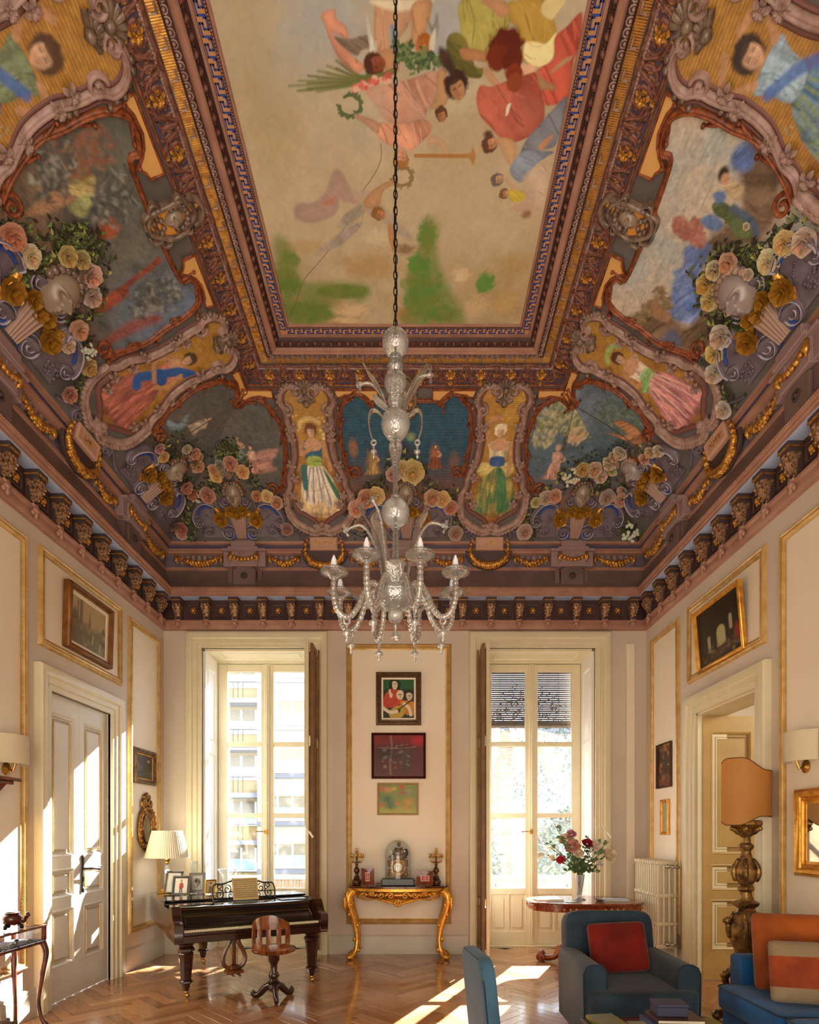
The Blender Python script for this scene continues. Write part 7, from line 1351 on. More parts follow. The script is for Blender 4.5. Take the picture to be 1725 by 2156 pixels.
for k in range(9): a = k*.7; m.ball(ap(.035*math.cos(a), .685+.03*math.sin(a), .03), .02, 6, 4)
m.ball(ap(0, .69, .04), .022, 6, 4); O('carved_scrolls', m, GILT, ca, kind='stuff', smooth=180)
O('side_apron', MB().box((-.57, -.06, .74), (-.545, .18, .82), b=.006), GILT, co); O('side_apron', MB().box((.545, -.06, .74), (.57, .18, .82), b=.006), GILT, co)
def cab(x, y, q, fy): return crom([(x, y, .82), (x+q*.05, y-fy*.03, .74), (x+q*.035, y-fy*.02, .62), (x-q*.02, y+fy*.005, .45), (x-q*.05, y+fy*.01, .28), (x-q*.045, y, .14), (x-q*.01, y-fy*.02, .06), (x+q*.035, y-fy*.045, .028)], 4, False)
for q in (-1, 1):
    for fy, y in ((1, -.09), (0, .12)):
        P = cab(q*.545, y, q, fy); n = len(P); m = MB(); m.tube(P, [.064-.034*min(1, i/(n*.55))+.012*max(0, (i-n*.75)/(n*.25)) for i in range(n)], 10)
        m.ball((P[-1][0]+q*.004, P[-1][1], .03), (.04, .04, .03), 10, 6)
        for k, i in enumerate((1, 3, 5, 7, 10, 13, 17, 21)): m.ball(P[i]+np.array((q*.03*(-1)**k, -.03, 0)), (.022, .02, .03), 6, 4)
        for k in range(3): m.tube([P[4]+np.array((q*.02, -.03, .05-k*.03)), P[6]+np.array((q*.045, -.045, .02-k*.03)), P[8]+np.array((q*.02, -.03, -k*.03))], [.014, .018, .006], 5)
        O('cabriole_leg', m, GILT, co, smooth=180)
CT_ = .8785
ck = thing('mantel_clock', 'gilt figure clock under a glass dome on the console', 'clock', (-.195, 7.16, CT_)); ck.scale = (1.13,)*3
O('ebony_base', MB().box((-.17, -.085, 0), (.17, .085, .075), b=.006).box((-.185, -.07, .0), (.185, .07, .06), b=.006), M_('black_slate', '#14161c', .25), ck)
m = MB(); m.box((-.09, -.04, .08), (.09, .04, .11), b=.008); m.prism(crom([(-.10, .10), (-.075, .15), (-.085, .2), (-.1, .24), (-.06, .265), (0, .275), (.06, .265), (.1, .24), (.085, .2), (.075, .15), (.1, .10)], 3), -.035, .035, lambda p, q, h: (p, h, q), b=.008)
for q in (-1, 1):
    for z, r in ((.12, .026), (.16, .02), (.22, .022), (.25, .026)): m.ball((q*.088, -.035, z), r, 7, 5)
    m.tube([(q*.03, -.05, .10), (q*.06, -.055, .12), (q*.09, -.05, .105), (q*.11, -.04, .125)], .01, 5)
for k in range(16): a = k*PI/8; m.ball((.058*math.cos(a), -.04, .195+.058*math.sin(a)), .009, 5, 4)
O('gilt_case', m, DGILT, ck, smooth=50)
O('dial', MB().lathe([(.001, .004), (.044, .003), (.046, 0)], 24, (0, -.038, .195), axis=(0, -1, 0)), M_('enamel', '#eee8d8', .2), ck)
m = MB(); [m.box((-.0015+.036*math.sin(k*PI/6), -.0445, .195-.004+.036*math.cos(k*PI/6)), (.0015+.036*math.sin(k*PI/6), -.043, .195+.004+.036*math.cos(k*PI/6))) for k in range(12)]; m.tube([(0, -.044, .195), (-.001, -.044, .223)], .0018, 4); m.tube([(0, -.044, .195), (.006, -.044, .213)], .002, 4); O('hands_and_numerals', m, INK, ck, kind='stuff', smooth=0)
m = MB(); m.tube([(.0, 0, .28), (.005, 0, .34), (.01, -.005, .40)], [.05, .034, .028], 10); m.ball((.01, -.008, .435), (.02, .02, .025), 10, 8); m.tube([(.01, -.005, .412), (.01, -.007, .425)], .01, 6)
for q in (-1, 1): m.tube([(.01+q*.026, -.004, .40), (.01+q*.055, -.03, .36), (.01+q*.03, -.05, .335)], [.013, .011, .008], 7); m.tube([(q*.02, -.01, .30), (q*.045, -.06, .31), (q*.05, -.065, .275)], [.024, .02, .014], 7)
m.ball((.01, -.004, .455), (.024, .022, .012), 8, 5); O('seated_figure', m, DGILT, ck, smooth=180)
m = MB(); m.tube([(-.085, .0, .285), (-.04, .0, .31), (.04, .01, .30), (.085, .0, .32)], [.03, .05, .05, .03], 9); m.ball((.085, 0, .35), (.03, .03, .045), 8, 6); O('draped_rock', m, M_('dark_bronze', '#2e211a', .35, .7), ck, smooth=180)
dm = [(.140, .078), (.140, .30)]+[(.140*math.cos(t), .34+.15*math.sin(t)) for t in np.linspace(0, PI/2*.98, 9)]; O('glass_dome', MB().lathe(dm, 36, sq=1).lathe([(r-.004, z-.002) for r, z in dm[::-1]], 36), CLEAR, ck, smooth=180)
def candelabrum(x, lab):
    e = thing('candelabrum', lab, 'candelabrum', (x, 7.19, CT_), group='pair of bronze candelabra'); BRZ = M_('candelabrum_bronze', '#6a4a2c', .35, .8, noise=40, col2='#2e2018') if 'candelabrum_bronze' not in bpy.data.materials else bpy.data.materials['candelabrum_bronze']
    m = MB(); m.box((-.05, -.05, 0), (.05, .05, .02), b=.006); m.lathe([(.055, .02), (.06, .04), (.04, .07), (.03, .1), (.018, .12), (.02, .14), (.038, .17), (.03, .2), (.014, .22), (.018, .25), (.012, .28), (.01, .33)], 14); [m.ball((.045*math.cos(a), .045*math.sin(a), .05), .02, 6, 4) for a in (PI/4, PI*.75, PI*1.25, PI*1.75)]; O('stem', m, BRZ, e, smooth=60)
    cup = [(.003, -.02), (.016, -.012), (.028, -.004), (.014, .004), (.013, .02), (.02, .034), (.016, .036)]
    for k in range(5):
        a = k*2*PI/5+.3; c, s = math.cos(a), math.sin(a); m = MB(); m.tube([(r*c, r*s, z) for r, z in crom([(.008, .29), (.03, .275), (.055, .275), (.072, .3), (.072, .335)], 4, False)], .0065, 6); m.lathe(cup, 12, (.072*c, .072*s, .345)); O('candle_arm', m, BRASS, e, smooth=180)
    O('top_cup', MB().lathe(cup, 12, (0, 0, .41)).tube([(0, 0, .32), (0, 0, .4)], .008, 6), BRASS, e, smooth=180)
candelabrum(-.70, 'bronze branched candelabrum on the left end of the console'); candelabrum(.27, 'bronze branched candelabrum on the right end of the console')
def pc_stamp(P): P.C[:] = lin('#d8c8b8'); P.mix((np.abs(P.U-.5) < .42)*(np.abs(P.V-.5) < .42)*1., lin('#a03440')); P.blob((.5, .5), .25, .3, lin('#c0707a'), .4)
for x, w_, h, rz, lab in ((-.555, .155, .205, .12, 'tall rosewood frame with a red stamp, left of the clock'), (.13, .20, .17, -.12, 'wide rosewood frame with a red stamp, right of the clock')):
    e = photo('stamp_frame', lab, x, 7.04, w_, h, REDWOOD, pc_stamp, rz, .2, .05, CT_, prof=[(0, .004), (.0, .008), (.05, .03), (.05, 0)])
bx = thing('trinket_box', 'small dark trinket box beside the tall stamp frame', 'box', (-.42, 7.1, CT_)); O('body', MB().box((-.035, -.025, 0), (.035, .025, .022), b=.004), M_('blue_lacquer', '#20283c', .3), bx); O('lid', MB().lathe([(.03, .022), (.024, .034), (.004, .04)], 14), BRASS, bx)
# ---- round pedestal table, bouquet
rt = thing('pedestal_table', 'inlaid serpentine pedestal table with scroll feet by the right window', 'table', (1.93, 6.72, 0)); INL = M_('inlaid_mahogany', '#8a3f1c', .2, noise=11, col2='#5a2410', stretch=(4, 4, 1), coat=.4)
sp = [(.68*(1+.055*math.cos(4*a+PI))*math.cos(a), .46*(1+.06*math.cos(4*a+PI))*math.sin(a)) for a in np.linspace(0, 2*PI, 65)[:-1]]
O('top', MB().prism(sp, .725, .75, xyz, b=.008), INL, rt, smooth=40); O('apron', MB().prism([(a*.965, b*.955) for a, b in sp], .655, .726, xyz), INL, rt, smooth=60)
m = MB()
for k in range(64):
    a = sp[k]; d = np.array(a)*.968
    if k % 8 in (2, 3, 4, 5): m.ball((d[0], d[1], .69), (.014, .014, .010), 6, 4); m.ball((d[0], d[1], .675), (.009, .009, .006), 5, 4)
O('satinwood_inlay', m, M_('satinwood', '#c88a3c', .3), rt, kind='stuff', smooth=180)
O('pedestal', MB().lathe([(.16, .655), (.12, .62), (.11, .56), (.085, .5), (.08, .36), (.1, .28), (.13, .22), (.17, .18), (.17, .14), (.02, .135)], 8, rot=PI/8), INL, rt, smooth=30)
for k in range(4):
    a = PI/4+k*PI/2+.25; P = crom([(.10, .2), (.2, .215), (.27, .17), (.3, .10), (.37, .055), (.46, .05), (.5, .085), (.46, .11)], 4, False); o = O('scroll_foot', MB().tube([(r*math.cos(a), r*math.sin(a), z) for r, z in P], [.05-.012*i/len(P) for i in range(len(P))], 10, flat=.9), INL, rt, smooth=180); 
    m = MB(); m.tube([(.49*math.cos(a)-.05*math.sin(a), .49*math.sin(a)+.05*math.cos(a), .05), (.49*math.cos(a)+.05*math.sin(a), .49*math.sin(a)-.05*math.cos(a), .05)], .05, 14); m.tube([(.27*math.cos(a)-.06*math.sin(a), .27*math.sin(a)+.06*math.cos(a), .17), (.27*math.cos(a)+.06*math.sin(a), .27*math.sin(a)-.06*math.cos(a), .17)], .042, 12); O('scroll_roll', m, INL, o, smooth=40)
RZ = .7505; vs = thing('flower_vase', 'tall silver cut glass trumpet vase on the pedestal table', 'vase', (1.885, 6.72, RZ))
O('body', MB().lathe([(.075, 0), (.072, .008), (.03, .022), (.022, .04), (.028, .07), (.044, .16), (.056, .24), (.062, .29), (.057, .29), (.04, .16), (.02, .05)], 20, mod=lambda a, i, z: 1+.04*abs(math.cos(5*a))), crystal('cut_glass', .3, 1.45), vs, smooth=60)
bq = thing('flower_bouquet', 'loose bouquet of roses and eucalyptus standing in the silver vase', 'flowers', (1.885, 6.72, RZ+.06), world=True); STEM = M_('stem_green', '#5c6b3a', .5); LFM = [M_('rose_leaf', '#3f5a30', .45), M_('eucalyptus_leaf', '#67865f', .5)]
PETB = MO('bouquet_petals', .55, .2, 8); rose_b = [ROSE[0].copy(), ROSE[1].copy(), ROSE[2].copy()]
for r in rose_b: r.name = 'blossom'; [r.materials.__setitem__(i, PETB) for i in range(len(r.materials))]
c0 = np.array((1.885, 6.72, RZ+.29)); g = np.random.default_rng(12)
def bpt(x, y, dy=0): return at(x, y, 6.72+dy)
def twig(p, dy, n, mat, size, r=.004):
    mid = (c0+p)/2+np.array((0, 0, .03)); P = crom([c0-(0, 0, .16), c0, mid, p], 5, False); s = O('stem', MB().tube(P, r, 5), STEM, bq, smooth=180); m = MB()
    for k in range(n):
        i = int(len(P)*(.42+.55*k/max(1, n))); i = min(i, len(P)-1); q = P[i]; a = g.uniform(0, 6.3); d = np.array((math.cos(a), .5*math.sin(a), .5*g.normal()+.3)); d /= np.linalg.norm(d); t = np.cross(d, (.2, 1, .3)); t /= np.linalg.norm(t); L = size*g.uniform(.7, 1.2)
        m.add([q, q+d*L*.5+t*L*.32, q+d*L, q+d*L*.5-t*L*.32], [(0, 1, 2, 3)])
    if n: O('leaf_spray', m, mat, s, kind='stuff', smooth=0)
    return s
for x, y, dy, c, r, kd in ((1205, 1784, -.05, 'd99a8c', 20, 0), (1236, 1777, -.02, 'a02036', 15, 0), (1181, 1810, -.06, 'b82438', 12, 1), (1219, 1799, -.08, 'ead8c0', 12, 0), (1279, 1802, -.03, 'f0dcc4', 22, 0), (1140, 1800, .0, 'f4f0e4', 11, 1), (1193, 1770, .05, 'ecd2b8', 20, 0), (1203, 1758, .04, 'd090a0', 14, 0), (1249, 1782, .0, 'f0d8cc', 18, 0), (1160, 1786, .02, 'ecead8', 12, 2), (1162, 1806, -.02, 'eee0c8', 10, 1), (1263, 1820, -.02, 'b4b8d4', 10, 2)):
    p = bpt(x, y, dy); s = twig(p, dy, 5, LFM[0], .05); d = Vector(p-c0).normalized()+Vector((0, -.9, .1)); o = O('blossom', rose_b[kd], None, s, M=Matrix.Translation(p)@d.to_track_quat('Z', 'Y').to_matrix().to_4x4()@Matrix.Scale(r*6.7/F*.8, 4)); o.color = (*lin(c), 1)
for x, y, dy in ((1168, 1735, .03), (1178, 1760, .0), (1283, 1772, .02), (1262, 1770, .05), (1152, 1772, -.03), (1240, 1760, .03), (1215, 1768, .06), (1270, 1795, -.05), (1185, 1775, -.08)): twig(bpt(x, y, dy), dy, 12, LFM[1], .062)
for k in range(14): twig(c0+np.array((g.uniform(-.2, .2), g.uniform(-.12, .12), g.uniform(.0, .16))), 0, 9, LFM[0], .055)
def flat(name, lab, cat, c, sz, rz, mat, parts=()):
    e = thing(name, lab, cat, c, rz=rz); a, b, h = sz; O('cover', MB().box((-a/2, -b/2, 0), (a/2, b/2, h*.18), b=.0015).box((-a/2, -b/2, h*.82), (a/2, b/2, h), b=.0015).box((-a/2, -b/2, .0), (-a/2+.003, b/2, h)), mat, e); O('pages', MB().box((-a/2+.003, -b/2+.004, h*.18), (a/2-.005, b/2-.004, h*.82)), M_('page_edges', '#e4dcc8', .8) if 'page_edges' not in bpy.data.materials else bpy.data.materials['page_edges'], e); return e
flat('book', 'white thin book lying on the left of the pedestal table', 'book', (1.52, 6.66, RZ), (.3, .2, .02), .1, WHITE); flat('book', 'pale blue book lying on the right of the pedestal table', 'book', (2.27, 6.62, RZ), (.26, .18, .022), -.15, M_('pale_blue_cover', '#a8b4c0', .5))
ad = thing('dish', 'small grey ceramic dish on the pedestal table', 'dish', (2.07, 6.56, RZ)); O('bowl', MB().lathe([(.03, 0), (.04, .006), (.06, .024), (.064, .026), (.058, .022), (.035, .01), (.002, .008)], 24), M_('grey_glaze', '#8a8684', .25), ad, smooth=60)
cs_ = thing('coaster', 'round silver coaster mat under the bouquet vase edge', 'coaster', (1.74, 6.50, RZ)); O('disc', MB().lathe([(.07, 0), (.075, .004), (.06, .006), (.002, .006)], 24), SILV, cs_, smooth=50)
# ---- radiator
rd = thing('radiator', 'old cream column radiator in the right corner', 'radiator', (2.75, 6.72, 0)); RADM = M_('radiator_enamel', '#e0d6ba', .35)
m = MB()
for x in (-.09, -.03, .03, .09): m.tube([(x, 0, .29), (x, 0, 1.17)], .0165, 8)
for z in (.275, .52, .83, 1.185): m.box((-.115, -.022, z-.025), (.115, .022, z+.025), b=.012)
for x in (-.085, .085): m.lathe([(.016, .25), (.022, .24)], 8, (x, 0, 0))
sec = m.mesh('section', RADM, 50)
for k in range(11): O('section', sec, None, rd, M=Matrix.Translation((0, -.31+k*.062, 0)))
for y in (-.31, .31):
    for x in (-.1, .1): O('foot', MB().lathe([(.02, 0), (.016, .02), (.014, .26)], 8, (x, y, 0)), RADM, rd)
for z in (1.15, .31): O('valve', MB().tube([(.0, -.34, z), (.0, -.375, z), (.06, -.38, z-.01), (.11, -.38, z-.01)], .012, 8).ball((-.01, -.365, z), .026, 10, 6), CHROME, rd, smooth=180)
# ================================================================ seats, lamp and tables near the viewer
def velvet(name, c, c2): return M_(name, c, .75, noise=5, col2=c2, sheen=.15, bump=(220, .12), spec=.25)
BLU, BLU2 = velvet('slate_blue_fabric', '#2c3f4e', '#212f3c'), velvet('blue_velvet', '#1560a0', '#0e4a80'); DKB = velvet('dark_blue_fabric', '#1f2d3c', '#182430')
# armchair
ac = thing('armchair', 'slate blue upholstered armchair with a red cushion by the pedestal table', 'armchair', (1.53, 4.3, 0))
m = MB(); sq(m, (0, -.08, .36), (.38, .36, .10), .25, .25, 40, 16); O('seat_cushion', m, BLU, ac, smooth=180)
m = MB(); m.box((-.33, -.36, .09), (.33, .34, .27), b=.03); O('seat_base', m, BLU, ac, smooth=40)
T = Matrix.Translation((0, .36, .56))@Matrix.Rotation(-.14, 4, 'X'); m = MB(); sq(m, (0, 0, 0), (.345, .10, .335), .28, .25, 36, 18, T); O('backrest', m, BLU, ac, smooth=180)
for q in (-1, 1):
    m = MB(); pr = [(.235, .10), (.235, .54), (.245, .59), (.275, .618), (.34, .62), (.375, .60), (.392, .56), (.392, .45), (.385, .10)]
    m.prism([(q*a, b) for a, b in pr], -.35, .36, lambda p, r, h: (p, h, r), b=.014); O('arm', m, BLU, ac, smooth=50)
    m = MB(); m.tube([(q*a, -.353, b) for a, b in pr], .006, 5); O('piping', m, DKB, ac, smooth=180)
for x in (-.3, .3):
    for y in (-.31, .31): O('leg', MB().lathe([(.018, 0), (.028, .1)], 8, (x, y, 0)), REDWOOD, ac)
cu = thing('cushion', 'plain red velvet cushion leaning in the armchair', 'cushion', (1.525, 4.36, .465)); T = Matrix.Translation((0, .04, .19))@Matrix.Rotation(PI/2-.28, 4, 'X')@Matrix.Rotation(.05, 4, 'Z'); m = MB(); sq(m, (0, 0, 0), (.215, .185, .07), .75, .3, 40, 14, T, pin=.05); O('cover', m, velvet('red_velvet', '#7c1608', '#5a0f06'), cu, smooth=180)
# sofa along the right wall
so = thing('sofa', 'bright blue velvet sofa along the right wall', 'sofa', (2.5, 3.2, 0))
X0, Y1 = 2.11, 4.12
O('base_frame', MB().box((2.14-2.5, -1.0, .10), (.36, Y1-3.2-.02, .30), b=.02), BLU2, so, smooth=40)
for k, (y0, y1) in enumerate(((Y1-.75, Y1), (Y1-1.5, Y1-.755), (2.2, Y1-1.505))):
    m = MB(); sq(m, (-.02, (y0+y1)/2-3.2, .375), (.38, (y1-y0)/2, .085), .22, .16, 44, 14); o = O('seat_cushion', m, BLU2, so, smooth=180); m = MB(); xa, xb, a, b = -.395, .34, y0-3.2+.006, y1-3.2-.006; m.tube([(xb, b, .445), (xa+.03, b, .445), (xa+.004, b-.03, .445), (xa+.004, a+.03, .445), (xa+.03, a, .445), (xb, a, .445)], .006, 5); O('piping', m, DKB, o, smooth=180)
m = MB(); pr = [(-.0, .1), (0, .60), (.02, .64), (.06, .655), (.12, .655), (.155, .63), (.16, .1)]; m.prism(pr, -.235, .36, lambda p, r, h: (h, Y1-3.2-.06+p, r), b=.02); O('arm', m, BLU2, so, smooth=50)
m = MB(); T = Matrix.Translation((.325, -.1, .56))@Matrix.Rotation(.05, 4, 'Y'); sq(m, (0, 0, 0), (.055, 1.0, .26), .3, .2, 36, 16, T); O('backrest', m, BLU2, so, smooth=180)
for y in (-.95, .8):
    for x in (-.32, .3): O('leg', MB().lathe([(.02, 0), (.03, .11)], 8, (x, y, 0)), REDWOOD, so)
def pillow(name, lab, loc, sz, rz, lean, mat, stripes=None, roll=0):
    e = thing(name, lab, 'cushion', loc); T = Matrix.Rotation(rz, 4, 'Z')@Matrix.Translation((0, 0, sz[1]*1.07))@Matrix.Rotation(PI/2-lean, 4, 'X')@Matrix.Rotation(roll, 4, 'Z'); m = MB(); sq(m, (0, 0, 0), (sz[0], sz[1], sz[2]), .8, .28, 44, 16, pin=.06); O('cover', m, mat, e, smooth=180, M=T)
    if stripes:
        nt = mat.node_tree; N = nt.nodes; tc = N.new('ShaderNodeTexCoord'); sx = N.new('ShaderNodeSeparateXYZ'); ab_ = N.new('ShaderNodeMath'); ab_.operation = 'ABSOLUTE'; gt = N.new('ShaderNodeMath'); gt.operation = 'GREATER_THAN'; gt.inputs[1].default_value = sz[1]*.5; mx = N.new('ShaderNodeMix'); mx.data_type = 'RGBA'
        p = N['Principled BSDF']; src = p.inputs['Base Color'].links[0].from_socket; nt.links.new(tc.outputs['Object'], sx.inputs[0]); nt.links.new(sx.outputs[1], ab_.inputs[0]); nt.links.new(ab_.outputs[0], gt.inputs[0]); nt.links.new(gt.outputs[0], mx.inputs[0]); nt.links.new(src, mx.inputs[6]); mx.inputs[7].default_value = (*lin(stripes), 1); nt.links.new(mx.outputs[2], p.inputs['Base Color'])
    return e
SEAT = .462
pillow('cushion', 'large plain burnt orange cushion on the blue sofa', (2.50, 3.82, SEAT), (.27, .25, .09), -.28, .22, velvet('burnt_orange_silk', '#a8561c', '#7d3a12')); pillow('cushion', 'smaller striped orange and beige cushion in front on the sofa', (2.43, 3.55, SEAT), (.255, .185, .08), -.28, .2, velvet('orange_stripe_silk', '#a44a20', '#7e3214'), '#8d7a60')
# blue chair seen from behind
fc = thing('side_chair', 'blue upholstered chair seen from behind at the bottom edge', 'chair', (.63, 3.28, 0), rz=math.radians(-82))
T = Matrix.Translation((0, -.26, .55))@Matrix.Rotation(.10, 4, 'X'); m = MB(); sq(m, (0, 0, 0), (.24, .042, .31), .3, .22, 36, 18, T); O('backrest', m, velvet('pale_blue_fabric', '#3f6480', '#335468'), fc, smooth=180)
m = MB(); P = [T@Vector((.236*c, -.03, .304*s)) for c, s in [(-1, -.9), (-1, .6), (-.93, .86), (-.7, .985), (.7, .985), (.93, .86), (1, .6), (1, -.9)]]; m.tube([tuple(p) for p in P], .005, 5); O('piping', m, DKB, fc, smooth=180)
m = MB(); sq(m, (0, .03, .30), (.25, .26, .07), .3, .25, 36, 14); O('seat', m, BLU, fc, smooth=180)
for x in (-.2, .2):
    for y in (-.2, .23): O('leg', MB().lathe([(.014, 0), (.022, .25)], 8, (x, y, 0)), REDWOOD, fc)
# glass coffee table with books
ct = thing('coffee_table', 'low glass topped coffee table at the bottom edge', 'table', (1.42, 3.05, 0))
O('glass_top', MB().box((-.42, -.4, .40), (.30, .44, .412), b=.003), glassy('table_glass', (.86, .93, .9), .03, .01), ct)
O('rim', rect_sweep(MB(), (-.42, -.4, .30, .44), [(0, .398), (.012, .398), (.012, .414), (0, .414)], xyz), IRON, ct, smooth=0)
for x in (-.40, .28):
    for y in (-.38, .42): O('leg', MB().tube([(x, y, 0), (x, y, .40)], .012, 8), IRON, ct)
O('lower_shelf', MB().box((-.41, -.39, .16), (.29, .43, .175), b=.003), DWOOD, ct)
CZT = .4145
flat('book', 'olive green book on the far left corner of the coffee table', 'book', (1.10, 3.36, CZT), (.16, .2, .03), .15, M_('olive_cover', '#6f6a1e', .4)); flat('book', 'grey magazine leaning out under the blue book on the coffee table', 'book', (1.25, 3.24, CZT), (.10, .2, .025), -.05, M_('grey_cover', '#8a8078', .5))
flat('book', 'navy and white picture book, middle of the coffee table stack', 'book', (1.47, 3.34, CZT), (.29, .22, .035), .12, M_('navy_cover', '#2a3a5e', .4)); flat('book', 'brown book directly below the dark box', 'book', (1.48, 3.34, CZT+.0365), (.26, .2, .022), -.05, M_('brown_cover', '#4a2e28', .4)); flat('book', 'olive magazine at the right end of the coffee table', 'book', (1.69, 3.3, CZT), (.1, .24, .02), .1, bpy.data.materials['olive_cover'])
db = thing('keepsake_box', 'dark blue lidded box on top of the book stack', 'box', (1.455, 3.36, CZT+.0595), rz=-.06); O('body', MB().box((-.085, -.06, 0), (.085, .06, .052), b=.003), M_('violet_blue_cloth', '#33344e', .55), db); O('lid', MB().box((-.088, -.063, .053), (.088, .063, .072), b=.003), bpy.data.materials['violet_blue_cloth'], db)
ga = thing('glass_ashtray', 'scalloped clear glass bowl at the front of the coffee table', 'bowl', (1.45, 3.05, CZT)); O('bowl', MB().lathe([(.05, 0), (.075, .012), (.1, .045), (.105, .05), (.095, .046), (.065, .014), (.002, .01)], 32, mod=lambda a, i, z: 1+.05*abs(math.cos(8*a))*(i > 1)), crystal('bowl_glass', .15), ga, smooth=60)
# carved gilt torchere with parchment shield
tc = thing('floor_lamp', 'carved gilt candlestand floor lamp with a parchment shield shade', 'lamp', (2.69, 4.77, 0)); CG_ = M_('worn_silver_gilding', '#a8824c', .36, .7, noise=16, col2='#4a3422', bump=(50, .5))
hexp = [(.05, .30), (.11, .33), (.12, .36), (.085, .38), (.06, .42), (.095, .46), (.10, .48), (.075, .50), (.085, .56), (.115, .64), (.13, .72), (.125, .79), (.10, .85), (.07, .88), (.062, .90), (.09, .925), (.095, .945), (.06, .965), (.045, 1.0), (.042, 1.03), (.06, 1.05), (.06, 1.07), (.045, 1.09), (.075, 1.13), (.088, 1.18), (.085, 1.22), (.06, 1.28), (.04, 1.33), (.035, 1.36), (.055, 1.39), (.055, 1.41), (.035, 1.43), (.03, 1.47), (.055, 1.495), (.06, 1.51)]
O('carved_shaft', MB().lathe(hexp, 24, mod=lambda a, i, z: 1+.07*abs(math.cos(3*a))), CG_, tc, smooth=35)
for k in range(6):
    a = k*PI/3; c, s = math.cos(a), math.sin(a)
    for i_, P in enumerate(([(.135, .66), (.145, .74), (.14, .80), (.10, .86)], [(.085, 1.12), (.10, 1.18), (.095, 1.24), (.06, 1.30)], [(.06, 1.5), (.085, 1.53), (.11, 1.545), (.125, 1.53)])):
        m = MB(); m.tube([(r*c, r*s, z) for r, z in crom(P, 3, False)], [.012, .018, .02, .022, .022, .02, .018, .016, .014, .01], 6); r, z = P[2]; m.ball((r*c*1.02, r*s*1.02, z), .02, 6, 5); O('acanthus_leaf', m, CG_, tc, smooth=180)
for k in range(3):
    a = PI+k*2*PI/3; c, s = math.cos(a), math.sin(a); m = MB(); m.ball((.15*c, .15*s, .80), .034, 8, 6); m.ball((.172*c, .172*s, .80), .02, 8, 6); O('carved_boss', m, CG_, tc, smooth=180)
O('capital', MB().lathe([(.06, 1.50), (.09, 1.545), (.12, 1.56), (.135, 1.575), (.135, 1.60), (.11, 1.61), (.02, 1.615)], 6), DGILT, tc, smooth=20)
for k in range(3):
    a = PI+k*2*PI/3; c, s = math.cos(a), math.sin(a); q = 1 if k == 0 else .8; P = crom([(.05, .42), (.12, .40), (.17, .34), (.15, .26), (.11, .2), (.14, .1), (.2*q, .05), (.24*q, .04)], 4, False); m = MB(); m.tube([(r*c, r*s, z) for r, z in P], [.045-.02*math.sin(PI*i/len(P)) for i in range(len(P))], 8); m.ball((.235*q*c, .235*q*s, .04), (.045, .045, .04), 8, 6); m.ball((.175*c, .175*s, .36), .035, 8, 6); O('scroll_leg', m, CG_, tc, smooth=180)
O('stem', MB().tube([(0, 0, 1.61), (0, 0, 1.74)], .01, 8).tube([(0, 0, 1.74), (-.06, -.1, 1.76)], .006, 6), BRASS, tc); O('bulb', MB().lathe([(.012, 1.74), (.032, 1.79), (.024, 1.84), (.002, 1.85)], 12), BULB, tc, smooth=180)
shm = M_('parchment_shade', '#dca862', .55, noise=2.5, col2='#cf9850', thr=(.3, .7)); nt = shm.node_tree; pb_ = nt.nodes['Principled BSDF']; t_ = nt.nodes.new('ShaderNodeBsdfTranslucent'); t_.inputs[0].default_value = (*lin('#e0a868'), 1); x_ = nt.nodes.new('ShaderNodeMixShader'); x_.inputs[0].default_value = .45; o_ = [n for n in nt.nodes if n.type == 'OUTPUT_MATERIAL'][0]; nt.links.new(pb_.outputs[0], x_.inputs[1]); nt.links.new(t_.outputs[0], x_.inputs[2]); nt.links.new(x_.outputs[0], o_.inputs[0])
n = 40; top = lambda t: 2.005 if t > .62 else 2.005+.10*(.5-.5*math.cos(min(1, (.62-t)/.34)*PI))*(1 if t > .12 else 1-.35*((.12-t)/.12)**2); bot = lambda t: 1.64 if t > .55 else 1.64-.07*(.5-.5*math.cos(min(1, (.55-t)/.3)*PI))*(1 if t > .12 else 1-.4*((.12-t)/.12)**2)
G = []; ED = [[], []]
for i in range(n+1):
    t = i/n; a = PI*1.06+t*PI*.96; x, y = .205*math.cos(a)+.0, .17*math.sin(a)+.03; tp_, bt_ = top(t), bot(t); G.append([(x, y, bt_+(tp_-bt_)*k/6) for k in range(7)]); ED[0].append((x, y, tp_)); ED[1].append((x, y, bt_))
G2 = [[(p[0]*.975, (p[1]-.03)*.975+.03, p[2]) for p in r] for r in G]; O('shield_shade', MB().grid(G).grid(G2, flip=True), shm, tc, smooth=180)
O('shade_trim', MB().tube(ED[0], .004, 4), M_('brown_braid', '#6a4a24', .7), tc, smooth=180); O('shade_trim', MB().tube(ED[1], .004, 4), bpy.data.materials['brown_braid'], tc, smooth=180)
# vitrine table at the left edge
vt = thing('vitrine_table', 'small glass topped display table with curved legs by the left door', 'table', (-2.98, 4.28, 0), world=True)
xa, xb, ya, yb = -3.105, -2.845, 4.0, 4.56; WD = M_('vitrine_mahogany', '#7a3a20', .25, noise=9, col2='#4c2010', coat=.4)
O('glass_top', MB().box((xa+.02, ya+.02, .792), (xb-.02, yb-.02, .797)), glassy('vitrine_glass', (.85, .9, .95), .04, .01), vt, smooth=0)
m = rect_sweep(MB(), (xa+.025, ya+.025, xb-.025, yb-.025), [(0, .785), (0, .80), (.025, .80), (.028, .79), (.02, .782)], xyz); m.box((xa, ya, .66), (xb, yb, .685), b=.004); O('frame', m, WD, vt)
for x, y in ((xa, ya), (xb-.025, ya), (xa, yb-.025), (xb-.025, yb-.025)): O('corner_post', MB().box((x, y, .685), (x+.025, y+.025, .785)), WD, vt)
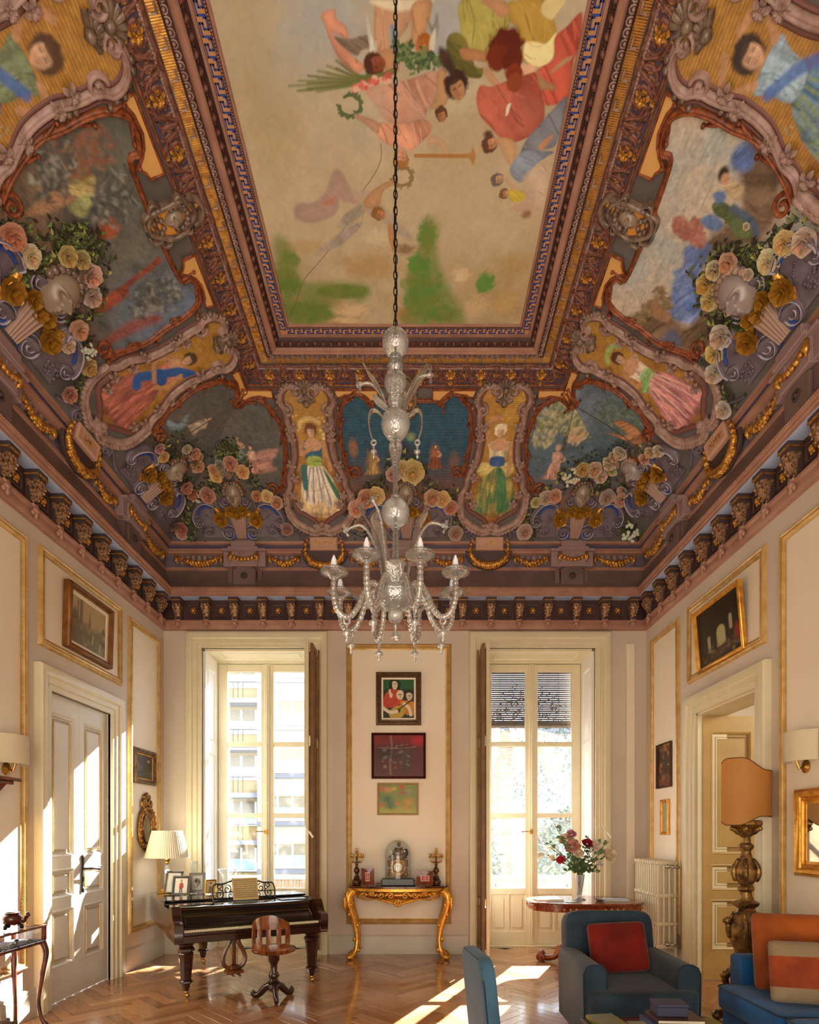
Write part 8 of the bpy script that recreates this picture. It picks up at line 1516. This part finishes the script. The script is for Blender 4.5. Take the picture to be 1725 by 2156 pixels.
for a, b in (((xb-.006, ya+.03, .69), (xb-.003, yb-.03, .78)), ((xa+.03, yb-.006, .69), (xb-.03, yb-.003, .78))): O('side_glass', MB().box(a, b), GLASS, vt, smooth=0)
for x, y, q, r in ((xb-.02, yb-.02, 1, 1), (xb-.02, ya+.02, 1, -1), (xa+.02, yb-.02, -.3, 1), (xa+.02, ya+.02, -.3, -1)): O('cabriole_leg', MB().tube(crom([(x, y, .67), (x+q*.02, y+r*.01, .58), (x+q*.0, y, .42), (x-q*.03, y, .22), (x-q*.015, y+r*.01, .08), (x+q*.02, y+r*.02, .02)], 4, False), [.026-.012*min(1, i/12)+.004*(i > 17) for i in range(21)], 8), WD, vt, smooth=180)
O('velvet_lining', MB().box((xa+.02, ya+.02, .685), (xb-.012, yb-.012, .69)), velvet('dark_violet_velvet', '#2e2638', '#221c2a'), vt)
for k, (x, y) in enumerate(((-2.9, 4.44), (-2.93, 4.34), (-2.9, 4.25), (-2.95, 4.16), (-2.9, 4.1))):
    s = thing('silver_trinket', ('silver spoon shaped trinket inside the vitrine, farthest', 'silver egg cup inside the vitrine, second from the far end', 'silver pill box inside the vitrine, middle of the row', 'silver figure inside the vitrine, fourth from the far end', 'silver thimble inside the vitrine, nearest')[k], 'trinket', (x, y, .6905), group='silver trinkets in the vitrine'); m = MB()
    m.lathe([(.018, 0), (.012, .006), (.006, .015), (.016, .026), (.012, .034), (.002, .036)] if k % 2 else [(.022, 0), (.022, .012), (.016, .018), (.004, .02)], 14); O('body', m, SILV, s, smooth=60); O('handle', MB().tube([(.012, 0, .008), (.05, .01, .012), (.065, .02, .008)], [.004, .003, .006], 6), SILV, s, smooth=180)
pt_ = thing('dragon_pot', 'red brown ceramic pot with a dragon handle on the vitrine', 'pot', (-2.965, 4.34, .8035)); RC = M_('red_brown_glaze', '#5a2018', .2, noise=9, col2='#33100c', coat=.5)
O('body', MB().lathe([(.045, .03), (.06, .045), (.07, .075), (.06, .1), (.045, .11), (.055, .118), (.05, .118), (.04, .108)], 24), RC, pt_, smooth=60)
O('dragon_handle', MB().tube(crom([(.06, 0, .06), (.09, .0, .055), (.105, 0, .08), (.12, 0, .10), (.135, 0, .105)], 4, False), [.016, .015, .014, .013, .013, .012, .012, .012, .012, .013, .014, .015, .014, .013, .012, .01, .006], 8).ball((.118, 0, .112), (.014, .018, .012), 8, 5), RC, pt_, smooth=180)
for k in range(3): a = k*2.1+.4; O('foot', MB().tube([(.04*math.cos(a), .04*math.sin(a), .04), (.06*math.cos(a), .06*math.sin(a), .02), (.062*math.cos(a), .062*math.sin(a), .0)], [.016, .014, .012], 7).ball((.064*math.cos(a), .064*math.sin(a), .008), .012, 6, 4), IRON, pt_, smooth=180)
ps = thing('carved_stone', 'rough brown carved stone ball on the floor under the vitrine', 'ornament', (-3.0, 4.28, 0)); m = MB(); m.ball((0, 0, .075), (.085, .08, .075), 14, 10)
for k in range(20): a = k*2.4; z = .03+.005*k; r = .085*math.sin(math.acos(max(-1, min(1, (z-.075)/.08)))); m.ball((r*math.cos(a), r*math.sin(a), z), .02, 6, 4)
O('body', m, M_('brown_stone', '#7d6450', .8, noise=12, col2='#4a382c', bump=(30, .5)), ps, smooth=40)
